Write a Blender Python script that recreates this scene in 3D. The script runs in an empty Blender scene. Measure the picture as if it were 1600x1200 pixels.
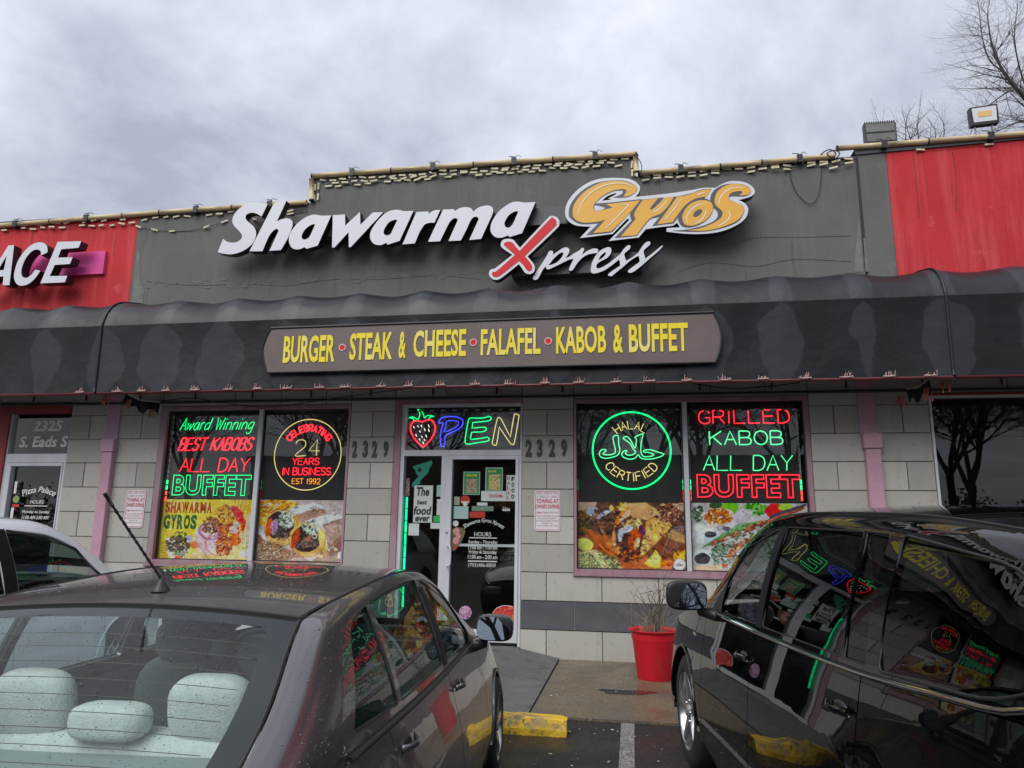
import bpy, bmesh, math, random
import numpy as np
from mathutils import Vector, Matrix, Euler
from mathutils.geometry import tessellate_polygon
random.seed(7)
scene = bpy.context.scene
col = scene.collection
R = math.radians

# ------------------------------------------------------------------ camera
CAM = Vector((0.0, -9.39985, 1.59556))
YAW, PITCH, ROLL, FPX = -0.165797, 0.196576, 0.013109, 1124.8816
FW = Vector((math.sin(YAW)*math.cos(PITCH), math.cos(YAW)*math.cos(PITCH), math.sin(PITCH)))
_r = Vector((math.cos(YAW), -math.sin(YAW), 0)); _u = _r.cross(FW)
RT = _r*math.cos(ROLL) + _u*math.sin(ROLL)
UP = -_r*math.sin(ROLL) + _u*math.cos(ROLL)
cam = bpy.data.objects.new('camera', bpy.data.cameras.new('camera'))
cam.matrix_world = Matrix(((RT.x, UP.x, -FW.x, CAM.x), (RT.y, UP.y, -FW.y, CAM.y), (RT.z, UP.z, -FW.z, CAM.z), (0, 0, 0, 1)))
cam.data.sensor_width = 36; cam.data.lens = FPX/1600*36; cam.data.clip_start = .05; cam.data.clip_end = 2000
col.objects.link(cam); scene.camera = cam

# ------------------------------------------------------------------ sky, sun, exposure
SUN_EL, SUN_AZ = R(48), R(205)          # azimuth clockwise from +Y: high, behind the camera
world = bpy.data.worlds.new('World'); scene.world = world; world.use_nodes = True
nt = world.node_tree; N = nt.nodes; L = nt.links; N.clear()
def nn(N, t, **k):
    n = N.new(t)
    for a, b in k.items(): setattr(n, a, b)
    return n
wo = nn(N, 'ShaderNodeOutputWorld'); bg = nn(N, 'ShaderNodeBackground'); bg.inputs[1].default_value = .1
sky = nn(N, 'ShaderNodeTexSky', sky_type='NISHITA'); sky.sun_disc = False
sky.sun_elevation = SUN_EL; sky.sun_rotation = SUN_AZ
tc = nn(N, 'ShaderNodeTexCoord'); sp = nn(N, 'ShaderNodeSeparateXYZ'); L.new(tc.outputs['Generated'], sp.inputs[0])
zz = nn(N, 'ShaderNodeMath', operation='MAXIMUM'); L.new(sp.outputs[2], zz.inputs[0]); zz.inputs[1].default_value = 0
zd = nn(N, 'ShaderNodeMath', operation='ADD'); L.new(zz.outputs[0], zd.inputs[0]); zd.inputs[1].default_value = .32
dx = nn(N, 'ShaderNodeMath', operation='DIVIDE'); L.new(sp.outputs[0], dx.inputs[0]); L.new(zd.outputs[0], dx.inputs[1])
dy = nn(N, 'ShaderNodeMath', operation='DIVIDE'); L.new(sp.outputs[1], dy.inputs[0]); L.new(zd.outputs[0], dy.inputs[1])
cb = nn(N, 'ShaderNodeCombineXYZ'); L.new(dx.outputs[0], cb.inputs[0]); L.new(dy.outputs[0], cb.inputs[1])
n1 = nn(N, 'ShaderNodeTexNoise'); n1.inputs['Scale'].default_value = 1.5; n1.inputs['Detail'].default_value = 7; n1.inputs['Roughness'].default_value = .56; n1.inputs['Distortion'].default_value = .5
L.new(cb.outputs[0], n1.inputs['Vector'])
n2 = nn(N, 'ShaderNodeTexNoise'); n2.inputs['Scale'].default_value = 4.6; n2.inputs['Detail'].default_value = 8; n2.inputs['Roughness'].default_value = .6; n2.inputs['Distortion'].default_value = .3; L.new(cb.outputs[0], n2.inputs['Vector'])
nm = nn(N, 'ShaderNodeMixRGB'); nm.inputs[0].default_value = .22; L.new(n1.outputs['Fac'], nm.inputs[1]); L.new(n2.outputs['Fac'], nm.inputs[2])
cr = nn(N, 'ShaderNodeValToRGB'); L.new(nm.outputs[0], cr.inputs[0])
SK = .60
def c3(r, g, b, k=1): return (r*k, g*k, b*k, 1)
cr.color_ramp.elements[0].position = .39; cr.color_ramp.elements[0].color = c3(2.95, 3.12, 3.7, SK)
cr.color_ramp.elements[1].position = .61; cr.color_ramp.elements[1].color = c3(5.9, 6.05, 6.75, SK)
e = cr.color_ramp.elements.new(.50); e.color = c3(4.35, 4.52, 5.1, SK)
mx = nn(N, 'ShaderNodeMixRGB'); mx.inputs[0].default_value = .93
L.new(sky.outputs[0], mx.inputs[1]); L.new(cr.outputs[0], mx.inputs[2])
ov = nn(N, 'ShaderNodeMath', operation='MULTIPLY_ADD'); L.new(zz.outputs[0], ov.inputs[0]); ov.inputs[1].default_value = .95; ov.inputs[2].default_value = 1.0     # an overcast sky brightens towards the zenith
vm = nn(N, 'ShaderNodeVectorMath', operation='SCALE'); L.new(mx.outputs[0], vm.inputs[0]); L.new(ov.outputs[0], vm.inputs['Scale']); L.new(vm.outputs[0], bg.inputs[0]); L.new(bg.outputs[0], wo.inputs[0])
sun = bpy.data.objects.new('sun', bpy.data.lights.new('sun', 'SUN')); col.objects.link(sun)
sun.data.energy = 1.5; sun.data.angle = R(50); sun.data.color = (1, .97, .92)
sd = Vector((math.sin(SUN_AZ)*math.cos(SUN_EL), math.cos(SUN_AZ)*math.cos(SUN_EL), math.sin(SUN_EL)))
sun.rotation_euler = sd.to_track_quat('Z', 'Y').to_euler()
scene.view_settings.view_transform = 'Standard'; scene.view_settings.look = 'None'
scene.view_settings.exposure = 0.85; scene.view_settings.gamma = 1
scene.render.engine = 'CYCLES'
scene.cycles.max_bounces = 8; scene.cycles.transparent_max_bounces = 16; scene.cycles.glossy_bounces = 4
scene.cycles.sample_clamp_indirect = 3

# ------------------------------------------------------------------ helpers
def W(px, py, Y=0.0):
    """point of the facade plane y=Y seen at this photograph pixel"""
    d = FW*FPX + RT*(px-800) + UP*(600-py); t = (Y-CAM.y)/d.y
    return Vector((d.x*t, Y, CAM.z+d.z*t))
def G(px, py, Z=0.0):
    d = FW*FPX + RT*(px-800) + UP*(600-py); t = (Z-CAM.z)/d.z
    return Vector((d.x*t, CAM.y+d.y*t, Z))
OFF = {}
def tag(o, label=None, cat=None, group=None, kind=None):
    if label: o['label'] = label
    if cat: o['category'] = cat
    if group: o['group'] = group
    if kind: o['kind'] = kind
    return o
def thing(name, label, cat, loc=(0, 0, 0), rot=0, group=None, local=False):
    o = bpy.data.objects.new(name, None); o.empty_display_size = .2; col.objects.link(o)
    o.location = loc; o.rotation_euler = (0, 0, rot); tag(o, label, cat, group)
    OFF[o.name] = Vector((0, 0, 0)) if local else Vector(loc)
    return o
def link(name, me, parent=None, loc=(0, 0, 0), rot=(0, 0, 0)):
    o = bpy.data.objects.new(name, me); col.objects.link(o)
    if parent: o.parent = parent; OFF[o.name] = OFF[parent.name]
    else: OFF[o.name] = Vector((0, 0, 0))
    o.location = loc; o.rotation_euler = rot
    return o
def obj(name, V, F, m, parent=None, smooth=False, mi=None):
    off = OFF[parent.name] if parent else Vector((0, 0, 0))
    me = bpy.data.meshes.new(name)
    me.from_pydata([(v[0]-off.x, v[1]-off.y, v[2]-off.z) for v in V], [], F)
    for k in (m if isinstance(m, (list, tuple)) else [m]): me.materials.append(k)
    if smooth: me.polygons.foreach_set('use_smooth', [True]*len(F))
    if mi: me.polygons.foreach_set('material_index', mi)
    me.update()
    return link(name, me, parent)
def piece(name, me, parent, loc, rot=(0, 0, 0)):
    return link(name, me, parent, Vector(loc)-OFF[parent.name], rot)
class MB:
    def __init__(s): s.V = []; s.F = []
    def add(s, V, F):
        b = len(s.V); s.V += [tuple(v) for v in V]; s.F += [tuple(i+b for i in f) for f in F]
    def box(s, x0, x1, y0, y1, z0, z1):
        s.add([(x0, y0, z0), (x1, y0, z0), (x1, y1, z0), (x0, y1, z0), (x0, y0, z1), (x1, y0, z1), (x1, y1, z1), (x0, y1, z1)],
              [(0, 3, 2, 1), (4, 5, 6, 7), (0, 1, 5, 4), (1, 2, 6, 5), (2, 3, 7, 6), (3, 0, 4, 7)])
        return s
    def bbox(s, x0, x1, y0, y1, z0, z1, b=.005):
        xs = (x0, x1); ys = (y0, y1); zs = (z0, z1)
        bm = bmesh.new(); bmesh.ops.create_cube(bm, size=1)
        for v in bm.verts: v.co = Vector((xs[v.co.x > 0], ys[v.co.y > 0], zs[v.co.z > 0]))
        bmesh.ops.bevel(bm, geom=bm.edges[:], offset=b, segments=2, affect='EDGES')
        bm.verts.ensure_lookup_table()
        s.add([v.co[:] for v in bm.verts], [[v.index for v in f.verts] for f in bm.faces]); bm.free(); return s
    def tube(s, P, r, n=6, closed=False, cap=True):
        P = [Vector(p) for p in P]; m = len(P)
        rr = r if isinstance(r, (list, tuple)) else [r]*m
        V = []; up = Vector((0, 0, 1)); prev = None
        for i, p in enumerate(P):
            a = P[(i-1) % m] if (closed or i > 0) else p; b = P[(i+1) % m] if (closed or i < m-1) else p
            t = (b-a)
            if t.length < 1e-9: t = Vector((0, 0, 1))
            t.normalize()
            if prev is None:
                q = t.cross(up)
                if q.length < .1: q = t.cross(Vector((0, 1, 0)))
            else:
                q = prev - t*prev.dot(t)
                if q.length < 1e-6: q = t.cross(up)
            q.normalize(); prev = q; w = t.cross(q)
            for k in range(n):
                A = 2*math.pi*k/n; V.append(p + (q*math.cos(A)+w*math.sin(A))*rr[i])
        F = []
        for i in range(m if closed else m-1):
            j = (i+1) % m
            for k in range(n):
                l = (k+1) % n; F.append((i*n+k, j*n+k, j*n+l, i*n+l))
        if cap and not closed: F.append(tuple(range(n))[::-1]); F.append(tuple((m-1)*n+k for k in range(n)))
        s.add(V, F); return s
    def lathe(s, prof, c=(0, 0, 0), n=24, axis='z'):
        V = []
        for r, h in prof:
            for k in range(n):
                A = 2*math.pi*k/n; a, b = r*math.cos(A), r*math.sin(A)
                V.append((c[0]+a, c[1]+b, c[2]+h) if axis == 'z' else (c[0]+h, c[1]+a, c[2]+b) if axis == 'x' else (c[0]+a, c[1]+h, c[2]+b))
        F = [(i*n+k, i*n+(k+1) % n, (i+1)*n+(k+1) % n, (i+1)*n+k) for i in range(len(prof)-1) for k in range(n)]
        s.add(V, F); return s
    def prism(s, loops, y0, y1, back=False):
        """loops in (X,Z); front face at y0 (nearer the camera), sides to y1"""
        loops = [list(l) for l in loops]
        def area(l): return sum(l[i][0]*l[(i+1) % len(l)][1]-l[(i+1) % len(l)][0]*l[i][1] for i in range(len(l)))
        out = []
        for i, l in enumerate(loops):
            if (area(l) > 0) != (i == 0): l = l[::-1]
            out.append(l)
        flat = [p for l in out for p in l]
        tr = tessellate_polygon([[Vector((p[0], p[1], 0)) for p in l] for l in out])
        n = len(flat); V = [(p[0], y0, p[1]) for p in flat]; F = []
        for t in tr:
            a, b, c = [flat[i] for i in t]
            if (b[0]-a[0])*(c[1]-a[1])-(c[0]-a[0])*(b[1]-a[1]) < 0: t = t[::-1]
            F.append(tuple(t))
        if y1 is not None:
            V += [(p[0], y1, p[1]) for p in flat]; b = 0
            for l in out:
                m = len(l)
                for i in range(m):
                    j = (i+1) % m; F.append((b+i, b+i+n, b+j+n, b+j))
                b += m
            if back: F += [tuple(i+n for i in f[::-1]) for f in F[:len(tr)]]
        s.add(V, F); return s
    def obj(s, name, m, parent=None, smooth=False): return obj(name, s.V, s.F, m, parent, smooth)
def autosmooth(o, ang=35):
    me = o.data; bm = bmesh.new(); bm.from_mesh(me)
    for f in bm.faces: f.smooth = True
    for e in bm.edges:
        if len(e.link_faces) == 2 and e.calc_face_angle(0) > R(ang): e.smooth = False
    bm.to_mesh(me); bm.free(); return o
def crom(P, closed, k=4):
    out = []; n = len(P)
    for i in range(n if closed else n-1):
        a, b, c, d = P[(i-1) % n if closed else max(i-1, 0)], P[i], P[(i+1) % n], P[(i+2) % n if closed else min(i+2, n-1)]
        for j in range(k):
            t = j/k
            out.append(tuple(.5*(2*b[q]+(c[q]-a[q])*t+(2*a[q]-5*b[q]+4*c[q]-d[q])*t*t+(3*b[q]-a[q]-3*c[q]+d[q])*t**3) for q in range(len(b))))
    if not closed: out.append(tuple(P[-1]))
    return out
def outline(s, k=4):
    """'x,y x,yc ...' : c marks a corner, the rest is smoothed"""
    P = []; C = []
    for w in s.split():
        C.append(w.endswith('c')); P.append(tuple(float(q) for q in w.rstrip('c').split(',')))
    n = len(P)
    if not any(C): return crom(P, True, k)
    st = C.index(True); P = P[st:]+P[:st]; C = C[st:]+C[:st]; P.append(P[0]); C.append(True)
    out = []; i = 0
    while i < n:
        j = i+1
        while not C[j]: j += 1
        seg = P[i:j+1]
        out += (seg if len(seg) == 2 else crom(seg, False, k))[:-1]; i = j
    return out

# ------------------------------------------------------------------ materials
def mat(name, c, rough=.6, metal=0., var=None, bump=None, coat=0., emit=None, spec=.5, coord='Object', rvar=None, coatr=.03):
    m = bpy.data.materials.new(name); m.use_nodes = True; t = m.node_tree; N = t.nodes; L = t.links
    b = N['Principled BSDF']; c4 = (c[0], c[1], c[2], 1)
    b.inputs['Base Color'].default_value = c4; b.inputs['Roughness'].default_value = rough; b.inputs['Metallic'].default_value = metal
    b.inputs['Coat Weight'].default_value = coat; b.inputs['Coat Roughness'].default_value = coatr; b.inputs['Specular IOR Level'].default_value = spec
    if emit: b.inputs['Emission Color'].default_value = (*emit[:3], 1); b.inputs['Emission Strength'].default_value = emit[3]
    tcn = nn(N, 'ShaderNodeTexCoord')
    if var:   # list of (scale(x,y,z), detail, low, high, colour2, amount)
        prev = None
        for sc, det, lo, hi, c2, am in var:
            mp = nn(N, 'ShaderNodeMapping'); mp.inputs['Scale'].default_value = sc if isinstance(sc, tuple) else (sc, sc, sc); L.new(tcn.outputs[coord], mp.inputs[0])
            n = nn(N, 'ShaderNodeTexNoise'); n.inputs['Scale'].default_value = 1; n.inputs['Detail'].default_value = det; n.inputs['Roughness'].default_value = .6; L.new(mp.outputs[0], n.inputs['Vector'])
            mr = nn(N, 'ShaderNodeMapRange'); mr.inputs[1].default_value = lo; mr.inputs[2].default_value = hi; mr.inputs[3].default_value = 0; mr.inputs[4].default_value = am; L.new(n.outputs['Fac'], mr.inputs[0])
            x = nn(N, 'ShaderNodeMixRGB'); L.new(mr.outputs[0], x.inputs[0]); x.inputs[2].default_value = (*c2, 1)
            if prev: L.new(prev.outputs[0], x.inputs[1])
            else: x.inputs[1].default_value = c4
            prev = x
        L.new(prev.outputs[0], b.inputs['Base Color'])
    if rvar:
        n = nn(N, 'ShaderNodeTexNoise'); n.inputs['Scale'].default_value = rvar[0]; n.inputs['Detail'].default_value = 4; L.new(tcn.outputs[coord], n.inputs['Vector'])
        mr = nn(N, 'ShaderNodeMapRange'); mr.inputs[1].default_value = .35; mr.inputs[2].default_value = .65; mr.inputs[3].default_value = rvar[1]; mr.inputs[4].default_value = rvar[2]; L.new(n.outputs['Fac'], mr.inputs[0]); L.new(mr.outputs[0], b.inputs['Roughness'])
    if bump:
        n = nn(N, 'ShaderNodeTexNoise'); n.inputs['Scale'].default_value = bump[0]; n.inputs['Detail'].default_value = 6; L.new(tcn.outputs[coord], n.inputs['Vector'])
        bp = nn(N, 'ShaderNodeBump'); bp.inputs['Strength'].default_value = bump[1]; bp.inputs['Distance'].default_value = bump[2] if len(bump) > 2 else .01
        L.new(n.outputs['Fac'], bp.inputs['Height']); L.new(bp.outputs[0], b.inputs['Normal'])
    return m
def emis(name, c, s):
    return mat(name, (c[0]*.5, c[1]*.5, c[2]*.5), .4, emit=(*c, s))
def glass(name, tint=(.9, .95, .93), base=.06, wob=0.0, rough=0.0, film=None):
    m = bpy.data.materials.new(name); m.use_nodes = True; t = m.node_tree; N = t.nodes; L = t.links; N.clear()
    o = nn(N, 'ShaderNodeOutputMaterial'); tr = nn(N, 'ShaderNodeBsdfTransparent'); tr.inputs[0].default_value = (*tint, 1)
    g = nn(N, 'ShaderNodeBsdfGlossy'); g.inputs['Roughness'].default_value = rough
    lw = nn(N, 'ShaderNodeLayerWeight'); lw.inputs[0].default_value = .5
    p = nn(N, 'ShaderNodeMath', operation='POWER'); L.new(lw.outputs['Facing'], p.inputs[0]); p.inputs[1].default_value = 5.0
    ma = nn(N, 'ShaderNodeMapRange'); L.new(p.outputs[0], ma.inputs[0]); ma.inputs[3].default_value = base; ma.inputs[4].default_value = 1
    mi = nn(N, 'ShaderNodeMixShader'); L.new(ma.outputs[0], mi.inputs[0]); L.new(tr.outputs[0], mi.inputs[1]); L.new(g.outputs[0], mi.inputs[2])
    if film:
        df = nn(N, 'ShaderNodeBsdfDiffuse'); df.inputs[0].default_value = (*film[:3], 1)
        m2 = nn(N, 'ShaderNodeMixShader'); m2.inputs[0].default_value = film[3]; L.new(mi.outputs[0], m2.inputs[1]); L.new(df.outputs[0], m2.inputs[2]); mi = m2
    if wob:
        tcn = nn(N, 'ShaderNodeTexCoord'); n = nn(N, 'ShaderNodeTexNoise'); n.inputs['Scale'].default_value = 1.1; n.inputs['Detail'].default_value = 1; L.new(tcn.outputs['Object'], n.inputs['Vector'])
        bp = nn(N, 'ShaderNodeBump'); bp.inputs['Strength'].default_value = wob; bp.inputs['Distance'].default_value = .02; L.new(n.outputs['Fac'], bp.inputs['Height']); L.new(bp.outputs[0], g.inputs['Normal'])
    L.new(mi.outputs[0], o.inputs[0]); return m
def vcol(name, rough=.45):
    m = bpy.data.materials.new(name); m.use_nodes = True; t = m.node_tree; N = t.nodes; L = t.links
    a = nn(N, 'ShaderNodeVertexColor', layer_name='print'); L.new(a.outputs[0], N['Principled BSDF'].inputs['Base Color']); N['Principled BSDF'].inputs['Roughness'].default_value = rough
    return m

# ------------------------------------------------------------------ lettering
_tc = {}
def glyphs(s, bold=0., shear=0., tube=0., space=1.0):
    key = (s, bold, shear, tube, space)
    if key in _tc: return _tc[key]
    cu = bpy.data.curves.new('t', 'FONT'); cu.body = s; cu.size = 1; cu.offset = bold; cu.shear = shear; cu.resolution_u = 3; cu.space_character = space
    if tube: cu.fill_mode = 'NONE'; cu.bevel_depth = tube; cu.bevel_resolution = 1
    o = bpy.data.objects.new('t', cu); col.objects.link(o)
    dg = bpy.context.evaluated_depsgraph_get(); me = bpy.data.meshes.new_from_object(o.evaluated_get(dg))
    V = [tuple(v.co) for v in me.vertices]; F = [tuple(p.vertices) for p in me.polygons]
    bpy.data.objects.remove(o); bpy.data.meshes.remove(me); bpy.data.curves.remove(cu)
    _tc[key] = (V, F); return V, F
def fit_text(mb, s, X0, X1, Z0, Z1, y, depth=0., bold=0., shear=0., tube=0., fn=None, space=1.0):
    V, F = glyphs(s, bold, shear, tube, space)
    if not V: return
    a = min(v[0] for v in V); b = max(v[0] for v in V); c = min(v[1] for v in V); d = max(v[1] for v in V)
    T = []
    for v in V:
        x = X0+(v[0]-a)/(b-a)*(X1-X0); z = Z0+(v[1]-c)/(d-c)*(Z1-Z0); yy = y - v[2]*(Z1-Z0)/(d-c)
        T.append((x, yy, z) if fn is None else fn(x, yy, z))
    if depth:   # extrude back
        n = len(T); ec = {}
        for f in F:
            for i in range(len(f)):
                e = (f[i], f[(i+1) % len(f)]); ec[e] = ec.get(e, 0)+1
        S = [(a_, a_+n, b_+n, b_) for (a_, b_) in ec if (b_, a_) not in ec]
        mb.add(T+[(p[0], p[1]+depth, p[2]) for p in T], list(F)+S)
    else: mb.add(T, F)
STROKES = {
'A': ['0,0 .5,1 1,0', '.2,.38 .8,.38'], 'B': ['0,0 0,1', '0,1 .6,1~ .85,.93 .9,.76 .8,.58 .55,.52 0,.52', '.55,.52~ .9,.45 1,.26 .9,.07 .6,0 0,0'],
'C': ['1,.8~ .8,.96 .5,1 .15,.85 0,.5 .15,.15 .5,0 .8,.04 1,.2'], 'D': ['0,0 0,1', '0,1 .5,1~ .85,.85 1,.5 .85,.15 .5,0 0,0'],
'E': ['1,1 0,1 0,0 1,0', '0,.52 .85,.52'], 'F': ['1,1 0,1 0,0', '0,.52 .8,.52'], 'G': ['1,.8~ .8,.97 .5,1 .13,.85 0,.5 .13,.15 .5,0 .85,.05 1,.2', '1,.2 1,.46 .6,.46'],
'H': ['0,0 0,1', '1,0 1,1', '0,.52 1,.52'], 'I': ['.5,0 .5,1'], 'K': ['0,0 0,1', '1,1 0,.45', '.25,.6 1,0'], 'L': ['0,1 0,0 1,0'], 'N': ['0,0 0,1 1,0 1,1'],
'O': ['.5,1~ .85,.87 1,.5 .85,.13 .5,0 .15,.13 0,.5 .15,.87 .5,1'], 'P': ['0,0 0,1', '0,1 .6,1~ .95,.9 1,.73 .9,.55 .6,.48 0,.48'],
'R': ['0,0 0,1', '0,1 .6,1~ .93,.9 .95,.74 .85,.56 .55,.5 0,.5', '.55,.5 1,0'], 'S': ['.95,.83~ .75,.97 .45,1 .12,.9 .05,.72 .2,.57 .75,.45 .97,.27 .85,.08 .5,0 .2,.03 0,.18'],
'T': ['0,1 1,1', '.5,1 .5,0'], 'U': ['0,1 0,.35~ .1,.1 .5,0 .9,.1 1,.35 1,1'], 'V': ['0,1 .5,0 1,1'], 'W': ['0,1 .25,0 .5,.8 .75,0 1,1'], 'Y': ['0,1 .5,.5 1,1', '.5,.5 .5,0'],
'1': ['.2,.8 .5,1 .5,0'], '2': ['0,.75~ .15,.95 .5,1 .85,.93 .95,.72 .8,.5 0,0 1,0'], '4': ['.75,0 .75,1 0,.3 1,.3'], '9': ['.1,.05~ .5,0 .85,.2 .97,.65 .8,.95 .45,1 .1,.88 .03,.65 .2,.45 .55,.42 .95,.6'],
'a': ['.85,.55~ .5,.62 .12,.45 .05,.15 .3,0 .65,.12 .85,.55 .85,.1 1,0'], 'w': ['0,.6 .1,0 .5,.5 .6,0 1,.6'], 'r': ['.1,.6 .1,0', '.1,.35~ .4,.58 .9,.6'], 'd': ['.8,.5~ .5,.6 .1,.45 .05,.12 .35,0 .8,.2', '.95,1 .8,0'],
'i': ['.5,.6 .5,0', '.5,.85 .5,.92'], 'n': ['.1,.6 .1,0', '.1,.35~ .4,.6 .8,.55 .9,.3 .9,0'], 'g': ['.85,.55~ .5,.62 .12,.45 .05,.2 .3,.05 .8,.2', '.9,.6~ .88,0 .7,-.3 .3,-.35 .05,-.2'], ' ': []}
WID = {'I': .25, 'i': .3, '1': .45, ' ': .6, 'W': 1.3, 'w': 1.1, 'r': .7, 'O': 1.1}
def stroke_line(ch):
    out = []
    for s in STROKES[ch]:
        P = []; segs = []; sm = False
        for w in s.split():
            t = w.endswith('~'); p = tuple(float(q) for q in w.rstrip('~').split(','))
            if t: P.append(p); segs.append(('l', P)); P = [p]; sm = True
            else: P.append(p)
        segs.append(('s' if sm else 'l', P)); L_ = []
        for k, Q in segs:
            if len(Q) < 2 and k == 'l': L_ += Q; continue
            Q = crom(Q, False, 3) if k == 's' else Q
            L_ += Q[(1 if L_ else 0):]
        out.append(L_)
    return out
def neon_word(parent, s, X0, X1, Z0, Z1, y, r, m, slant=0., gap=.28, fn=None, double=0., halo=None):
    """each letter is a bent glass tube, one mesh per letter"""
    tot = sum(WID.get(c, 1.) for c in s)+gap*(len(s)-1); x = 0
    for c in s:
        w = WID.get(c, 1.)
        if c != ' ':
            mb = MB()
            for Lp in stroke_line(c):
                def mp(p, o=0):
                    xx = X0+(x+p[0]*w)/tot*(X1-X0)+slant*(p[1]*(Z1-Z0)); z = Z0+p[1]*(Z1-Z0)
                    return (xx, y, z) if fn is None else fn(xx, y, z)
                mb.tube([mp(p) for p in Lp], r, 5)
                if double: mb.tube([(mp(p)[0]+double, mp(p)[1]-.002, mp(p)[2]+double*.4) for p in Lp], r, 5)
            mb.obj('letter', m, parent, smooth=True)
        x += w+gap
# ------------------------------------------------------------------ shared materials
S3 = (7, 7, .55)
M_block = mat('block_paint', (.45, .435, .40), .8, var=[(1.6, 4, .35, .7, (.40, .385, .345), .8), (30, 3, .5, .75, (.48, .46, .42), .5), ((5, 5, .8), 4, .56, .74, (.27, .255, .22), .5), (11, 6, .62, .70, (.24, .23, .2), .5)], bump=(160, .35, .004))
_t = M_block.node_tree; _n = _t.nodes; _b = _n['Principled BSDF']; _s = _b.inputs['Base Color'].links[0].from_socket      # every block its own shade
_oi = nn(_n, 'ShaderNodeObjectInfo'); _mr = nn(_n, 'ShaderNodeMapRange'); _mr.inputs[3].default_value = .82; _mr.inputs[4].default_value = 1.10; _t.links.new(_oi.outputs['Random'], _mr.inputs[0])
_vm = nn(_n, 'ShaderNodeVectorMath', operation='SCALE'); _t.links.new(_s, _vm.inputs[0]); _t.links.new(_mr.outputs[0], _vm.inputs['Scale']); _t.links.new(_vm.outputs[0], _b.inputs['Base Color'])
M_band = mat('band_paint', (.075, .078, .09), .7, var=[(4, 4, .4, .7, (.11, .112, .12), .7)], bump=(160, .35, .004))
M_mortar = mat('mortar', (.24, .23, .2), .9)
M_joint = mat('band_mortar', (.5, .48, .44), .9)
def stucco(name, c, c2, c3, c4, rot=1.0):
    return mat(name, c, .85, var=[(1.2, 5, .35, .7, c2, .9), ((6, 6, .5), 6, .48, .66, c3, .8*rot), ((18, 18, .9), 5, .60, .68, c4, .85*rot), (2.5, 8, .62, .66, c3, .8*rot)], bump=(45, .5, .01))
M_gray = stucco('charcoal_stucco', (.138, .137, .132), (.108, .107, .104), (.150, .148, .142), (.085, .085, .084), .8)
M_red = stucco('red_stucco', (.54, .027, .034), (.44, .019, .026), (.60, .075, .08), (.33, .016, .022), .9)
M_peel = mat('peeling_paint', (.115, .118, .115), .9, var=[((9, 9, 3), 8, .5, .56, (.24, .235, .215), .8), ((14, 14, 1.2), 6, .58, .64, (.05, .05, .05), .6)], bump=(60, .6, .01))
M_lav = mat('mauve_paint', (.50, .29, .37), .5, var=[(3, 5, .45, .7, (.38, .24, .28), .7)], bump=(60, .15))
M_lavd = mat('mauve_steel', (.34, .23, .27), .45, var=[((4, 4, 1), 5, .42, .66, (.3, .12, .15), .8)])
M_redp = mat('red_painted_steel', (.30, .02, .025), .5, var=[(5, 4, .45, .7, (.16, .015, .02), .8)])
M_alu = mat('white_aluminium', (.62, .64, .68), .35, metal=.1, var=[((3, 3, .6), 4, .45, .7, (.5, .5, .52), .7)])
M_alud = mat('grey_aluminium', (.30, .31, .33), .35, metal=.4)
M_black = mat('black_panel', (.035, .035, .037), .7, spec=.2)
M_dark = mat('dark_trim', (.02, .02, .022), .5)
M_white = mat('white_acrylic', (.66, .68, .73), .3, var=[(2, 3, .4, .7, (.61, .63, .69), .6)])
M_ret = mat('black_return', (.018, .018, .022), .35)
M_navy = mat('charcoal_vinyl', (.075, .08, .095), .35)
M_orange = mat('orange_vinyl', (.78, .42, .055), .35, var=[(3, 3, .4, .7, (.72, .38, .05), .6)])
M_cream = mat('cream_vinyl', (.92, .72, .42), .35)
M_tan = mat('tan_vinyl', (.62, .40, .16), .35)
M_redv = mat('red_vinyl', (.62, .018, .025), .4, spec=.3)
M_gl = glass('window_glass', (.92, .95, .94), .10, .03)
M_gldoor = glass('door_glass', (.88, .92, .9), .07, .04)
M_tube = mat('beige_tube', (.58, .46, .27), .4, var=[(3, 4, .4, .7, (.46, .35, .18), .8), ((2, 9, 9), 3, .6, .7, (.12, .1, .07), .6)])
M_cable = mat('black_cable', (.015, .015, .017), .6)
M_led = mat('cream_module', (.66, .60, .42), .5, var=[(6, 2, .4, .7, (.5, .43, .27), .8)])

# ------------------------------------------------------------------ ground
HH = .35
def LZ(k): return (9.97-k)*HH
WX0, WX1 = -13.0, 8.5
M_asph = mat('wet_asphalt', (.014, .014, .0145), .55, var=[(1.1, 5, .4, .65, (.009, .009, .0095), .8), (95, 2, .58, .70, (.10, .097, .09), .8), (40, 2, .66, .74, (.05, .047, .04), .7), (.6, 3, .55, .7, (.03, .026, .02), .6)], bump=(120, .8, .012), rvar=(2.2, .2, .65))
M_ramp = mat('grey_concrete', (.10, .104, .106), .6, var=[(2, 5, .4, .7, (.078, .081, .083), .8), (60, 2, .56, .70, (.17, .17, .165), .8), (5, 6, .52, .62, (.055, .056, .057), .75), (1.1, 5, .48, .6, (.125, .122, .112), .6)], bump=(90, .3), rvar=(1.4, .35, .75))
M_slab = mat('brown_aggregate', (.115, .092, .060), .5, var=[(2.4, 6, .38, .62, (.07, .062, .05), .9), (55, 3, .50, .64, (.30, .235, .13), .85), (90, 2, .6, .7, (.03, .025, .02), .8), (1.2, 4, .5, .7, (.095, .09, .085), .8)], bump=(80, .6, .01), rvar=(2, .18, .6))
def AZ(y): return -.02-.011*min(9.5, max(0, -2.78-y))      # the lot falls away gently from the pavement
ya = (-90, -12.28, -9, -6, -2.78, 90)
o = obj('asphalt', [(x, y, AZ(y)) for y in ya for x in (-90, 90)], [(2*i, 2*i+1, 2*i+3, 2*i+2) for i in range(5)], M_asph); tag(o, kind='structure')
SWY = -2.78
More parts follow.
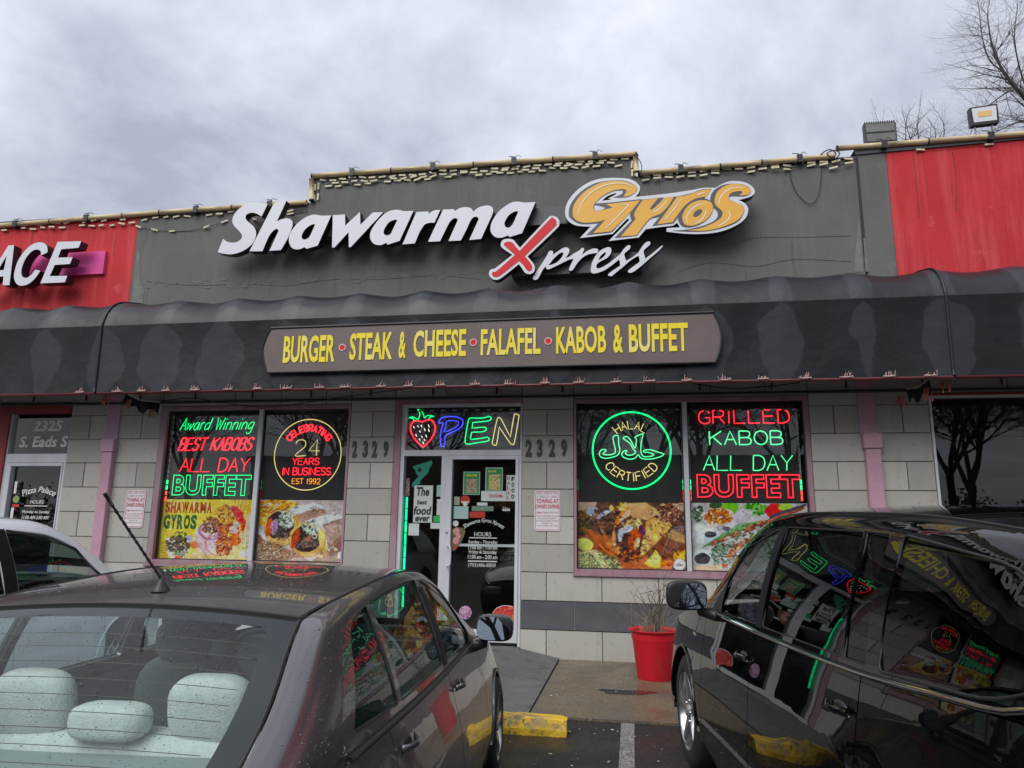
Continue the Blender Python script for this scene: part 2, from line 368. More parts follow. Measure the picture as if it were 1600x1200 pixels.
wr = MB(); xs = [WX0-2, -7.6, -3.95]
# walk slabs (z 0) left and right of the ramp
sw = thing('pavement', None, None); tag(sw, kind='structure')
def slab(nm, x0, x1, m, mb=None):
    b = MB(); b.bbox(x0+.006, x1-.006, SWY, -.002, -.12, 0.0, .006); return b.obj(nm, m, sw)
for a, b in ((-15, -12.4), (-12.4, -10), (-10, -7.6), (-7.6, -4.2)): slab('slab', a, b, M_ramp)
XR1 = -.93
for a, b in ((XR1, .55), (.55, 2.6), (2.6, 5), (5, 8.5), (8.5, 12)): slab('slab', a, b, M_slab)
# ramp up to the door, with flared sides
b = MB()
V = [(-4.2, SWY, .003), (XR1-.006, SWY, .003), (-4.2, -.002, .003), (-3.45, -.002, .13), (-1.52, -.002, .13), (XR1-.006, -.30, .012), (-3.3, SWY, .003), (-1.75, SWY, .003), (-3.4, -1.0, .11), (-1.6, -1.0, .11), (XR1-.006, -.002, .012)]
F = [(0, 6, 8), (0, 8, 2), (2, 8, 3), (6, 7, 9, 8), (8, 9, 4, 3), (7, 1, 5), (7, 5, 9), (9, 5, 4), (5, 10, 4)]
V2 = [(v[0], v[1], -.12) for v in V]; ring = [0, 6, 7, 1, 5, 10, 4, 3, 2]
F += [(ring[i], ring[i]+11, ring[(i+1) % 9]+11, ring[(i+1) % 9]) for i in range(9)]
o = obj('ramp', V+V2, F, M_ramp, sw)
# bay lines
M_line = mat('worn_line_paint', (.30, .29, .27), .7, var=[(60, 3, .45, .6, (.05, .05, .05), .9), (9, 3, .5, .7, (.12, .12, .11), .8)], bump=(120, .8, .012))
for x in (-.075, -2.75-.0, 2.75, 5.5, -5.5, -8.2):
    hd = R(-5.5); P = []
    for y, s in ((SWY-.01, -.055), (SWY-.01, .055), (-9.2, .055), (-9.2, -.055)): P.append((x+s, y, AZ(y)+.004))
    o = obj('bay_line', P, [(0, 3, 2, 1)], M_line); tag(o, kind='structure')
# puddle on the brown slab
M_pud = mat('puddle_water', (.035, .033, .03), .03, spec=.8)
pc = G(978, 1081, 0); P = []
for i in range(40):
    A = 2*math.pi*i/40; r = 1+.12*math.sin(3*A+1)+.08*math.sin(5*A); P.append((pc.x+.27*math.cos(A)*r, pc.y+.13*math.sin(A)*r, .004))
o = obj('puddle', P, [tuple(range(40))], M_pud); tag(o, kind='structure')
# yellow wheel stops
M_yel = mat('yellow_paint', (.72, .46, .02), .6, var=[(7, 8, .53, .60, (.22, .19, .13), .9), (25, 5, .56, .62, (.08, .07, .06), .9), (2.5, 4, .4, .7, (.60, .37, .02), .8)], bump=(50, .6, .01))
def wheel_stop(x0, x1, y, lab):
    n = 24; V = []; F = []; rnd = random.Random(int(x1*100))
    prof = [(-.09, 0), (-.085, .05), (-.06, .125), (-.05, .135), (.05, .135), (.06, .125), (.085, .05), (.09, 0)]
    for i in range(n+1):
        x = x0+(x1-x0)*i/n; k = .93 if i in (0, n) else 1
        for a, z in prof: V.append((x+rnd.uniform(-.004, .004), y+a*k*1.15+rnd.uniform(-.005, .005), AZ(y)-.003+max(0, z*k+rnd.uniform(-.007, .003)*(z > .03))))
    m = len(prof)
    for i in range(n):
        for j in range(m-1): F.append((i*m+j, (i+1)*m+j, (i+1)*m+j+1, i*m+j+1))
    F += [tuple(range(m)), tuple(n*m+k for k in range(m))[::-1]]
    o = obj('wheel_stop', V, F, M_yel); tag(o, lab, 'wheel stop', 'yellow wheel stops at the pavement edge'); return o
ys = G(886, 1118, .1).y
wheel_stop(-2.45, G(885, 1135, .05).x, ys-.06, 'chipped yellow concrete wheel stop between the front wheels of the grey sedan')
wheel_stop(1.15, 3.05, ys-.06, 'yellow wheel stop hidden under the nose of the black SUV')
# small scraps on the ground
lt = MB(); rnd = random.Random(3)
for i in range(260):
    p = Vector((rnd.uniform(-2.2, .9), rnd.uniform(-5.2, -.3), 0)); z = .004 if p.y > SWY else AZ(p.y)+.006; s = rnd.uniform(.003, .012)*(1 if rnd.random() < .9 else 1.8); a = rnd.uniform(0, 6)
    lt.add([(p.x+s*math.cos(a+q), p.y+s*math.sin(a+q)*.8, z+.004*rnd.random()) for q in (0, 1.5, 3.1, 4.4)], [(0, 1, 2, 3)])
tag(lt.obj('litter', mat('pale_scraps', (.5, .48, .4), .8)), 'pale scraps and grit scattered on asphalt', 'litter', kind='stuff')

# ------------------------------------------------------------------ the building
B = thing('strip_mall_building', 'long grey block shop building with charcoal and red parapet', 'building')
core = MB()
openings = [(-9.36, -8.225, -.01, 3.33), (-6.735, -3.84, 1.045, 3.25), (-3.19, -1.432, -.01, 3.30), (-.742, 2.20, 1.04, 3.27), (3.60, 7.2, 1.04, 3.27)]
def wallbox(x0, x1, z0, z1): core.box(x0, x1, .03, .28, z0, z1)
xs = [WX0]+[v for o_ in openings for v in o_[:2]]+[WX1]
for i in range(0, len(xs), 2): wallbox(xs[i], xs[i+1], -.15, 4.62)
for x0, x1, z0, z1 in openings:
    wallbox(x0, x1, z1, 4.62)
    if z0 > 0: wallbox(x0, x1, -.15, z0)
bw = core.obj('block_wall', M_mortar, B)
_bc = {}
def block(x0, x1, z0, z1, m, nm='block'):
    g = .0045; w = round(x1-x0-2*g, 3); hh = round(z1-z0-2*g, 3)
    if w < .02 or hh < .02: return
    k = (w, hh, m.name)
    if k not in _bc:
        b = MB(); b.bbox(-w/2, w/2, -.0, .045, -hh/2, hh/2, .004)
        me = bpy.data.meshes.new('block'); me.from_pydata(b.V, [], b.F); me.materials.append(m); _bc[k] = me
    piece(nm, _bc[k], bw, ((x0+x1)/2, random.uniform(-.0025, .0015), (z0+z1)/2))
def row(x0, x1, k, joints, m=M_block, zt=None, zb=None):
    J = [x0]+[j for j in joints if x0+.05 < j < x1-.05]+[x1]
    for a, b in zip(J, J[1:]): block(a, b, zb if zb is not None else LZ(k+1), zt if zt is not None else LZ(k), m)
def comb(x, step=.7, lo=-13, hi=9):
    n0 = int((lo-x)/step)-1; return [x+step*i for i in range(n0, n0+60)]
piers = [(WX0, -9.46, [-10.5, -11.2, -11.9, -12.6], [-10.15, -10.85, -11.55, -12.25]),
         (-8.222, -6.737, [-7.888, -7.043], [-7.46]), (-3.838, -3.192, [-3.515], []), (-1.43, -.744, [-1.097], []),
         (2.202, 3.598, [2.492, 3.288], [2.88]), (7.2, WX1, [7.7, 8.2], [7.4, 8.0])]
for x0, x1, ja, jb in piers:
    for k in range(0, 7): row(x0, x1, k, ja if k % 2 == 1 else jb)
for k, jo in ((7, -1.097), (8, -.745), (9, -1.097)):
    for x0, x1 in ((WX0, -9.46), (-8.222, -3.192), (-1.43, WX1)):
        row(x0, x1, k, comb(jo), M_band if k == 8 else M_block, zb=(-.03 if k == 9 else None))
hj = [W(x, 622).x for x in (368, 440, 510)]
for x0, x1, zt in ((-6.737, -3.838, 3.262), (-3.192, -1.43, 3.31), (-.744, 2.202, 3.282), (3.598, 7.2, 3.282)):
    row(x0, x1, 0, hj if x0 < -6 else ([W(697, 620).x] if x0 < -3 else [W(x, 620).x for x in (939, 1023.4, 1110.7, 1197)] if x0 < 0 else [4.5, 5.3, 6.1]), zb=zt)
row(-9.46, -8.222, 0, [W(64, 635).x], zb=3.36)
# dark band joints are pale: a thin pale backing strip behind the band row
b = MB()
for x0, x1 in ((WX0, -9.46), (-8.222, -3.192), (-1.43, WX1)): b.box(x0, x1, .018, .034, LZ(9)+.004, LZ(8)-.004)
b.obj('band_backing', M_joint, B)
# side, back and roof of the building
b = MB(); b.box(WX0, WX0+.3, .28, 14, -.1, 6.2); b.box(WX1-.3, WX1, .28, 14, -.1, 6.2); b.box(WX0, WX1, 13.7, 14, -.1, 6.2); b.obj('side_wall', M_block, B)
b = MB(); b.box(WX0+.3, WX1-.3, .3, 13.7, 5.6, 5.8); b.obj('roof', M_dark, B)

# parapet panels
def wp(*pts, Y=0): return [(W(x, y, Y).x, W(x, y, Y).z) for x, y in pts]
ZB = 4.55
def xz(px, py): p = W(px, py); return p.x, p.z
xRed = W(212, 380).x; xH0 = W(486, 300).x; xH1 = W(994, 262).x; xS = W(1343, 300).x; xG = W(1390, 300).x
zl = 6.27; zh = 6.74; zr0 = 6.40; zr1 = 6.45; z20 = W(1343, 240).z; z21 = W(1600, 216).z
sl = (z21-z20)/(W(1600, 216).x-xS)
def par(nm, pts, m, y0=-.0, y1=.3):
    b = MB(); b.prism([pts], y0, y1, back=True); return b.obj(nm, m, B)
o = par('parapet_panel', [(WX0, ZB), (xRed-.002, ZB), (xRed-.002, zl), (WX0, zl-.02)], M_red); tag(o, 'red painted stucco panel at the left')
o = par('parapet_panel', [(xRed+.002, ZB), (xS-.02, ZB), (xS-.02, zr1), (xH1, zr0), (xH1, zh-.01), (xH0, zh), (xH0, zl+.03), (xRed+.002, zl)], M_gray); tag(o, 'charcoal stucco panel behind the sign')
o = par('parapet_panel', [(xS+.02, ZB), (xG-.002, ZB), (xG-.002, z20+sl*(xG-xS)), (xS+.02, z20)], M_gray); tag(o, 'narrow charcoal stucco strip')
o = par('parapet_panel', [(xG+.002, ZB), (WX1, ZB), (WX1, z20+sl*(WX1-xS)), (xG+.002, z20+sl*(xG-xS))], M_red); tag(o, 'red painted stucco panel at the right')
# expansion joint + pale smears beside it
b = MB(); b.box(xS-.02, xS+.02, .01, .3, ZB, zr1); b.obj('joint_strip', M_dark, B)
b = MB()
for pts in ([(1341, 345), (1343, 345), (1349, 425), (1334, 425)], [(1349, 372), (1351, 372), (1359, 425), (1352, 425)]): b.prism([wp(*pts)], -.004, 0)
b.prism([wp((214, 392), (219, 395), (219, 440), (226, 452), (222, 478), (205, 480))], -.004, 0)
pst_ = b.obj('patched_stucco', mat('pale_stucco', (.19, .19, .175), .9, var=[(6, 5, .4, .6, (.15, .15, .14), .9)], bump=(50, .4)), B)
# peeled band above the awning and hairline cracks
b = MB(); rnd = random.Random(11)
x = xRed+.1
b2 = MB(); base = []; 
for i in range(120):
    px = 232+i*4.6; top = 447-(px-232)*.034-abs(math.sin(i*.9))*7-rnd.random()*5
    if rnd.random() < .4: top += 7
    if top < 445-(px-232)*.034+3: base.append((px, top))
for (px, top) in base:
    if rnd.random() < .5: continue
    pts = []; n = 9; cx = px; cy = top+5; rx = rnd.uniform(2, 9); ry = rnd.uniform(1.5, 5)
    for j in range(n):
        A = 2*math.pi*j/n; r = rnd.uniform(.5, 1.1); pts.append((cx+rx*r*math.cos(A), cy+ry*r*math.sin(A)))
    b.prism([wp(*pts[::-1])], -.003-.0005*rnd.random(), 0)
pch_ = b.obj('peeled_patches', mat('flaked_paint', (.155, .153, .142), .9, var=[(25, 5, .4, .6, (.12, .12, .11), .9)]), B)
b = MB()
def crack(pts, w=.5):
    P = crom([(p[0]+rnd.uniform(-.6, .6), p[1]+rnd.uniform(-.8, .8)) for p in pts], False, 3)
    b.tube([W(x, y, -.001) for x, y in P], .0028, 4)
crack([(230, 440), (300, 446), (390, 444), (450, 447), (520, 437), (600, 437), (680, 430), (750, 436)]); crack([(1060, 425), (1110, 410), (1180, 416), (1240, 405), (1330, 409)]); crack([(1130, 385), (1180, 372), (1240, 372), (1330, 368)])
crack([(1426, 235), (1431, 280), (1437, 340)]); crack([(1488, 238), (1492, 260), (1495, 330)])
crk_ = b.obj('cracks', M_dark, B)
for q in (pst_, pch_, crk_): q['kind'] = 'stuff'
# coping: thin dark flashing on the right part
b = MB(); x1 = WX1
b.add([(xS-.02, -.02, z20-.02), (x1, -.02, z20+sl*(x1-xS)-.02), (x1, -.02, z20+sl*(x1-xS)+.06), (xS-.02, -.02, z20+.06), (xS-.02, .32, z20+.062), (x1, .32, z20+sl*(x1-xS)+.062), (xS-.02, 0.0, z20-.02), (x1, 0.0, z20+sl*(x1-xS)-.02)],
      [(0, 1, 2, 3), (3, 2, 5, 4), (6, 7, 1, 0)]); b.obj('coping', M_navy, B)
b = MB()
b.box(WX0, xH0-.02, -.015, .31, zl+.03, zl+.055); b.box(xH0-.02, xH1+.02, -.015, .31, zh, zh+.03); b.box(xH1+.02, xS-.02, -.015, .31, zr1+.002, zr1+.03); b.obj('coping', M_navy, B)

# pilasters
def pilaster(xa, xb, capa, capb, sha, shb):
    b = MB(); b.bbox(xa, xb, -.022, .02, 2.76, 3.62, .003); p = b.obj('pilaster', M_lav, B)
    b = MB(); b.bbox(capa, capb, -.105, -.0, LZ(2)-.195, LZ(2)-.012, .006); b.obj('pilaster_cap', M_lav, p)
    b = MB(); b.bbox(sha, shb, -.088, -.0, -.05, LZ(2)-.2, .006); b.obj('pilaster_shaft', M_lav, p)
pilaster(W(169.5, 640).x, W(190.5, 640).x, W(157.3, 691, -.105).x, W(177.3, 691, -.105).x, W(158.5, 713, -.088).x, W(174.5, 713, -.088).x)
pilaster(W(1340, 640).x, W(1367.5, 640).x, W(1349, 683, -.105).x, W(1378.5, 683, -.105).x, W(1353.5, 712, -.088).x, W(1377.5, 712, -.088).x)

# ------------------------------------------------------------------ windows
GY = .075
def frame_rect(b, x0, x1, z0, z1, l, r, t, d, y0, y1):
    b.box(x0, x0+l, y0, y1, z0, z1); b.box(x1-r, x1, y0, y1, z0, z1); b.box(x0+l, x1-r, y0, y1, z1-t, z1); b.box(x0+l, x1-r, y0, y1, z0, z0+d)
def window(x0, x1, z0, z1, muls, m, l=.09, r=.03, t=.05, d=.05, proud=.004):
    b = MB(); frame_rect(b, x0+.001, x1-.001, z0+.001, z1-.001, l, r, t, d, -proud, .14)
    w = b.obj('window', m, B)
    panes = [x0+l]+[q for mu in muls for q in mu]+[x1-r]
    for a, c in muls:
        bb = MB(); bb.bbox(a, c, .02, .14, z0+d, z1-t, .004); bb.obj('mullion', M_alu, w)
    for i in range(0, len(panes), 2):
        bb = MB(); frame_rect(bb, panes[i], panes[i+1], z0+d, z1-t, .014, .014, .014, .014, GY-.02, GY+.02); bb.obj('glazing_bead', M_dark, w)
        obj('pane', [(panes[i], GY, z0+d), (panes[i+1], GY, z0+d), (panes[i+1], GY, z1-t), (panes[i], GY, z1-t)], [(0, 1, 2, 3)], M_gl, w)
    return w
window(-6.735, -3.84, 1.045, 3.25, [(-5.225, -5.158)], M_lavd, l=.085)
window(-.742, 2.20, 1.04, 3.27, [(.655, .715)], M_lavd, l=.03, r=.055)
wR = window(3.60, 7.2, 1.04, 3.27, [(5.4, 5.46)], M_alu, l=.03, r=.05)
b = MB(); b.box(3.6, 7.2, -.012, .0, 3.244, 3.272); b.obj('head_flashing', M_redp, wR)
# sills
for x0, x1 in ((-6.76, -3.82), (-.76, 2.22), (3.58, 7.22)):
    b = MB(); b.bbox(x0, x1, -.03, .02, 1.005, 1.043, .004); b.obj('sill', M_lavd, B)

# shop interior behind the glass
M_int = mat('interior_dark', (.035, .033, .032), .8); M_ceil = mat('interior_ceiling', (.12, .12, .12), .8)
b = MB()
def quad(b, *P): b.add(P, [tuple(range(len(P)))])
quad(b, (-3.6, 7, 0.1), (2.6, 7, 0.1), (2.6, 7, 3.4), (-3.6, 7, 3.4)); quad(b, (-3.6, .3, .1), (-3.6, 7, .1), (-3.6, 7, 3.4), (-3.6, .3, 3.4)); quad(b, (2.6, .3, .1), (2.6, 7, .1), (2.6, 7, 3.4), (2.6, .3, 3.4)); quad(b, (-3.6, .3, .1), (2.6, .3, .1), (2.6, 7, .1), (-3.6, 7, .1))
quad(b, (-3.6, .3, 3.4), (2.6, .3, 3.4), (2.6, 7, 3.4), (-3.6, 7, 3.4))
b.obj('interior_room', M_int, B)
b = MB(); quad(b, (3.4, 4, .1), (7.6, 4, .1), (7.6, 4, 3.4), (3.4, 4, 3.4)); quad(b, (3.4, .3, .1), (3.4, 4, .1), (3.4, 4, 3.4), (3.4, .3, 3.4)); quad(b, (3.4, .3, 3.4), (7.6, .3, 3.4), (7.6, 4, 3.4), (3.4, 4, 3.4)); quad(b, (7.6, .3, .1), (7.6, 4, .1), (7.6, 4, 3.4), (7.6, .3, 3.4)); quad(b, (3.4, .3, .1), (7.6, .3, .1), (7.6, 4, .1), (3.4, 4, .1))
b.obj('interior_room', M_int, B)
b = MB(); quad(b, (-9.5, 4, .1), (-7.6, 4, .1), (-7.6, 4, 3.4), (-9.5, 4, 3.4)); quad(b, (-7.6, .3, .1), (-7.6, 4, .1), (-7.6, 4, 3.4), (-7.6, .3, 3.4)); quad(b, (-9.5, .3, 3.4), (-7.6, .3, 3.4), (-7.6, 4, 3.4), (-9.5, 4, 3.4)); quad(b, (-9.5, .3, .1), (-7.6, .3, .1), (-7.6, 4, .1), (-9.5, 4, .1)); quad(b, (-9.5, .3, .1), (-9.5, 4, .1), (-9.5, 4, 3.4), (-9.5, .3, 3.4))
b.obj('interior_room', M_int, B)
M_lamp = emis('ceiling_lamp_glow', (1, .95, .85), 5)
for x, y in ((-2.3, 2.6), (-1.6, 4.2), (-2.9, 4.6)):
    t = thing('ceiling_light', {-2.3: 'lit ceiling light inside the shop, nearest the entrance', -1.6: 'lit ceiling light deep inside the shop, right of the others', -2.9: 'lit ceiling light deep inside the shop, left of the others'}[x], 'light', (x, y, 3.3), group='ceiling lights inside the shop')
    b = MB(); b.box(x-.3, x+.3, y-.06, y+.06, 3.34, 3.38); b.obj('light_body', M_alu, t)
    b = MB(); b.box(x-.28, x+.28, y-.05, y+.05, 3.325, 3.339); b.obj('diffuser', M_lamp, t)
ct = thing('service_counter', 'dim service counter standing inside the shop', 'counter', (-2, 4.8, .1))
b = MB(); b.bbox(-3.2, -.4, 4.4, 5.1, .1, 1.1, .01); b.obj('counter_body', mat('counter_front', (.10, .05, .04), .5), ct); b = MB(); b.bbox(-3.25, -.35, 4.3, 5.15, 1.1, 1.15, .01); b.obj('counter_top', mat('counter_top', (.3, .28, .26), .3), ct)
mb_ = thing('menu_board', 'dim menu board on the back wall inside the shop', 'menu board', (-2, 6.9, 2.3)); b = MB(); b.bbox(-3.2, -.6, 6.88, 6.95, 2.0, 2.8, .01); b.obj('board', mat('menu_print', (.2, .12, .05), .5, var=[(9, 3, .45, .55, (.5, .35, .1), .8)]), mb_)

# main entrance
DY0, DY1 = .02, .13
D_ = thing('entrance', None, None) if False else None
b = MB(); b.box(-3.19, -3.105, -.004, .14, .10, 3.298); b.box(-3.105, -1.434, -.004, .14, 3.235, 3.298); ent = b.obj('entrance_surround', M_lavd, B)
xa = W(627, 712, DY0).x; xb = W(631.5, 712, DY0).x; xc = W(690.5, 712, DY0).x; xd = W(698.5, 712, DY0).x; xe = W(707.5, 712, DY0).x; xf = W(806, 715, DY0).x; xg = -1.434
zt0 = W(720, 712, DY0).z; zt1 = W(720, 703, DY0).z; zb0 = W(750, 1003, DY0).z; zb1 = W(750, 988, DY0).z
b = MB()
b.box(-3.104, xb, DY0, DY1, .12, 3.234); b.box(xb, xg, DY0, DY1, zt0, zt1); b.box(xb, xc, DY0, DY1, .12, zb1-.03); b.box(xc, xd-.006, DY0, DY1, .12, zt0); b.box(xf+.045, xg, DY0, DY1, .12, zt0); b.box(xb, xg, DY0+.01, DY1, 3.205, 3.234); b.box(xg-.02, xg, DY0+.005, DY1, zt1, 3.204)
ef = b.obj('aluminium_frame', M_alu, B)
obj('sidelight_pane', [(xb, GY, zb1-.03), (xc, GY, zb1-.03), (xc, GY, zt0), (xb, GY, zt0)], [(0, 1, 2, 3)], M_gldoor, ef)
obj('transom_pane', [(xb, GY, zt1), (xg-.02, GY, zt1), (xg-.02, GY, 3.204), (xb, GY, 3.204)], [(0, 1, 2, 3)], M_gl, ef)
b = MB(); b.box(-3.19, -1.434, -.03, .2, .0, .118); b.obj('threshold', M_ramp, B)
b = MB(); b.bbox(xd-.003, xe, DY0-.012, DY1-.03, zb0, zt0-.004, .004); b.bbox(xf, xf+.042, DY0-.012, DY1-.03, zb0, zt0-.004, .004); b.bbox(xe, xf, DY0-.012, DY1-.03, zt0-.05, zt0-.004, .004); b.bbox(xe, xf, DY0-.012, DY1-.03, zb0, zb1+.03, .004)
door = b.obj('door', M_alu, B)
obj('door_pane', [(xe, GY-.02, zb1+.03), (xf, GY-.02, zb1+.03), (xf, GY-.02, zt0-.05), (xe, GY-.02, zt0-.05)], [(0, 1, 2, 3)], M_gldoor, door)
b = MB(); hx = (xd+xe)/2; z1 = W(704, 853, -.03).z; z0 = W(704, 884, -.03).z
b.tube(crom([(hx, DY0-.01, z1), (hx+.03, -.06, z1), (hx+.065, -.075, z1-.02), (hx+.07, -.075, (z0+z1)/2), (hx+.065, -.075, z0+.02), (hx+.03, -.06, z0), (hx, DY0-.01, z0)], False, 4), .011, 8); b.obj('door_handle', M_alu, door, smooth=True)
b = MB(); p = W(699.5, 832, -.0); b.lathe([(0, -.012), (.014, -.012), (.016, 0)], (hx-.01, DY0-.012, p.z), 14, 'y'); b.obj('door_lock', M_alud, door)
b = MB(); b.box(xe, xf, GY-.012, GY+.02, W(750, 854, GY).z, W(750, 850, GY).z); b.obj('push_bar', M_alu, door)

# pizza shop entrance at the left
b = MB(); b.box(-9.455, -9.262, -.006, .14, -.0, 3.335); b.box(-9.262, -8.226, -.006, .14, W(60, 645.5).z, W(60, 639).z+.05); pf = b.obj('red_door_surround', M_redp, B)
za = W(60, 722.5, DY0).z; zc_ = W(60, 709, DY0).z; zd_ = W(60, 646, 0).z
b = MB(); b.box(-9.261, -8.228, DY0, DY1, za, zc_); b.box(-9.261, -9.235, DY0, DY1, zc_, zd_); b.box(-9.261, -9.20, DY0, DY1, .0, za); b.box(-8.262, -8.228, DY0, DY1, .0, za); b.box(-9.2, -8.262, DY0, DY1, .0, .2); b.obj('aluminium_frame', M_alu, B)
obj('transom_pane', [(-9.235, GY, zc_), (-8.228, GY, zc_), (-8.228, GY, zd_), (-9.235, GY, zd_)], [(0, 1, 2, 3)], M_gl, B)
b = MB(); b.bbox(-9.198, -9.13, DY0-.01, DY1-.03, .02, za-.006, .004); b.bbox(-8.29, -8.264, DY0-.01, DY1-.03, .02, za-.006, .004); b.bbox(-9.13, -8.29, DY0-.01, DY1-.03, za-.055, za-.006, .004); b.bbox(-9.13, -8.29, DY0-.01, DY1-.03, .02, .22, .004); pd = b.obj('door', M_alu, B)
obj('door_pane', [(-9.13, GY, .22), (-8.29, GY, .22), (-8.29, GY, za-.055), (-9.13, GY, za-.055)], [(0, 1, 2, 3)], M_gl, pd)
# dark backing boards in transoms and above the posters
def board(nm, lab, cat, pts, y, m, grp=None):
    b = MB(); b.prism([pts], y, y+.012, back=True); o = b.obj(nm, m); tag(o, lab, cat, grp); return o
# ------------------------------------------------------------------ awnings
AP = .9; XL = W(150, 613, -AP).x; XRs = W(1491, 584, -AP).x
AZb = W(820, 600, -AP).z
rib_px = [863, 970, 1083, 1197, 1319, 1453, 1580]
SP = (XRs-XL)/12.0
def awn_mat():
    m = mat('awning_fabric', (.0085, .009, .0115), .45, var=[((2, 2, .7), 4, .42, .7, (.014, .016, .021), .8), ((30, 30, 1.5), 4, .62, .72, (.010, .011, .013), .5)], bump=(4, .5, .02), rvar=(1.2, .36, .5))
    t = m.node_tree; N = t.nodes; L = t.links; b = N['Principled BSDF']; src = b.inputs['Base Color'].links[0].from_socket
    # paler worn ovals where the fabric lies on each rib
    tcn = nn(N, 'ShaderNodeTexCoord'); s = nn(N, 'ShaderNodeSeparateXYZ'); L.new(tcn.outputs['Object'], s.inputs[0])
    def mth(op, a, b_=None, c=None):
        n = nn(N, 'ShaderNodeMath', operation=op)
        for i, q in enumerate((a, b_, c)):
            if q is None: continue
            if isinstance(q, (int, float)): n.inputs[i].default_value = q
            else: L.new(q, n.inputs[i])
        return n.outputs[0]
    nz = nn(N, 'ShaderNodeTexNoise'); nz.inputs['Scale'].default_value = 2.2; nz.inputs['Detail'].default_value = 5; L.new(tcn.outputs['Object'], nz.inputs['Vector'])
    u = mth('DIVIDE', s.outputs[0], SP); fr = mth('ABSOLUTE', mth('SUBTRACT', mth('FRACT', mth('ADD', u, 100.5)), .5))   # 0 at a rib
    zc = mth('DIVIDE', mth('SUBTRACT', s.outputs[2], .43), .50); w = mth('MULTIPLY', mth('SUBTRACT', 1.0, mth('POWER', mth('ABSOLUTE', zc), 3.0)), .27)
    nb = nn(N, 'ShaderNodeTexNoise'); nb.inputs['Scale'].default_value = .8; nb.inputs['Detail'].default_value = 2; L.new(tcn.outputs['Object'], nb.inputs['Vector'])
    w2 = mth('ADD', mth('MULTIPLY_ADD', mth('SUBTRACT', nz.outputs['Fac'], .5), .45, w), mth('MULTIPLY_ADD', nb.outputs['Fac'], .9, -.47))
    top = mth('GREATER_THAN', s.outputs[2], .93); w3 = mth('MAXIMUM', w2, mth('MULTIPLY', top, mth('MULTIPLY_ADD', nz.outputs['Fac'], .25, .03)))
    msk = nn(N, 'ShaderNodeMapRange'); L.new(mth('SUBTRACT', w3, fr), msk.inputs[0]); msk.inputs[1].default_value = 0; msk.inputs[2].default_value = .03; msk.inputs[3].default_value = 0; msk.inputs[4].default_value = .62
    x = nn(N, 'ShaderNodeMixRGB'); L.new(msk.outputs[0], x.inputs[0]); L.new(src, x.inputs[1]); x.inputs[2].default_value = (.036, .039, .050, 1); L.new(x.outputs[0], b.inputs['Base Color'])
    return m
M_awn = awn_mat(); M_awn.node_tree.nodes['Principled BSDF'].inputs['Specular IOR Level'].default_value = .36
M_pipe = mat('maroon_pipe', (.11, .008, .015), .4, var=[(4, 4, .5, .7, (.05, .01, .01), .7)]); M_under = mat('awning_underside', (.02, .02, .022), .8)
M_pip = mat('black_piping', (.008, .008, .01), .5)
M_fray = mat('frayed_lace', (.48, .33, .31), .8, var=[(12, 3, .5, .6, (.45, .2, .18), .8)])
def prof(fx):
    """awning section (y, z above the bottom edge); fx 0 at a rib, 1 midway (sagging)"""
    s = fx
    return [(-AP, 0), (-AP-.002+.012*s, .25), (-AP-.006+.02*s, .5), (-AP-.012+.016*s, .75), (-AP-.018+.004*s, .925), (-AP+.0+.01*s, 1.0-.004*s), (-AP+.045+.02*s, 1.12-.02*s), (-AP+.115+.03*s, 1.225-.038*s), (-AP+.205+.03*s, 1.30-.048*s), (-AP+.31+.02*s, 1.355-.05*s), (-.42, 1.40-.05*s), (-.22, 1.45-.035*s), (-.02, 1.48-.02*s)]
def awning(x0, x1, lab, seams):
    t = thing('shop_awning', lab, 'awning', (XL, 0, AZb), group=None)
    n = max(8, int((x1-x0)/SP*14)); V = []; F = []; rnd = random.Random(int(x1*10)); m = 13
    for i in range(n+1):
        x = x0+(x1-x0)*i/n; u = (x-XL)/SP; f = abs(u-round(u))*2; sg = math.sin(f*math.pi/2)**1.2; k = int(math.floor(u)); amp = .7+.7*((k*37 % 10)/10)
        for y, z in prof(sg*amp): V.append((x, y, AZb+z))
    for i in range(n):
        for j in range(m-1): F.append((i*m+j, (i+1)*m+j, (i+1)*m+j+1, i*m+j+1))
    o = obj('fabric', V, F, M_awn, t, smooth=True)
    me = o.data
    for e in me.edges:
        a, b = e.vertices
        if a % m == b % m == 4: e.use_edge_sharp = True
    V2 = [(x, y+.012 if j < 8 else y, z-.012) for j, (x, y, z) in ((k % m, v) for k, v in enumerate(V))]
    obj('fabric_back', V2, [f[::-1] for f in F], M_under, t, smooth=True)
    b = MB()
    for k in range(int(math.floor((x0-XL)/SP)), int(math.ceil((x1-XL)/SP))+1):
        x = XL+k*SP
        if x0-.01 < x < x1+.01:
            b = MB(); b.tube([(x, y+.02, AZb+z-.02) for y, z in prof(0)]+[(x, -.02, AZb+.05)], .012, 6); b.obj('rib', M_pipe, t)
    b = MB(); b.tube([(x0+.01, -AP+.015, AZb-.012), (x1-.01, -AP+.015, AZb-.012)], .02, 8); b.obj('front_pipe', M_pipe, t, smooth=True)
    b = MB(); b.tube([(x0+.01, -.035, AZb+.0), (x1-.01, -.035, AZb+.0)], .018, 8); b.obj('wall_pipe', M_dark, t)
    for x in seams:
        b = MB(); b.tube([(x, y-.006, AZb+z+.004) for y, z in crom(prof(0), False, 3)], .016, 8); b.obj('seam_piping', M_pip, t, smooth=True)
    return t
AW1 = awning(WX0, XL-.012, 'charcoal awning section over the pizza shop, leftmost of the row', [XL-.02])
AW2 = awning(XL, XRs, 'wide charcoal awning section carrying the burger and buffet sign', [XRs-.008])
AW3 = awning(XRs+.012, WX1, 'charcoal awning section at the right below the red wall', [])
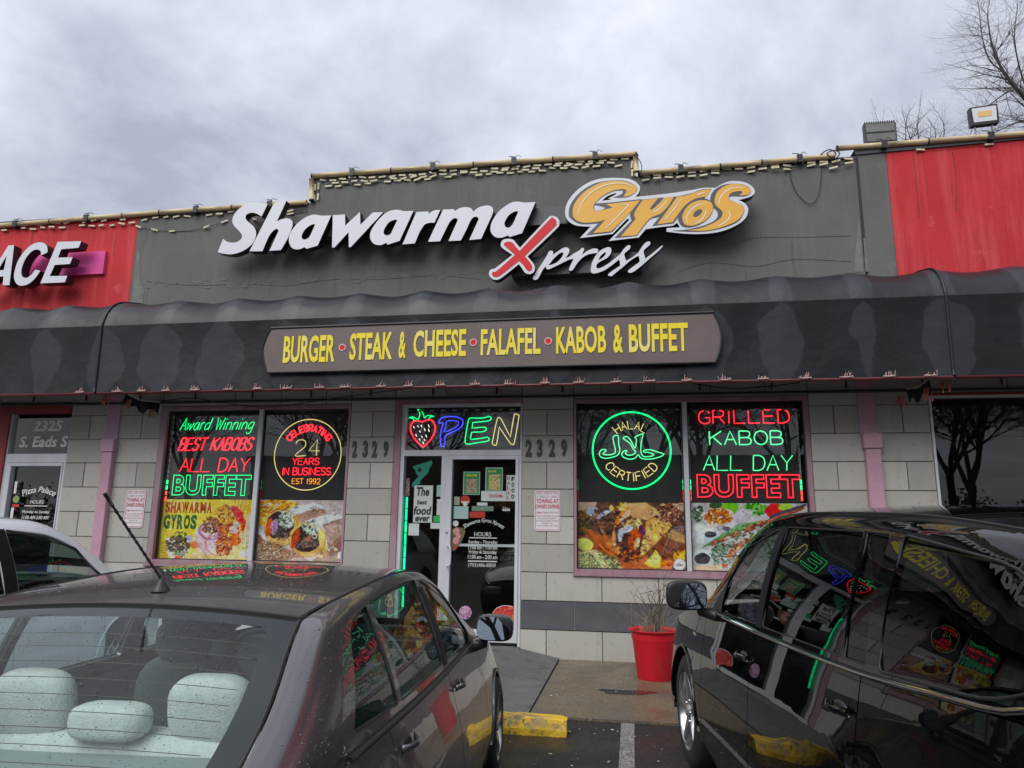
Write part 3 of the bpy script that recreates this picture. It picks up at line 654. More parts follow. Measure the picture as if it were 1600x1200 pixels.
# frayed lacing along the lower edge
rnd = random.Random(5)
for px in [183, 219, 262, 305, 353, 400, 447, 497, 540, 592, 640, 689, 742, 796, 850, 905, 960, 1015, 1073, 1130, 1193, 1256, 1320, 1388, 1453, 127]:
    q = W(px+rnd.uniform(-3, 3), 615-px*.0225, -AP-.01); par_ = AW2 if q.x > XL else AW1
    b = MB(); z = AZb+.004; 
    for i in range(rnd.randint(8, 17)):
        x = q.x+rnd.gauss(0, .035); hgt = rnd.uniform(.01, .075)*rnd.choice((.5, 1, 1))*(1 if i < 8 else .5); lean = rnd.uniform(-.02, .03)
        b.tube([(x, -AP-.014, z-.008), (x+lean*.5, -AP-.02, z+hgt*.6), (x+lean, -AP-.013, z+hgt)], [.0045, .004, .0015], 4)
    b.tube([(q.x-.06, -AP-.018, z+.002), (q.x, -AP-.022, z-.006*rnd.random()), (q.x+.065, -AP-.018, z+.004)], .007, 5)
    b.obj('frayed_lace', M_fray, par_)
# torn flaps hanging at both ends
M_torn = mat('torn_vinyl', (.02, .02, .03), .35); M_rope = mat('red_lacing', (.42, .12, .10), .8)
def torn(lab, A, Bp, frays):
    t = thing('torn_awning_flap', lab, 'torn awning', A)
    b = MB(); A = Vector(A); Bv = Vector(Bp); n = 8; V = []
    for i in range(n+1):
        p = A.lerp(Bv, i/n); w = .13+.05*math.sin(i*1.7); sag = -.05*math.sin(math.pi*i/n)
        V += [(p.x, p.y, p.z+sag), (p.x+.01*math.sin(i), p.y-.03, p.z+sag-w)]
    o = obj('flap', V, [(2*i, 2*i+2, 2*i+3, 2*i+1) for i in range(n)], M_torn, t)
    b = MB(); b.tube([A+Vector((0, -.01, .01)), (A+Bv)/2+Vector((0, -.01, -.035)), Bv+Vector((0, -.01, .01))], .007, 5); b.obj('edge_cord', mat('pale_cord', (.5, .45, .45), .6), t)
    for f in frays:
        b = MB(); f = Vector(f)
        for i in range(9):
            x = rnd.uniform(-.05, .05); b.tube([f+Vector((x, rnd.uniform(-.02, .02), .05)), f+Vector((x+rnd.uniform(-.04, .02), -.02, rnd.uniform(-.12, -.03)))], .0075, 4)
        b.obj('lacing', M_rope, t)
torn('torn black flap with red lacing hanging above the left window', W(196, 615, -.6), W(250, 629, -.35), [W(168, 621, -.7), W(200, 630, -.6), W(238, 640, -.3), W(245, 632, -.3)])
torn('torn black flap with red lacing hanging left of the dark window', W(1452, 592, -.6), W(1416, 609, -.35), [W(1410, 625, -.3), W(1452, 612, -.6), W(1478, 600, -.7)])
# ------------------------------------------------------------------ sign on the awning
BY = -AP-.055
M_brown = mat('brown_sign_face', (.125, .092, .09), .45, var=[(1.5, 4, .35, .7, (.155, .122, .118), .8), ((40, 40, .8), 5, .64, .72, (.06, .045, .045), .7), ((16, 16, .6), 4, .6, .68, (.10, .075, .075), .8)])
M_yel2 = mat('yellow_letter', (.80, .66, .02), .4, var=[(3, 3, .48, .66, (.78, .72, .26), .6)])
t = thing('awning_menu_sign', 'long brown sign with yellow lettering, burger to buffet, on the awning', 'sign', W(770, 535, BY))
o1 = 'c'
pts = crom([W_ for W_ in []], False) if False else None
def wl(s, Y, k=4): return [(W(x, y, Y).x, W(x, y, Y).z) for x, y in outline(s, k)]
SGN = '423.5,513c 1115,488c 1124,507 1127.5,527.5 1124,550 1118,566c 416.5,582c 411.5,562 410.5,545 416,527'
b = MB(); b.prism([wl(SGN, BY, 4)], BY, -AP-.02, back=True); b.obj('face', M_brown, t)
Pq = wl(SGN, BY, 4); b = MB(); b.tube([(x, BY+.004, z) for x, z in Pq], .018, 6, closed=True); b.obj('trim', M_pip, t)
for wd, (x0, y0), (x1, y1) in (('BURGER', (441.8, 567.3), (525, 523.2)), ('STEAK', (545.6, 563), (614.5, 519)), ('&', (622.5, 560.2), (635.5, 518)), ('CHEESE', (645.5, 558.5), (729, 514.3)), ('FALAFEL', (751, 555.3), (845, 512)), ('KABOB', (869, 552.8), (946.7, 509)), ('&', (958.3, 551.7), (972.8, 507)), ('BUFFET', (983, 550.7), (1074.3, 504.3))):
    a = W(x0, y0, BY); c = W(x1, y1, BY); zc = a.z
    V, F = glyphs(wd, .025)
    # one mesh per letter
    adv = []; tot = W_ = None
    xs_ = sorted(v[0] for v in V); gx0, gx1 = xs_[0], xs_[-1]; cur = 0
    full = len(wd)
    for i, ch in enumerate(wd):
        Vp = glyphs(wd[:i+1], .025)[0]; Vo = glyphs(ch, .025)[0]
        e1 = max(v[0] for v in Vp); w_ = max(v[0] for v in Vo)-min(v[0] for v in Vo)
        X1_ = a.x+(e1-gx0)/(gx1-gx0)*(c.x-a.x); X0_ = X1_-w_/(gx1-gx0)*(c.x-a.x)
        b = MB(); fit_text(b, ch, X0_, X1_, a.z, c.z, BY-.008, .006, .025); b.obj('letter', M_yel2, t)
for px, py in ((535, 543), (739.6, 535), (856.6, 533)):
    p = W(px, py, BY); b = MB(); b.lathe([(0, -.004), (.034, -.004), (.034, .004)], (p.x, BY-.004, p.z), 20, 'y'); d = b.obj('dot', M_redv, t)
    b = MB(); b.lathe([(.036, -.006), (.046, -.006), (.046, .004)], (p.x, BY-.002, p.z), 20, 'y'); b.obj('dot_ring', mat('pale_pink', (.8, .5, .5), .5) if px < 600 else bpy.data.materials['pale_pink'], d)

# ------------------------------------------------------------------ main channel-letter sign
FY = -.30; DEP = .125
def tr(s, ox, oy, k, n=4, Y=FY): return [(W(ox+x/k, oy+y/k, Y).x, W(ox+x/k, oy+y/k, Y).z) for x, y in outline(s, n)]
LS = thing('shop_name_sign', 'big raised shop name sign, white, orange and red letters on raceway boxes', 'sign', W(760, 370, FY))
rw = mat('raceway_grey', (.075, .08, .088), .45)
za_, zb_ = W(870, 324, -.15).z, W(870, 351, -.15).z
b = MB(); b.bbox(W(450, 350, -.15).x, W(1125, 330, -.15).x, -.17, -.002, zb_, za_, .004); b.obj('raceway', rw, LS)
za_, zb_ = W(900, 399, -.15).z, W(900, 428, -.15).z
b = MB(); b.bbox(W(800, 400, -.15).x, W(1003, 400, -.15).x, -.17, -.002, zb_, za_, .004); b.obj('raceway', rw, LS)
def chan(loops, nm='letter', y=FY, face=M_white, dep=DEP, ret=M_ret, parent=LS):
    b = MB(); b.prism(loops, y, None); o = b.obj(nm, face, parent)
    b = MB(); b.prism(loops, y+.004, y+dep, back=True); b.obj('return', ret, o)
    # slim retainer lip
    b = MB()
    for l in loops: b.tube([(x, y+.006, z) for x, z in l], .0055, 4, closed=True)
    b.obj('edge_trim', ret, o); return o
IA = (330, 290, 8); IB = (500, 290, 8); IC = (660, 290, 8); ID = (870, 270, 10); IF = (750, 330, 10); IG = (890, 360, 10); IH = (0, 360, 8.889)
chan([tr('80,832c 150,663c 190,697 250,712 320,705 375,665 383,620 350,570 300,520 268,470 268,410 300,340 360,280 440,225 530,203 620,207 705,232c 628,388c 580,355 520,338 460,350 428,385 440,430 490,475 535,520 560,580 550,660 510,730 440,790 350,835 250,858 150,850', *IA)])
chan([tr('478,820c 785,218c 940,188c 820,450c 880,420 960,410 1010,440 1018,490 985,590 940,690 870,805c 728,815c 835,580 838,555 820,540 780,560 730,620 690,700 640,820c', *IA)])
chan([tr('1500,372c 1330,750c 1190,790c 1168,768c 1100,795 1030,790 985,745 970,670 990,590 1060,490 1150,415 1250,368 1320,365 1380,375', *IA), tr('1300,482c 1250,490 1180,540 1140,600 1130,650 1160,675 1205,660 1240,620', *IA)])
chan([tr('160,370c 312,360c 315,500c 500,328c 505,490c 660,335c 790,333c 385,768c 360,768c 357,580c 180,775c 150,770c', *IB)])
chan([tr('1168,315c 995,690c 845,738c 828,714c 760,742 690,735 640,690 625,620 650,540 720,440 810,350 900,308 980,302 1050,318', *IB), tr('968,426c 920,430 860,460 810,530 795,580 805,610 840,622 880,605 905,560', *IB)])
chan([tr('1030,735c 1205,330c 1355,322c 1360,350c 1430,308 1503,305c 1430,465c 1380,462 1310,485 1270,540 1240,590 1185,722c', *IB)])
chan([tr('70,702c 260,298c 395,295c 405,318c 470,280 550,268 610,285 635,325c 700,275 780,250 850,255 885,295 870,370 810,500 735,665c 585,680c 690,450 700,410 680,390 640,395 600,440 550,550 480,685c 325,692c 430,460 440,425 425,408 390,410 345,450 300,530 220,695c', *IC)])
chan([tr('1415,203c 1245,595c 1090,642c 1070,622c 990,650 920,645 870,605 850,540 870,450 940,340 1030,260 1120,208 1200,200 1280,212', *IC), tr('1200,322c 1150,325 1080,370 1035,440 1025,480 1040,518 1080,525 1110,505 1140,460', *IC)])
# X
xo = chan([tr('145,970 170,920 235,905c 510,690c 350,580 328,520 360,460 440,440 520,455 570,510 628,580c 1050,130 1110,85 1180,90 1235,140 1240,210 1190,290 745,715c 840,830 860,900 840,960 780,990 710,970 660,900 610,835c 350,1040 260,1080 190,1060 150,1010', *IF)], y=FY-.02)
b = MB(); b.prism([tr('190,985 215,950 265,940 550,690c 400,560 375,525 400,495 460,485 520,505 560,560 622,630c 1090,140 1140,118 1190,150 1195,210 1165,260 705,710c 800,830 820,890 805,930 770,945 730,920 680,850 612,785c 340,1000 270,1035 210,1025', *IF)], FY-.024, FY-.0205); b.obj('red_face', M_redv, xo)
# press
chan([tr('820,1035 850,1060 905,1035 985,890 1035,850c 1028,870 1040,890 1075,893 1180,845 1440,718c 1440,675c 1330,725c 1385,640 1390,580 1350,552 1280,570 1130,672c 1140,625 1110,602 1070,620 1040,680 960,810 850,970', *IF), tr('1070,826 1100,790 1150,725 1230,652 1285,630 1300,648 1275,705 1200,785 1110,824', *IF)], y=FY+.03, dep=.1)
chan([tr('0,395c 60,350 150,300 180,265 215,262 222,290 190,370c 270,310 360,272 430,275 445,300 430,335 380,345 280,365 190,420 110,510 50,600 20,618 -10,610 -5,570 60,432c 0,440c', *IG)], y=FY+.029, dep=.1)
chan([tr('330,580 345,500 400,390 470,310 560,260 620,250 650,280 640,350 580,420 450,490 415,550 430,578 480,575 600,510 700,430 780,365c 780,432c 700,500 560,600 440,650 360,660 330,630', *IG), tr('455,440 480,390 540,335 560,330 565,350 530,400 470,445', *IG)], y=FY+.028, dep=.1)
chan([tr('780,375c 830,300 890,235 930,218 950,235 935,280 860,345 862,400 885,465c 990,400 1070,340c 1085,378c 960,450 850,545 720,650 660,700 615,700 600,680 640,640 790,540c 785,480 770,440', *IG)], y=FY+.027, dep=.1)
chan([tr('1070,345c 1120,260 1180,185 1240,160 1260,175 1250,215 1160,300 1165,360 1185,430c 1290,350 1440,228 1450,240 1400,300 1250,430 1100,560 990,640 930,650 912,630 940,595 1095,480c 1090,420 1075,385', *IG)], y=FY+.026, dep=.1)
# Gyros plate with layered vinyl
gp_ = chan([tr('360,1020c 530,840c 400,835 280,815 190,760 140,690 130,600 150,500 210,390 320,270 460,170 620,105 800,80 980,80 1130,95 1230,140 1290,200 1300,260 1270,330 1225,375c 1500,350c 1800,315c 2100,270 2250,240 2350,232 2480,235c 2570,180 2690,135 2800,128 2930,145 3030,195 3090,265 3085,325 3020,375 2920,405 2840,425c 2930,470 2985,540 2990,600 2960,690 2870,780 2700,870 2500,930 2250,955 2000,950 1715,920c 1715,865c 1925,850c 1880,780c 1820,825c 1600,850 1390,880c 1280,1010c 810,1065c 1135,735c 1108,712c 870,955c', *ID), tr('705,437c 790,365 915,318 925,332 860,372 800,398c 855,418c', *ID)], 'letter_plate')
def lay(s, m, y, nm, holes=()):
    b = MB(); b.prism([tr(s, *ID)]+[tr(h_, *ID) for h_ in holes], FY-y, FY-y+.0012); return b.obj(nm, m, gp_)
lay('185,640 200,530 260,420 380,290 540,188 700,138 900,118 1060,125 1200,180 1255,240 1225,310 1110,378 950,390 880,385c 1000,340 1030,292 1000,278 880,292 740,360 640,440 600,480c 850,462 1100,435 1310,412c 1280,560 1130,640c 870,920c 800,940 460,975c 650,792c 450,805 330,790 240,735 195,690', M_navy, .0025, 'shadow_vinyl', ['580,510c 640,512 770,548c 680,585 592,592c'])
lay('250,640 255,550 300,450 400,330 520,240 680,160 850,130 1030,132 1180,180 1250,240 1215,320 1110,365 1040,376c 1092,290 1062,262 980,260 850,290 720,360 620,450 572,520 588,598c 690,588 872,545c 770,492c 1060,460 1300,432c 1120,650 850,915c 570,945c 762,735c 640,765 450,782 330,755 265,700', M_orange, .005, 'orange_vinyl')
lay('1312,420c 1850,370c 1740,540 1600,685 1450,735 1250,985c 900,1020c 1170,745c 1148,690 1155,620 1250,510', M_navy, .0035, 'shadow_vinyl')
lay('1345,425c 1585,400c 1465,545 1470,580 1500,570 1600,480 1680,388c 1830,375c 1740,520 1620,640 1450,720 1240,980c 1000,995c 1240,715c 1213,690 1215,630 1270,530', M_orange, .006, 'orange_vinyl')
lay('1852,376c 2100,320 2200,280 2300,255 2418,252c 2290,410 2100,480 1960,620 1822,790c 1490,832c', M_navy, .003, 'shadow_vinyl')
lay('1878,380c 2060,345 2200,290 2320,264 2408,262c 2335,375c 2200,395 2080,450 1960,560 1808,775c 1570,808c', M_orange, .0055, 'orange_vinyl')
lay('1893,690 1920,600 2000,490 2150,408 2290,397 2400,440 2445,520 2430,610 2370,710 2250,800 2100,850 1980,845 1910,780', M_navy, .0045, 'shadow_vinyl')
lay('1960,700 1985,610 2060,510 2180,445 2300,430 2400,460 2440,530 2420,620 2340,730 2220,800 2090,830 1990,800', M_orange, .0068, 'orange_vinyl', ['2130,670 2160,610 2230,570 2270,590 2255,640 2190,690 2140,690'])
lay('2395,420 2420,320 2500,240 2620,185 2780,170 2900,182 3000,230 3032,285 3000,335 2920,368 2720,368 2700,420 2780,460 2880,500 2928,560 2912,650 2830,760 2650,845 2400,905 2150,920 1950,915 1790,905c 2000,890 2200,850 2350,805 2470,740 2515,670 2500,600 2440,540 2400,480', M_navy, .004, 'shadow_vinyl')
lay('2465,430 2490,330 2560,250 2680,190 2820,175 2940,205 3022,260 3024,300 2990,340 2900,357 2840,352c 2895,320 2890,295 2840,290 2740,310 2690,360 2700,430 2780,465 2870,500 2925,570 2900,660 2800,760 2600,845 2400,897 2200,910 2020,895c 2200,880 2400,810 2550,720 2590,640 2570,590 2500,530 2470,480', M_orange, .0073, 'orange_vinyl')
def ribbon(pts, w, m, y, nm='highlight_vinyl'):
    P = crom(pts, False, 4); n = len(P); A = []; Bq = []
    for i, p in enumerate(P):
        a = P[max(i-1, 0)]; c = P[min(i+1, n-1)]; d = (c[0]-a[0], c[1]-a[1]); l = math.hypot(*d) or 1; ww = w*math.sin(math.pi*(i+.35)/(n+.0))**.5/2
        A.append((p[0]-d[1]/l*ww, p[1]+d[0]/l*ww)); Bq.append((p[0]+d[1]/l*ww, p[1]-d[0]/l*ww))
    V = [(W(ID[0]+x/10, ID[1]+z/10, FY-y)) for x, z in A+Bq]
    obj(nm, V, [(i, i+1, n+i+1, n+i) for i in range(n-1)], m, gp_)
for pts in ([(330, 690), (345, 590), (400, 460), (510, 330), (660, 230), (850, 170), (1050, 165), (1200, 225)], [(990, 500), (1115, 495), (1020, 610), (880, 750), (750, 890)], [(1725, 410), (1650, 520), (1560, 590), (1490, 630)], [(1960, 385), (1860, 530), (1760, 650), (1680, 750)], [(2180, 355), (2240, 325), (2310, 310)], [(2320, 485), (2200, 500), (2080, 600), (2025, 700), (2040, 790)], [(2335, 580), (2310, 660), (2250, 740), (2150, 800)], [(2530, 500), (2545, 400), (2620, 300), (2740, 235), (2930, 225)], [(2675, 590), (2705, 650), (2680, 720), (2600, 790), (2500, 838)]):
    ribbon([(p[0]-7, p[1]-7) for p in pts], 34, M_tan, .0083); ribbon(pts, 20, M_cream, .0092)
# ACE sign on the red panel
LA = thing('pizza_shop_sign', 'white slanted letters ending in ACE on a pink raceway, on the red wall', 'sign', W(60, 410, -.3))
Mpk = mat('pink_raceway', (.70, .07, .30), .45)
p0, p1 = W(-60, 405, -.05), W(165, 390, -.05)
b = MB(); b.prism([[(p0.x, W(148, 428, -.05).z), (p1.x, W(148, 428, -.05).z), (p1.x, W(165, 392, -.05).z), (p0.x, W(165, 392, -.05).z)]], -.05, -.002, back=True); b.obj('raceway', Mpk, LA)
chan([tr('115,210c 195,205c 130,760c 38,762c 48,638c -75,645c -150,785c -240,790c', *IH), tr('95,345c 52,550c -30,556c', *IH)], parent=LA, dep=.15)
chan([tr('568,348c 657,305c 660,270 650,215 610,178 540,165 440,200 340,290 250,420 205,560 195,660 230,740 300,768 400,740 490,660 560,560c 490,545c 440,610 380,655 330,655 300,620 300,530 350,400 430,300 500,265 550,275 570,310', *IH)], parent=LA, dep=.15)
chan([tr('800,158c 1130,150c 1090,240c 850,262c 805,378c 1010,372c 970,465c 760,480c 690,635c 935,630c 900,720c 560,735c', *IH)], parent=LA, dep=.15)
chan([tr('-420,240c -340,235c -490,715c -260,705c -290,800c -600,812c', *IH)], parent=LA, dep=.15)

# ------------------------------------------------------------------ house numbers
M_num = mat('dark_numeral', (.035, .045, .04), .5)
for lab, ds in (('dark number 2329 left of the entrance', ((549.5, 558.2), (566, 575), (580.5, 589.5), (598.2, 607)) ), ('dark number 2329 right of the entrance', ((821, 830.8), (838.7, 847.5), (857.5, 867.2), (876.5, 886)))):
    zt, zb = (688.7, 714.7) if ds[0][0] < 700 else (686.3, 713.7)
    t = thing('house_number', lab, 'number', W(ds[0][0], zb, -.012))
    for ch, (a, c) in zip('2329', ds):
        p = W(a, zb, -.012); q = W(c-.0, zt, -.012); b = MB()
        fit_text(b, ch, p.x, q.x, p.z, q.z, -.014, .01, .045); b.obj('digit', M_num, t)

# ------------------------------------------------------------------ tow-away signs
M_sgw = mat('white_sign_metal', (.74, .72, .75), .4); M_sgr = mat('sign_red_print', (.50, .03, .06), .5); M_sgd = mat('sign_dull_print', (.36, .12, .16), .5)
TL = [('2325, 2329 & 2333', .955, .90, .82, 0), ('S. EADS ST. ONLY', .875, .82, .8, 0), ('TOWING AT', .79, .68, .86, 1), ("OWNER'S EXPENSE", .655, .55, .9, 1), ('24Hr Tow', .48, .43, .42, 1), ('IN EFFECT 24/7', .475, .435, .4, 0), ('IF NO CUSTOMER CALLING', .385, .35, .86, 0), ('PRIVATE PROPERTY', .325, .29, .7, 0), ('NO UNAUTHORIZED PARKING', .265, .23, .86, 0), ('TOWING CO.', .205, .17, .45, 0), ('ALEXANDRIA, VA 22305', .145, .11, .8, 0)]
for lab, a, c in (('white tow away sign with red lettering on blocks left of the left window', (186.5, 824), (226, 766)), ('white tow away sign with red lettering between entrance and right window', (834.5, 829.5), (875.5, 766.5))):
    p = W(*a, -.012); q = W(*c, -.012); x0, x1, z0, z1 = p.x, q.x, p.z, q.z; w = x1-x0; hh = z1-z0
    if a[0] < 500: x0 += .055; x1 = x0+.305
    t = thing('tow_away_sign', lab, 'sign', (x0, -.01, z0), group='tow away signs on the block wall'); w = x1-x0
    def rr(x0, x1, z0, z1, r):
        return [(cx+r*math.cos(A), cz+r*math.sin(A)) for cx, cz, A0 in ((x1-r, z1-r, 0), (x0+r, z1-r, math.pi/2), (x0+r, z0+r, math.pi), (x1-r, z0+r, 1.5*math.pi)) for A in (A0+math.pi/2*i/5 for i in range(6))]
    b = MB(); b.prism([rr(x0, x1, z0, z1, .035)], -.012, -.008, back=True); b.obj('plate', M_sgw, t)
    b = MB(); b.prism([rr(x0+.012, x1-.012, z0+.012, z1-.012, .028), rr(x0+.018, x1-.018, z0+.018, z1-.018, .024)], -.0135, -.012); b.obj('border', M_sgr, t)
    for s, zt, zb, wd, rd in TL:
        b = b2 = MB()
        cx = (x0+x1)/2+( -.20*w if s == '24Hr Tow' else .22*w if s.startswith('IN EF') else 0)
        fit_text(b if rd else b2, s, cx-w*wd/2, cx+w*wd/2, z0+hh*zb, z0+hh*zt, -.0138, 0, .02 if rd else .0); b.obj('text_line', M_sgr if rd else M_sgd, t)
    for zz_ in (.965, .04):
        b = MB(); b.lathe([(0, -.006), (.005, -.005), (.006, 0)], ((x0+x1)/2, -.012, z0+hh*zz_), 8, 'y'); b.obj('bolt', M_alud, t)
# ------------------------------------------------------------------ neon signs
NY = .105
E_red = emis('neon_red', (1, .02, .04), 1.05); E_green = emis('neon_green', (.0, .85, .22), .95); E_yel = emis('neon_yellow', (.95, .80, .30), .52); E_org = emis('neon_orange', (1, .33, .03), .7)
E_blue = emis('neon_blue', (.05, .06, 1), 1.1); E_wht = emis('neon_white', (1, .95, .75), .7); E_lgreen = emis('neon_mint', (.10, .9, .36), .85); E_gstrip = emis('green_led_strip', (.0, 1, .40), .85)
def panel(px0, px1, zt, zb, lab):
    b = MB(); b.bbox(W(px0, 700, .13).x, W(px1, 700, .13).x, .122, .136, zb, zt, .003); o = b.obj('black_sign_board', M_black); tag(o, lab, 'sign board'); return o
PT = W(400, 781, .125).z
panel(272, 402, 3.185, PT+.002, 'black board behind the award winning kabobs neon'); panel(413, 545, 3.185, PT+.002, 'black board behind the circular 24 years neon')
panel(903, 1063, 3.20, PT+.002, 'black board behind the round halal neon'); panel(1079, 1247, 3.20, PT+.002, 'black board behind the grilled kabob neon')
b = MB(); b.bbox(W(635, 690, .13).x, W(811, 690, .13).x, .122, .136, W(700, 701.5, .13).z+.02, 3.19, .003); tag(b.obj('black_sign_board', M_black), 'black board behind the OPEN neon over the door', 'sign board')
def nthing(lab, px, py): return thing('neon_sign', lab, 'neon sign', W(px, py, NY), group='neon signs in the shop windows')
def nw(t, s, LB, RT_, m, r=.0075, slant=0, **k):
    a = W(*LB, NY); c = W(*RT_, NY); neon_word(t, s, a.x, c.x-slant*(c.z-a.z), a.z, c.z, NY, r, m, slant=slant, **k)
t = nthing('green script neon reading Award Winning', 340, 664); nw(t, 'Award Winning', (281, 672), (401, 652), E_green, .006, .3, gap=.22)
t = nthing('red slanted neon reading BEST KABOBS', 335, 693); nw(t, 'BEST KABOBS', (278, 704), (397.5, 684), E_red, .0075, .3, double=.014)
t = nthing('red neon reading ALL DAY in the left window', 335, 727); nw(t, 'ALL DAY', (280.5, 737), (391, 716), E_red, .0085, .1, gap=.2)
def out_word(t, s, LB, RT_, m, shear=0., tube=.014, bold=.03):
    a = W(*LB, NY); c = W(*RT_, NY); gx = glyphs(s, bold, shear); x0 = min(v[0] for v in gx[0]); x1 = max(v[0] for v in gx[0])
    for i, ch in enumerate(s):
        e1 = max(v[0] for v in glyphs(s[:i+1], bold, shear)[0]); Vo = glyphs(ch, bold, shear)[0]; w_ = max(v[0] for v in Vo)-min(v[0] for v in Vo)
        X1 = a.x+(e1-x0)/(x1-x0)*(c.x-a.x); X0 = X1-w_/(x1-x0)*(c.x-a.x); b = MB(); fit_text(b, ch, X0, X1, a.z, c.z, NY, 0, bold, shear, tube); b.obj('letter', m, t, smooth=True)
t = nthing('green double outline neon reading BUFFET', 330, 760); out_word(t, 'BUFFET', (268, 774), (393.5, 742), E_green)
for s_ in (0,):
    pass
t = nthing('round yellow neon with red CELEBRATING 24 YEARS IN BUSINESS', 480, 710)
def ring(t, cx, cy, rpx, m, r=.0075):
    c = W(cx, cy, NY); R_ = (W(cx+rpx, cy, NY).x-W(cx-rpx, cy, NY).x)/2
    b = MB(); b.tube([(c.x+R_*math.cos(A), NY, c.z+R_*math.sin(A)) for A in (2*math.pi*i/64 for i in range(64))], r, 6, closed=True); b.obj('ring', m, t, smooth=True); return c, R_
def arcword(t, s, c, r0, r1, a0, a1, m, r=.006, double=0.):
    """a0,a1 degrees; text read left to right, r0 radius of the baseline, r1 of the cap line"""
    L_ = 10.0
    def fn(x, y, z): A = R(a0+(a1-a0)*x/L_); rr = r0+(r1-r0)*z; return (c.x+rr*math.cos(A), y, c.z+rr*math.sin(A))
    neon_word(t, s, 0, L_, 0, 1, NY, r, m, fn=fn, double=double)
c, R_ = ring(t, 480.5, 710, 52, E_yel, .006); arcword(t, 'CELEBRATING', c, .66*R_, .84*R_, 146, 34, E_red, .009, double=.008)
nw(t, '24', (461, 712), (500, 687), E_yel, .0055); nw(t, 'YEARS', (457, 726), (499, 716), E_red, .0075); nw(t, 'IN BUSINESS', (441, 742), (517, 731), E_red, .0075, gap=.22); nw(t, 'EST 1992', (456, 756), (500.5, 748), E_org, .005)
t = nthing('round green neon with yellow HALAL CERTIFIED and green Arabic script', 986, 704)
c, R_ = ring(t, 986.5, 703.5, 61, E_green, .011); arcword(t, 'HALAL', c, .56*R_, .77*R_, 129, 52, E_yel); arcword(t, 'CERTIFIED', c, .80*R_, .58*R_, 210, 328, E_yel)
def nloop(t, s, ox, oy, k, m, r, closed=True, nm='stroke'):
    b = MB(); P = outline(s, 3) if closed else None
    if not closed:
        P = []; C = []
        for w in s.split(): C.append(w.endswith('c')); P.append(tuple(float(q) for q in w.rstrip('c').split(',')))
        out = []; i = 0
        while i < len(P)-1:
            j = i+1
            while not C[j]: j += 1
            seg = P[i:j+1]; out += (seg if len(seg) == 2 else crom(seg, False, 3))[:-1]; i = j
        P = out+[P[-1]]
    b.tube([W(ox+x/k, oy+y/k, NY) for x, y in P], r, 6, closed=closed); b.obj(nm, m, t, smooth=True)
AR = (905, 630, 8.57)
nloop(t, '455,450 500,430 525,450 530,560 545,620 520,690 450,722 350,738 285,715 270,670 300,625 350,622 358,640 320,675 340,690 420,690 480,665 480,600 460,520', *AR, E_lgreen, .007)
nloop(t, '590,465 640,445 690,500 742,600 760,560 765,480 745,455 840,412 855,425 835,500 825,600 835,680 870,715 960,710 1000,690 930,660 870,655 860,640 890,625 960,625 1040,650 1120,675 1130,690 1090,715 980,745 880,748 820,730 790,690 740,740 660,748 590,720 570,680 600,640 640,635 620,670 650,695 720,690 758,650 730,625 680,540 610,488', *AR, E_lgreen, .007)
t = nthing('red neon reading GRILLED in the right window', 1160, 651); nw(t, 'GRILLED', (1092, 662), (1232.5, 640), E_red, .0085, gap=.32)
t = nthing('green neon reading KABOB below the red GRILLED', 1165, 684); nw(t, 'KABOB', (1109, 695), (1222, 673), E_lgreen, .008, gap=.26)
t = nthing('green neon reading ALL DAY in the right window', 1168, 723); nw(t, 'ALL DAY', (1099, 735), (1238.5, 711.5), E_lgreen, .007, .06, gap=.2)
t = nthing('red double outline neon reading BUFFET', 1170, 758); out_word(t, 'BUFFET', (1089.5, 777.5), (1249.5, 741), E_red, tube=.020)
OP = (620, 625, 8)
t = nthing('red neon strawberry with green leaves and white seeds', 660, 675)
nloop(t, '170,340 198,280 245,262 320,273c 400,247 450,265 480,330 470,410 420,500 330,592c 240,510 190,430', *OP, E_red, .011, nm='fruit_outline'); nloop(t, '215,262c 200,228 150,225c 200,212 265,245c 288,180 262,115c 320,150 345,228c 390,192 465,205c 418,212 400,240c', *OP, E_green, .007, False, nm='leaves')
for x, y in ((215, 340), (265, 330), (308, 325), (400, 325), (350, 370), (290, 395), (400, 380), (242, 440), (315, 460), (368, 450), (285, 495), (348, 500), (330, 535)):
    a = math.sin(x)*4; b = MB(); b.tube([W(620+(x-6)/8, 625+(y-14+a)/8, NY-.01), W(620+(x+6)/8, 625+(y+14-a)/8, NY-.01)], .006, 5); b.obj('seed', E_wht, t)
t = nthing('blue outlined neon letter P over the door', 705, 675); nloop(t, '525,275 560,225 640,207 760,215 825,260 815,320 760,370 680,410 605,455 600,560 580,582 555,575 545,500 550,400 575,290 535,292', *OP, E_blue, .0075, nm='letter'); nloop(t, '630,265 740,262 772,290 735,340 600,398 608,340', *OP, E_blue, .006, nm='letter_inner')
t = nthing('green outlined neon letter E over the door', 747, 673); nloop(t, '905,235 940,225 1080,225 1150,205 1180,225 1160,255 1080,270 950,280c 940,352c 1080,340 1115,350 1110,380 1060,398 935,402c 920,495c 1050,480 1130,465 1155,490 1130,515 1000,535 890,552 855,530 860,450 885,300', *OP, E_green, .0075, nm='letter')
t = nthing('yellow outlined neon letter N over the door', 790, 672); nloop(t, '1255,240 1290,228 1310,250 1420,465c 1465,200 1490,175 1520,190 1525,220 1470,530 1440,550 1410,530 1280,335c 1250,540 1225,565 1195,545 1200,500', *OP, E_yel, .0065, nm='letter')

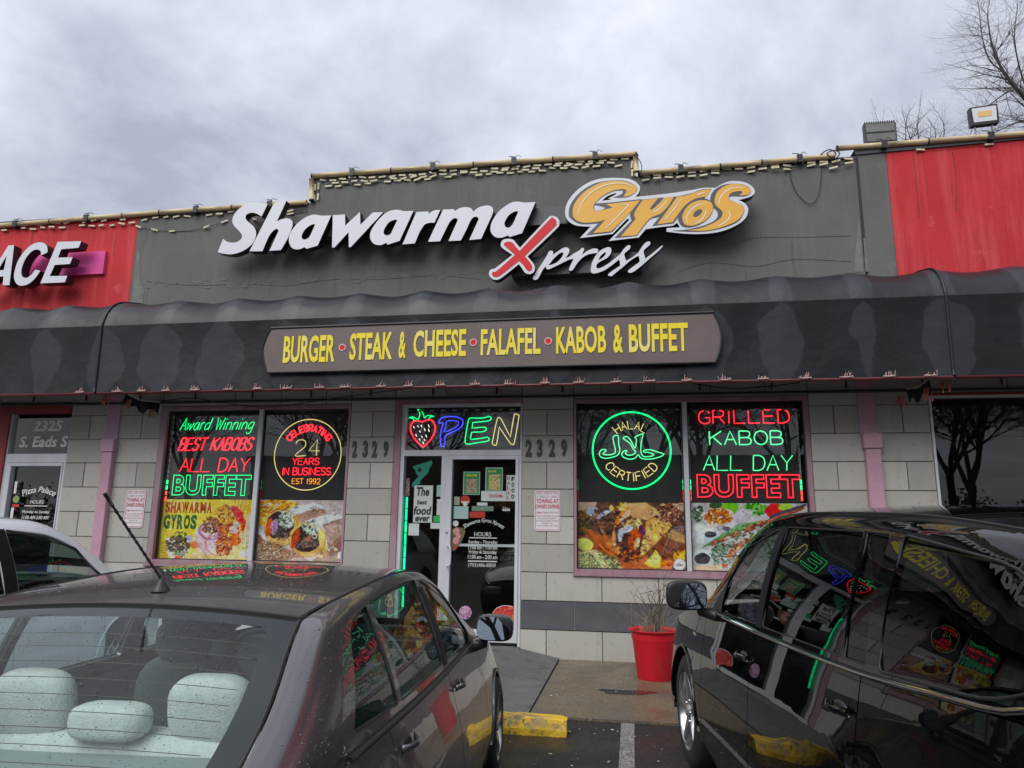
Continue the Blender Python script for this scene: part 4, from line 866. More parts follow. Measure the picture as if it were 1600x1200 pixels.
# LED module strips round the windows
mod_me = {}
def module_mesh(k, m, sx=.06, sz=.022, sy=.012):
    if k not in mod_me:
        b = MB(); b.box(-sx/2, sx/2, -sy/2, sy/2, -sz/2, sz/2); me = bpy.data.meshes.new('module'); me.from_pydata(b.V, [], b.F); me.materials.append(m); mod_me[k] = me
    return mod_me[k]
M_grey_mod = mat('dull_module', (.30, .30, .27), .5); E_gm = emis('green_module', (.05, 1, .35), .9); E_rm = emis('red_module', (1, .08, .05), .8)
def strip(lab, P, lit=None):
    t = thing('led_strip', lab, 'light strip', P[0], group='led module strips inside the windows')
    for i, p in enumerate(P):
        v = abs(P[-1][0]-P[0][0]) < .05
        k = lit(i, p) if lit else 0
        piece('module', module_mesh('gr'[k-1]+'m' if k else 'dm', (M_grey_mod, E_gm, E_rm)[k]), t, p, (0, math.pi/2 if v else 0, 0))
def col_pts(px, py0, py1, n): 
    x = W(px, 700, .10).x; return [(x, .10, W(px, py0, .1).z+(W(px, py1, .1).z-W(px, py0, .1).z)*i/(n-1)) for i in range(n)]
def row_pts(x0, x1, py, n): 
    z = W((x0+x1)/2, py, .10).z; a, c = W(x0, py, .1).x, W(x1, py, .1).x; return [(a+(c-a)*i/(n-1), .10, z) for i in range(n)]
litend = lambda n: (lambda i, p: (1 if i in (n-3, n-4) else 2 if i in (n-1, n-2) else 0))
for px, nm in ((267, 'left edge of the kabobs pane'), (411.5, 'left edge of the 24 years pane'), (901.5, 'left edge of the halal pane'), (1066, 'right edge of the halal pane'), (1076.5, 'left edge of the grilled kabob pane'), (1248, 'right edge of the grilled kabob pane')):
    strip('vertical led module strip at the '+nm, col_pts(px, 652, 779, 16), litend(16))
for x0, x1, nm in ((278, 398, 'kabobs pane'), (418, 542, '24 years pane'), (908, 1058, 'halal pane'), (1086, 1242, 'grilled kabob pane'), (640, 800, 'transom with the OPEN neon')):
    strip('row of led modules along the top of the '+nm, row_pts(x0, x1, 641, 10))
b = MB(); x = W(632.5, 860, .1).x; 
for i in range(9): b.box(x-.012, x+.013, .09, .105, .55+.16*i, .55+.16*i+.15)
tag(b.obj('green_light_strip', E_gstrip), 'bright green light strip at the left edge of the sidelight', 'light strip')
b = MB(); x = W(690, 860, .1).x
for i in range(6): b.box(x-.008, x+.004, .09, .105, .75+.16*i, .75+.16*i+.15)
tag(b.obj('green_light_strip', E_gstrip), 'thin green light strip at the right edge of the sidelight', 'light strip')

# ------------------------------------------------------------------ printed food posters
def unW(p):
    v = Vector(p)-CAM; a = v.dot(FW); return 800+FPX*v.dot(RT)/a, 600-FPX*v.dot(UP)/a
class Paint:
    def __init__(s, w, h, k, c, seed):
        s.k = k; s.W = int(w/k); s.H = int(h/k); s.a = np.zeros((s.H, s.W, 3)); s.a[:] = c; s.r = np.random.RandomState(seed); s.rd = random.Random(seed)
        s.Y, s.X = np.mgrid[0:s.H, 0:s.W]*float(k)
    def noise(s, cell):
        n = max(2, int(max(s.W, s.H)*s.k/cell)+2); g = s.r.rand(n, n); fy = s.Y/cell % (n-1); fx = s.X/cell % (n-1); iy = fy.astype(int); ix = fx.astype(int); ty = fy-iy; tx = fx-ix
        ty = ty*ty*(3-2*ty); tx = tx*tx*(3-2*tx)
        return (g[iy, ix]*(1-tx)+g[iy, ix+1]*tx)*(1-ty)+(g[iy+1, ix]*(1-tx)+g[iy+1, ix+1]*tx)*ty
    def put(s, m, c, var=.0, cell=30):
        c = np.array(c, float)
        if var: c = c*(1+var*2*(s.noise(cell)-.5))[..., None]*(1+var*(s.noise(cell/3)-.5))[..., None]
        s.a = s.a*(1-m[..., None])+c*m[..., None]
    def ell(s, cx, cy, rx, ry, c, rot=0, soft=6, var=0., cell=30, ring=0, mul=0):
        A = R(rot); m_ = max(rx, ry)+soft*2+8; x0 = max(0, int((cx-m_)/s.k)); x1 = min(s.W, int((cx+m_)/s.k)+1); y0 = max(0, int((cy-m_)/s.k)); y1 = min(s.H, int((cy+m_)/s.k)+1)
        if x0 >= x1 or y0 >= y1: return
        sl = (slice(y0, y1), slice(x0, x1)); dx = s.X[sl]-cx; dy = s.Y[sl]-cy; u = (dx*math.cos(A)+dy*math.sin(A))/rx; v = (-dx*math.sin(A)+dy*math.cos(A))/ry; d = np.sqrt(u*u+v*v)
        sc = min(rx, ry); m = np.clip((1-d)*sc/soft+.5, 0, 1)
        if ring: m = m*np.clip((d-(1-ring/sc))*sc/soft+.5, 0, 1)
        if mul: s.a[sl] = s.a[sl]*(1+(mul-1)*m[..., None]); return
        c = np.array(c, float)*np.ones(m.shape+(3,))
        if var: c = c*(1+var*2*(s.noise(cell)[sl]-.5))[..., None]
        c = c*(1-.30*np.clip(v*.5+.2, -.3, 1))[..., None]      # lit from above as food is in print
        s.a[sl] = s.a[sl]*(1-m[..., None])+c*m[..., None]
    def detail(s, cx, cy, rx, ry, n, size, rot=0, spread=120):
        for i in range(n):
            A = s.rd.uniform(0, 6.28); q = math.sqrt(s.rd.random()); z = s.rd.uniform(.4, 1.1)*size
            s.ell(cx+rx*q*math.cos(A), cy+ry*q*math.sin(A), z, z*s.rd.uniform(.25, .5), 0, rot+s.rd.uniform(-spread/2, spread/2), 3, mul=s.rd.choice((.35, .5, .6, 1.45, 1.8)))
    def poly(s, P, c, var=0., cell=30, soft=0):
        P = [tuple(float(q) for q in w.split(',')) for w in P.split()] if isinstance(P, str) else P
        ins = np.zeros(s.X.shape, bool); n = len(P)
        for i in range(n):
            x0, y0 = P[i]; x1, y1 = P[(i+1) % n]
            if y0 == y1: continue
            cnd = ((s.Y >= min(y0, y1)) & (s.Y < max(y0, y1))); xi = x0+(s.Y-y0)*(x1-x0)/(y1-y0); ins ^= cnd & (s.X < xi)
        m = ins.astype(float)
        m = (m+np.roll(m, 1, 0)+np.roll(m, 1, 1)+np.roll(m, -1, 0)+np.roll(m, -1, 1))/5
        s.put(m, c, var, cell)
    def line(s, x0, y0, x1, y1, w, c, var=0.):
        dx, dy = x1-x0, y1-y0; l2 = dx*dx+dy*dy+1e-6; t = np.clip(((s.X-x0)*dx+(s.Y-y0)*dy)/l2, 0, 1); d = np.hypot(s.X-x0-t*dx, s.Y-y0-t*dy)
        s.put(np.clip((w/2-d)/4+.5, 0, 1), c, var)
    def clump(s, cx, cy, rx, ry, n, size, cols, asp=.5, rot0=None, spread=180):
        for i in range(n):
            A = s.rd.uniform(0, 6.28); q = math.sqrt(s.rd.random()); c = s.rd.choice(cols); f = s.rd.uniform(.75, 1.2)
            z = s.rd.uniform(.5, 1.1)*size
            s.ell(cx+rx*q*math.cos(A), cy+ry*q*math.sin(A), z, z*asp, [v*f for v in c], (rot0 or 0)+s.rd.uniform(-spread/2, spread/2), 4)
def L3(r, g, b): return tuple(((v/255+.055)/1.055)**2.4 if v > 10 else v/3294 for v in (r, g, b))
M_print = vcol('printed_film', .35)
def poster(P, ox, oy, k, x0, x1, z0, z1, lab, nx=210, nz=150, y=.125):
    # soften the cut edges as a photograph would: small warps, grain and mottling
    dx_ = ((P.noise(70)-.5)*18+(P.noise(26)-.5)*6)/P.k; dy_ = ((P.noise(64)-.5)*18+(P.noise(23)-.5)*6)/P.k
    jj, ii = np.mgrid[0:P.H, 0:P.W]; P.a = P.a[np.clip(jj+dy_, 0, P.H-1).astype(int), np.clip(ii+dx_, 0, P.W-1).astype(int)]
    g_ = (1+.45*(P.noise(60)-.5))*(1+.3*(P.noise(24)-.5))*(1+.22*(P.noise(11)-.5)); P.a = P.a*g_[..., None]*1.28; m_ = P.a.mean(2, keepdims=True); P.a = np.clip(m_+(P.a-m_)*1.2, 0, .95)
    V = []; cols = []
    for j in range(nz+1):
        for i in range(nx+1):
            p = (x0+(x1-x0)*i/nx, y, z0+(z1-z0)*j/nz); px, py = unW(p); V.append(p)
            u = min(max((px-ox)*k/P.k, 0), P.W-1.001); v = min(max((py-oy)*k/P.k, 0), P.H-1.001); iu, iv = int(u), int(v); fu, fv = u-iu, v-iv; iu2 = min(iu+1, P.W-1); iv2 = min(iv+1, P.H-1)
            c = (P.a[iv, iu]*(1-fu)+P.a[iv, iu2]*fu)*(1-fv)+(P.a[iv2, iu]*(1-fu)+P.a[iv2, iu2]*fu)*fv; cols += [c[0], c[1], c[2], 1]
    n = nx+1; F = [(j*n+i, j*n+i+1, (j+1)*n+i+1, (j+1)*n+i) for j in range(nz) for i in range(nx)]
    o = obj('food_poster', V, F, M_print); a = o.data.color_attributes.new('print', 'FLOAT_COLOR', 'POINT'); a.data.foreach_set('color', cols)
    tag(o, lab, 'poster', 'printed food posters in the windows'); return o
# poster 1
P = Paint(1600, 1173, 4, L3(240, 205, 95), 1)
P.put(np.clip(P.noise(500)*1.2-.3, 0, 1)*.5, L3(245, 225, 150))
for i in range(9): P.line(-40, 780+i*42+(i % 2)*6, 300, 735+i*42, 30, L3(246, 196, 45)); P.line(-40, 800+i*42+(i % 2)*6, 300, 752+i*42, 7, L3(110, 70, 25))
P.poly('1280,50 1580,50 1580,260 1400,240', L3(238, 190, 60)); 
for i in range(6): P.line(1320+i*60, 60, 1200+i*75, 330, 8, L3(120, 80, 25))
P.poly('830,1090 1000,700 1350,640 1500,420 1560,400 1560,1090', L3(232, 205, 150), .12, 60); P.poly('1500,300 1560,250 1560,900 1400,900', L3(215, 200, 165), .1)
P.poly('430,1090 700,830 760,820 880,1070', L3(226, 200, 150), .15, 50); P.line(640, 760, 880, 1060, 10, L3(120, 90, 60))
P.ell(880, 720, 260, 260, L3(235, 225, 215), 0, 8, .12); P.ell(820, 700, 180, 240, L3(230, 200, 205), 20, 8, .1)
P.ell(870, 590, 190, 150, L3(200, 160, 195), 20, 6, ring=50); P.ell(870, 590, 175, 130, L3(130, 40, 110), 20, 6, ring=10); P.ell(990, 830, 200, 160, L3(205, 90, 120), 30, 6, ring=12)
P.clump(1180, 330, 190, 190, 90, 45, [L3(225, 170, 80), L3(205, 130, 50), L3(235, 195, 120), L3(180, 100, 40)])
P.clump(900, 490, 150, 140, 110, 34, [L3(140, 75, 35), L3(170, 100, 50), L3(90, 45, 25), L3(200, 140, 80), L3(110, 60, 30)])
P.clump(1180, 600, 180, 130, 70, 45, [L3(190, 90, 40), L3(120, 45, 30), L3(220, 130, 60), L3(150, 60, 40)])
P.clump(1130, 830, 170, 150, 90, 42, [L3(200, 95, 35), L3(225, 125, 55), L3(160, 65, 25), L3(120, 45, 20), L3(230, 160, 100)])
P.ell(1310, 730, 90, 100, L3(235, 110, 30), 0, 10, .2); P.ell(1280, 560, 80, 60, L3(235, 190, 190), 30, 10, .1); P.ell(1330, 470, 50, 60, L3(220, 200, 190), 0, 8)
P.poly('1235,150 1330,170 1430,270 1480,420 1470,560 1420,620 1400,480 1330,420 1270,300', L3(215, 45, 30), .15, 60); P.poly('1290,300 1340,320 1430,470 1420,560 1400,480 1330,400', L3(230, 90, 60))
P.poly('150,690 200,680 560,900 420,1080 240,1090 170,940', L3(225, 215, 200)); P.clump(350, 800, 200, 140, 150, 34, [L3(95, 70, 60), L3(70, 50, 42), L3(120, 92, 78), L3(50, 38, 32)])
P.clump(390, 640, 110, 50, 40, 20, [L3(40, 85, 40), L3(25, 60, 30), L3(70, 120, 60)]); P.clump(380, 960, 130, 60, 40, 20, [L3(50, 110, 60), L3(120, 180, 110), L3(35, 60, 35)]); P.ell(345, 1030, 60, 40, L3(220, 110, 70), 0, 6, .2); P.ell(620, 810, 70, 55, L3(225, 130, 90), 20, 6, .2)
P.poly('480,680 540,640 600,720 520,790', L3(190, 185, 215))
P.ell(1440, 960, 70, 55, L3(225, 225, 235), 0, 6, .2); P.clump(1500, 850, 70, 120, 90, 9, [L3(50, 45, 40), L3(120, 100, 80), L3(200, 190, 170)])
P.detail(1150, 560, 330, 420, 420, 26); P.detail(350, 830, 210, 190, 160, 22); P.line(640, 760, 880, 1060, 6, L3(90, 60, 40)); P.detail(1380, 330, 90, 190, 30, 30, 70, 30)
PB = 1.098; PTOP = PT
p1 = poster(P, 245, 775, 10.667, -6.648, -5.235, PB, PTOP, 'yellow poster of shawarma wraps reading SHAWARMA GYROS, lower left window')
M_pr = mat('poster_red_ink', L3(205, 50, 15), .4); M_pg = mat('poster_green_ink', L3(30, 105, 50), .4); M_pw = mat('poster_pale_ink', (.8, .75, .45), .4)
def word_on(parent, s, LB, RT_, y, m, bold=.04, nm='lettering', shear=0.):
    a = W(*LB, y); c = W(*RT_, y); b = MB(); fit_text(b, s, a.x, c.x, a.z, c.z, y, 0, bold, shear); return b.obj(nm, m, parent)
for s, lb, rt, m in (('SHAWARMA', (257.2, 801), (332.4, 784.5), M_pr), ('GYROS', (254.3, 826.3), (309, 804.5), M_pg)):
    
    a = W(*lb, .1226); c = W(*rt, .1226); n = len(s); w_ = (c.x-a.x)/n; xx = [1.25 if ch == 'W' else 1.12 if ch == 'M' else .96 for ch in s]; tt = sum(xx); x_ = a.x
    for ch, q in zip(s, xx): b = MB(); fit_text(b, ch, x_+.004, x_+(c.x-a.x)*q/tt-.006, a.z, c.z, .1226, 0, .055); b.obj('letter', m, p1); x_ += (c.x-a.x)*q/tt
# poster 2
P = Paint(1600, 1135, 4, L3(190, 180, 178), 2)
P.put(np.clip(P.noise(300), 0, 1)*.25, L3(220, 205, 205)); P.poly('0,560 700,1140 0,1140', L3(150, 115, 95), .15, 40); P.poly('60,460 420,760 1000,1060 1600,1060 1600,1140 0,1140 60,900', L3(150, 115, 92), .2, 50); P.poly('90,450 330,690 300,740 60,560', L3(215, 212, 220), .1)
P.poly('1250,800 1560,560 1560,1060 1000,1060', L3(140, 100, 75), .25, 50)
P.clump(430, 200, 340, 160, 120, 75, [L3(240, 185, 60), L3(225, 150, 40), L3(245, 205, 110), L3(205, 125, 35)], .25, -10, 60); P.clump(260, 380, 170, 90, 30, 80, [L3(235, 190, 110), L3(225, 165, 80)], .25, -10, 30)
def wrap(x0, y0, x1, y1, w, ):
    pass
P.poly('620,230 760,160 1060,110 1200,160 1250,260 1240,290 830,440 700,420', L3(222, 225, 235), .08, 50); P.poly('760,300 1120,180 1230,230 1245,280 830,430', L3(170, 135, 118), .3, 25)
P.ell(500, 510, 270, 300, L3(232, 190, 130), 12, 6, .12, 40); P.ell(490, 480, 225, 235, L3(60, 35, 40), 12, 8, .3, 30); P.ell(310, 510, 60, 150, L3(205, 95, 55), 12, 8, .25); P.ell(400, 500, 55, 130, L3(170, 140, 175), 10, 8, .3)
P.clump(590, 380, 130, 150, 110, 28, [L3(225, 232, 225), L3(170, 195, 170), L3(120, 150, 120), L3(240, 240, 240)]); P.clump(520, 600, 130, 80, 50, 30, [L3(60, 45, 40), L3(45, 60, 40), L3(150, 120, 130)]); P.clump(470, 720, 170, 40, 40, 20, [L3(220, 175, 110), L3(235, 200, 140), L3(190, 140, 80)])
P.poly('700,330 760,290 820,420 710,480', L3(215, 160, 90), .1)
P.poly('880,400 1180,310 1400,290 1540,340 1540,520 1260,830 1180,560 1060,430', L3(222, 226, 236), .08, 50); P.poly('1180,450 1530,350 1530,560 1270,830', L3(172, 140, 128), .35, 28)
P.ell(930, 700, 300, 285, L3(230, 185, 110), -10, 6, .12, 40); P.ell(910, 690, 235, 215, L3(40, 22, 20), -10, 8, .4, 30); P.ell(740, 690, 55, 170, L3(195, 75, 40), 18, 8, .3)
P.clump(1000, 500, 150, 110, 90, 28, [L3(225, 235, 228), L3(150, 185, 150), L3(90, 140, 100), L3(245, 245, 245)]); P.ell(1040, 650, 50, 45, L3(215, 225, 215), 0, 5, ring=18); P.ell(960, 720, 55, 110, L3(150, 90, 65), 15, 8, .3); P.clump(900, 760, 190, 90, 60, 28, [L3(60, 35, 25), L3(30, 18, 15), L3(120, 70, 45)])
P.ell(1180, 760, 60, 210, L3(232, 190, 115), -12, 8, .1); P.clump(1000, 960, 200, 40, 40, 24, [L3(228, 185, 110), L3(235, 200, 130)])
P.clump(280, 880, 260, 150, 480, 16, [L3(120, 85, 55), L3(190, 160, 130), L3(80, 50, 30), L3(220, 205, 190), L3(150, 110, 70)]); P.clump(650, 960, 160, 50, 130, 16, [L3(120, 85, 55), L3(220, 205, 190), L3(200, 120, 90)])
P.ell(1490, 800, 40, 70, L3(150, 60, 120), 0, 8, .3); P.ell(1460, 960, 50, 60, L3(230, 230, 225), 0, 5); P.clump(1330, 850, 70, 25, 8, 30, [L3(230, 225, 215)])
P.ell(500, 510, 272, 302, L3(120, 80, 45), 12, 4, ring=7); P.ell(930, 700, 302, 287, L3(120, 75, 35), -10, 4, ring=7); P.detail(500, 500, 220, 230, 170, 24); P.detail(920, 690, 220, 200, 170, 24); P.detail(430, 200, 340, 160, 120, 34, -10, 30); P.detail(280, 900, 280, 160, 220, 13); P.detail(1200, 300, 330, 180, 40, 40, -20, 20)
poster(P, 390, 775, 10.323, -5.15, -3.872, PB, PTOP, 'poster of two grilled meat wraps with fries, right half of the left window')
# poster 3
P = Paint(1600, 1081, 4, L3(120, 75, 50), 3)
P.poly('0,60 1600,60 1600,500 1300,420 700,300 0,400', L3(95, 60, 45), .4, 60); P.clump(120, 330, 170, 190, 120, 40, [L3(110, 85, 45), L3(70, 75, 40), L3(150, 110, 60), L3(50, 40, 30)]); P.poly('0,60 330,60 300,150 60,200', L3(190, 165, 150))
P.poly('150,430 400,500 700,700 1100,880 1560,700 1560,1040 760,1040 500,820', L3(185, 105, 65), .22, 50)
for i in range(26): P.line(150+i*3, 440+i*17, 900+i*12, 1000+i*6, 5, L3(150+30*(i % 3), 80+15*(i % 2), 50))
P.poly('0,760 300,720 760,1040 0,1040', L3(195, 180, 135), .2, 40); P.poly('1200,540 1560,640 1560,860 1000,900', L3(120, 62, 38), .25, 60); P.poly('1230,540 1340,450 1560,560 1560,670', L3(185, 140, 90), .15)
P.clump(1300, 220, 230, 180, 170, 34, [L3(130, 70, 50), L3(80, 45, 35), L3(180, 120, 90), L3(60, 35, 28), L3(210, 160, 130)]); P.poly('1330,100 1540,100 1540,250', L3(205, 170, 145))
P.poly('690,90 1000,90 1140,180 1150,240 1010,320 800,280', L3(212, 170, 120), .12, 60); P.ell(290, 210, 115, 65, L3(175, 180, 200), 5, 8, .1)
P.clump(450, 330, 210, 190, 150, 42, [L3(110, 75, 60), L3(75, 50, 42), L3(160, 115, 90), L3(50, 32, 28)], .35, 40, 80); P.poly('320,300 430,190 530,190 350,310', L3(195, 195, 225)); P.poly('560,420 600,260 740,130 780,180 760,260 620,420', L3(225, 135, 60), .15); P.poly('600,380 690,230 770,170 770,260', L3(235, 205, 170)); P.clump(610, 140, 120, 50, 20, 40, [L3(235, 185, 80), L3(245, 210, 140)])
P.poly('1000,330 1100,290 1350,400 1190,560 1040,720 900,830 960,560', L3(222, 172, 105), .1, 60); P.ell(760, 590, 225, 300, L3(90, 52, 45), 10, 8, .35, 30); P.poly('950,560 1010,400 1070,560 1010,700 850,860 900,740', L3(232, 182, 125), .08)
P.clump(800, 380, 130, 70, 40, 32, [L3(228, 200, 150), L3(215, 180, 120), L3(200, 150, 90)]); P.poly('600,480 640,450 760,400 830,410 800,460 700,500 640,620 610,620', L3(205, 210, 228), .06); P.ell(830, 590, 75, 150, L3(200, 90, 45), 12, 8, .35, 20); P.ell(860, 640, 35, 80, L3(235, 190, 140), 12, 8, .2); P.ell(930, 470, 40, 90, L3(110, 50, 80), -10, 6, .2)
P.clump(770, 810, 160, 70, 70, 26, [L3(120, 50, 25), L3(190, 90, 40), L3(80, 35, 20), L3(215, 125, 60)]); P.clump(600, 730, 60, 40, 15, 30, [L3(220, 140, 90)]); P.ell(560, 600, 25, 120, L3(205, 150, 110), 0, 8, .1)
P.poly('970,910 1120,730 1200,830 1190,950 1110,985', L3(240, 215, 110)); P.poly('1000,890 1120,760 1180,850 1130,930', L3(245, 228, 150), .1); P.ell(160, 650, 120, 80, L3(215, 215, 120), 15, 6, .15); P.clump(1450, 790, 100, 50, 20, 44, [L3(240, 185, 80), L3(225, 160, 60)])
P.clump(300, 900, 330, 140, 260, 24, [L3(70, 110, 60), L3(40, 75, 40), L3(120, 160, 100), L3(190, 200, 160), L3(95, 140, 80)], .3); P.ell(1290, 930, 100, 70, L3(210, 110, 60), 0, 20, .1); P.poly('1330,1040 1360,900 1560,900 1560,1040', L3(80, 20, 22), .2); P.ell(1442, 925, 80, 80, L3(235, 235, 235), 0, 5); P.clump(1440, 925, 45, 28, 16, 12, [L3(40, 40, 40)], .3)
P.detail(450, 340, 230, 200, 230, 30, 40, 70); P.detail(780, 600, 220, 300, 240, 28); P.detail(1300, 230, 240, 190, 170, 26); P.detail(1150, 470, 200, 130, 30, 40, 60, 40); P.detail(900, 800, 650, 220, 110, 44, 32, 20); P.detail(300, 900, 330, 140, 260, 18)
poster(P, 895, 775, 8.6486, -.700, .648, PB-.004, PTOP+.005, 'poster of wraps and lemon on a wooden board below the halal neon', 220)
# poster 4
P = Paint(1600, 1053, 4, L3(188, 186, 190), 4)
P.put(np.clip(P.noise(200), 0, 1)*.3, L3(215, 213, 218)); P.poly('60,870 450,850 450,1000 60,1000', L3(220, 195, 165), .1)
P.clump(130, 190, 85, 100, 60, 26, [L3(60, 100, 60), L3(110, 150, 100), L3(40, 70, 45)]); P.ell(360, 80, 90, 50, L3(40, 80, 35), 0, 10, .3); P.ell(550, 110, 115, 90, L3(120, 195, 50), 0, 8, .2); P.clump(880, 130, 170, 80, 130, 26, [L3(60, 150, 40), L3(110, 200, 60), L3(35, 100, 30)]); P.poly('620,190 680,90 860,190 700,300 620,280', L3(200, 190, 205), .1)
P.ell(1130, 150, 125, 90, L3(205, 20, 25), -10, 8, .12); P.ell(1280, 100, 90, 45, L3(160, 205, 80), 0, 8, .1); P.ell(160, 370, 75, 65, L3(222, 226, 222), 0, 10, .06)
P.poly('170,210 260,140 560,130 605,190 590,260 260,370 220,300', L3(222, 208, 205), .08); P.clump(400, 230, 180, 85, 75, 48, [L3(226, 150, 75), L3(205, 115, 45), L3(240, 180, 110), L3(170, 90, 35)], .35)
P.ell(250, 480, 160, 100, L3(215, 225, 240), -15, 6, .05); P.ell(290, 460, 80, 45, L3(25, 24, 34), 0, 5); P.clump(290, 460, 75, 42, 60, 8, [L3(90, 90, 100), L3(30, 30, 35)]); P.ell(560, 350, 90, 40, L3(205, 200, 220), -20, 6, .2); P.ell(500, 380, 50, 30, L3(80, 50, 95), 0, 5)
for i in range(16): P.line(170+i*14, 640-i*4, 640+i*22, 330-i*3, 7, L3(60+10*(i % 4), 125+20*(i % 3), 60))
P.line(330, 580, 1500, 110, 62, L3(150, 85, 60), .3); P.clump(700, 420, 360, 25, 0, 10, [L3(0, 0, 0)])
for i in range(110):
    t_ = P.rd.random(); P.ell(340+t_*760, 575-t_*320+P.rd.uniform(-28, 28), 20, 10, P.rd.choice([L3(190, 120, 90), L3(110, 60, 45), L3(215, 150, 115), L3(90, 50, 40)]), P.rd.uniform(-60, 0), 4)
P.line(1080, 235, 1540, 70, 40, L3(70, 60, 80), .2)
for i in range(90):
    t_ = P.rd.random(); P.ell(560+t_*480, 670-t_*260+P.rd.uniform(-42, 42), 24, 13, P.rd.choice([L3(205, 135, 100), L3(150, 85, 60), L3(225, 170, 130), L3(110, 65, 50)]), P.rd.uniform(-60, 0), 4)
P.clump(470, 720, 170, 150, 170, 24, [L3(35, 70, 45), L3(25, 50, 35), L3(70, 110, 70), L3(110, 150, 110)], .35); P.ell(180, 760, 125, 105, L3(222, 232, 242), 0, 6, .04); P.ell(185, 780, 108, 72, L3(22, 20, 26), 0, 5); P.clump(185, 780, 100, 66, 120, 8, [L3(90, 80, 95), L3(40, 35, 45)]); P.clump(480, 880, 50, 30, 12, 24, [L3(230, 120, 90)]); P.clump(570, 700, 60, 70, 20, 36, [L3(200, 110, 75), L3(225, 160, 130)])
P.clump(900, 600, 450, 220, 120, 34, [L3(45, 85, 50), L3(80, 130, 80), L3(120, 70, 50), L3(190, 190, 180)])
P.detail(400, 230, 180, 90, 110, 26); P.detail(760, 400, 420, 80, 150, 22, -22, 40); P.detail(780, 540, 280, 150, 160, 22); P.detail(480, 740, 200, 170, 200, 20); P.detail(880, 130, 200, 80, 90, 18); P.detail(130, 190, 90, 100, 50, 18)
poster(P, 1075, 780, 8.421, .722, 2.142, PB-.004, PTOP+.005, 'poster of kebab skewers, chips and green vegetables below the red BUFFET neon', 220)

# ------------------------------------------------------------------ stickers on the door and sidelight
SY = .0575
M_wp = mat('white_paper', (.74, .74, .76), .6); M_ink = mat('black_ink', (.02, .02, .025), .6); M_wink = mat('white_window_vinyl', (.85, .85, .85), .5); M_teal = mat('teal_film', (.02, .30, .22), .5); M_pteal = mat('pale_teal_paper', (.45, .60, .60), .6); M_rst = mat('red_sticker', (.62, .04, .03), .5); M_gst = mat('green_flyer', (.02, .30, .10), .5); M_food = mat('flyer_food_print', (.35, .25, .18), .5, var=[(45, 4, .42, .6, (.75, .62, .4), .9), (90, 3, .5, .6, (.12, .06, .04), .8)])
M_yfood = mat('flyer_yellow_print', (.72, .50, .12), .5, var=[(45, 4, .5, .62, (.2, .1, .05), .9), (80, 3, .5, .62, (.8, .75, .65), .8)])
def card(lab, x0, y0, x1, y1, m, y=SY, cat='sticker', nm='window_sticker'):
    p = W(x0, y1, y); q = W(x1, y0, y); b = MB(); b.box(p.x, q.x, y, y+.0012, p.z, q.z); o = b.obj(nm, m); tag(o, lab, cat); return o
def oncard(o, x0, y0, x1, y1, m, y=SY-.0012, nm='print'):
    p = W(x0, y1, y); q = W(x1, y0, y); b = MB(); b.box(p.x, q.x, y, y+.001, p.z, q.z); return b.obj(nm, m, o)
c = card('green bordered food flyer on the door glass, left of the pair', 723.3, 737, 750.3, 773, M_pteal, nm='flyer', cat='flyer'); oncard(c, 724.6, 738.2, 749, 771.8, M_gst); oncard(c, 728, 748, 746, 770, M_food, SY-.0024); word_on(c, 'LAMB OVER', (728, 744.5), (745, 741), SY-.0026, M_yel2, .02)
c = card('green bordered falafel flyer on the door glass, right of the pair', 758, 730.5, 785.8, 766.5, M_pteal, nm='flyer', cat='flyer'); oncard(c, 759.5, 732, 784.2, 765.5, M_gst); oncard(c, 763.5, 741.5, 782, 765, M_yfood, SY-.0024); word_on(c, 'FALAFEL', (763, 738), (776, 735), SY-.0026, M_yel2, .02)
c = card('white SHAWARMA strip under the green flyers on the door', 751.7, 767.3, 790.6, 782.8, M_wp); word_on(c, 'SHAWARMA', (764, 777.5), (786.5, 772), SY-.0014, mat('crimson_ink', (.55, .03, .12), .5), .01)
c = card('white HALAL FOOD strip with stacked letters on the door', 791, 742.5, 805.6, 783, M_wp)
for i, ch in enumerate('FOOD'): word_on(c, ch, (799, 751.5+i*9.2), (803.8, 745+i*9.2), SY-.0014, M_ink, .05)
for i, ch in enumerate('HALAL'): word_on(c, ch, (792.5, 749.8+i*7.6), (796.6, 744.5+i*7.6), SY-.0014, M_rst, .03)
card('small tan sticker left of the red round sticker on the door', 709.2, 776, 718.5, 789, mat('tan_sticker', (.42, .36, .24), .6, var=[(50, 2, .4, .6, (.3, .5, .4), .8)]))
def disc(lab, cx, cy, rx, m, y=SY, nm='window_sticker', cat='sticker', parent=None):
    c_ = W(cx, cy, y); R_ = W(cx+rx, cy, y).x-c_.x; b = MB(); b.lathe([(0, 0), (R_, 0), (R_, .0012)], (c_.x, y, c_.z), 28, 'y'); o = b.obj(nm, m, parent)
    if not parent: tag(o, lab, cat)
    return o
c = disc('red round sticker with white band on the door glass', 727, 782, 7.6, M_rst); oncard(c, 721, 783.5, 733, 785.2, M_wink, SY-.002); disc(None, 727, 787.5, 3.5, M_wp, SY-.0018, 'print', None, c)
card('blank pale teal notice on the door above the handle', 708.5, 791, 732, 810.5, M_pteal); card('red rounded label on the door below the round sticker', 733.5, 799.5, 758, 808.8, M_rst)
c = card('teal banner sticker in the middle of the door', 737, 791, 771, 798.3, mat('dull_teal', (.12, .30, .27), .5, var=[(40, 2, .4, .6, (.4, .35, .2), .7)])); card('small white label above the teal banner on the door', 745.3, 785.3, 761.7, 790, M_wp)
t = thing('door_hours_lettering', 'white shop hours and phone number lettered on the door glass', 'lettering', W(752, 830, SY))
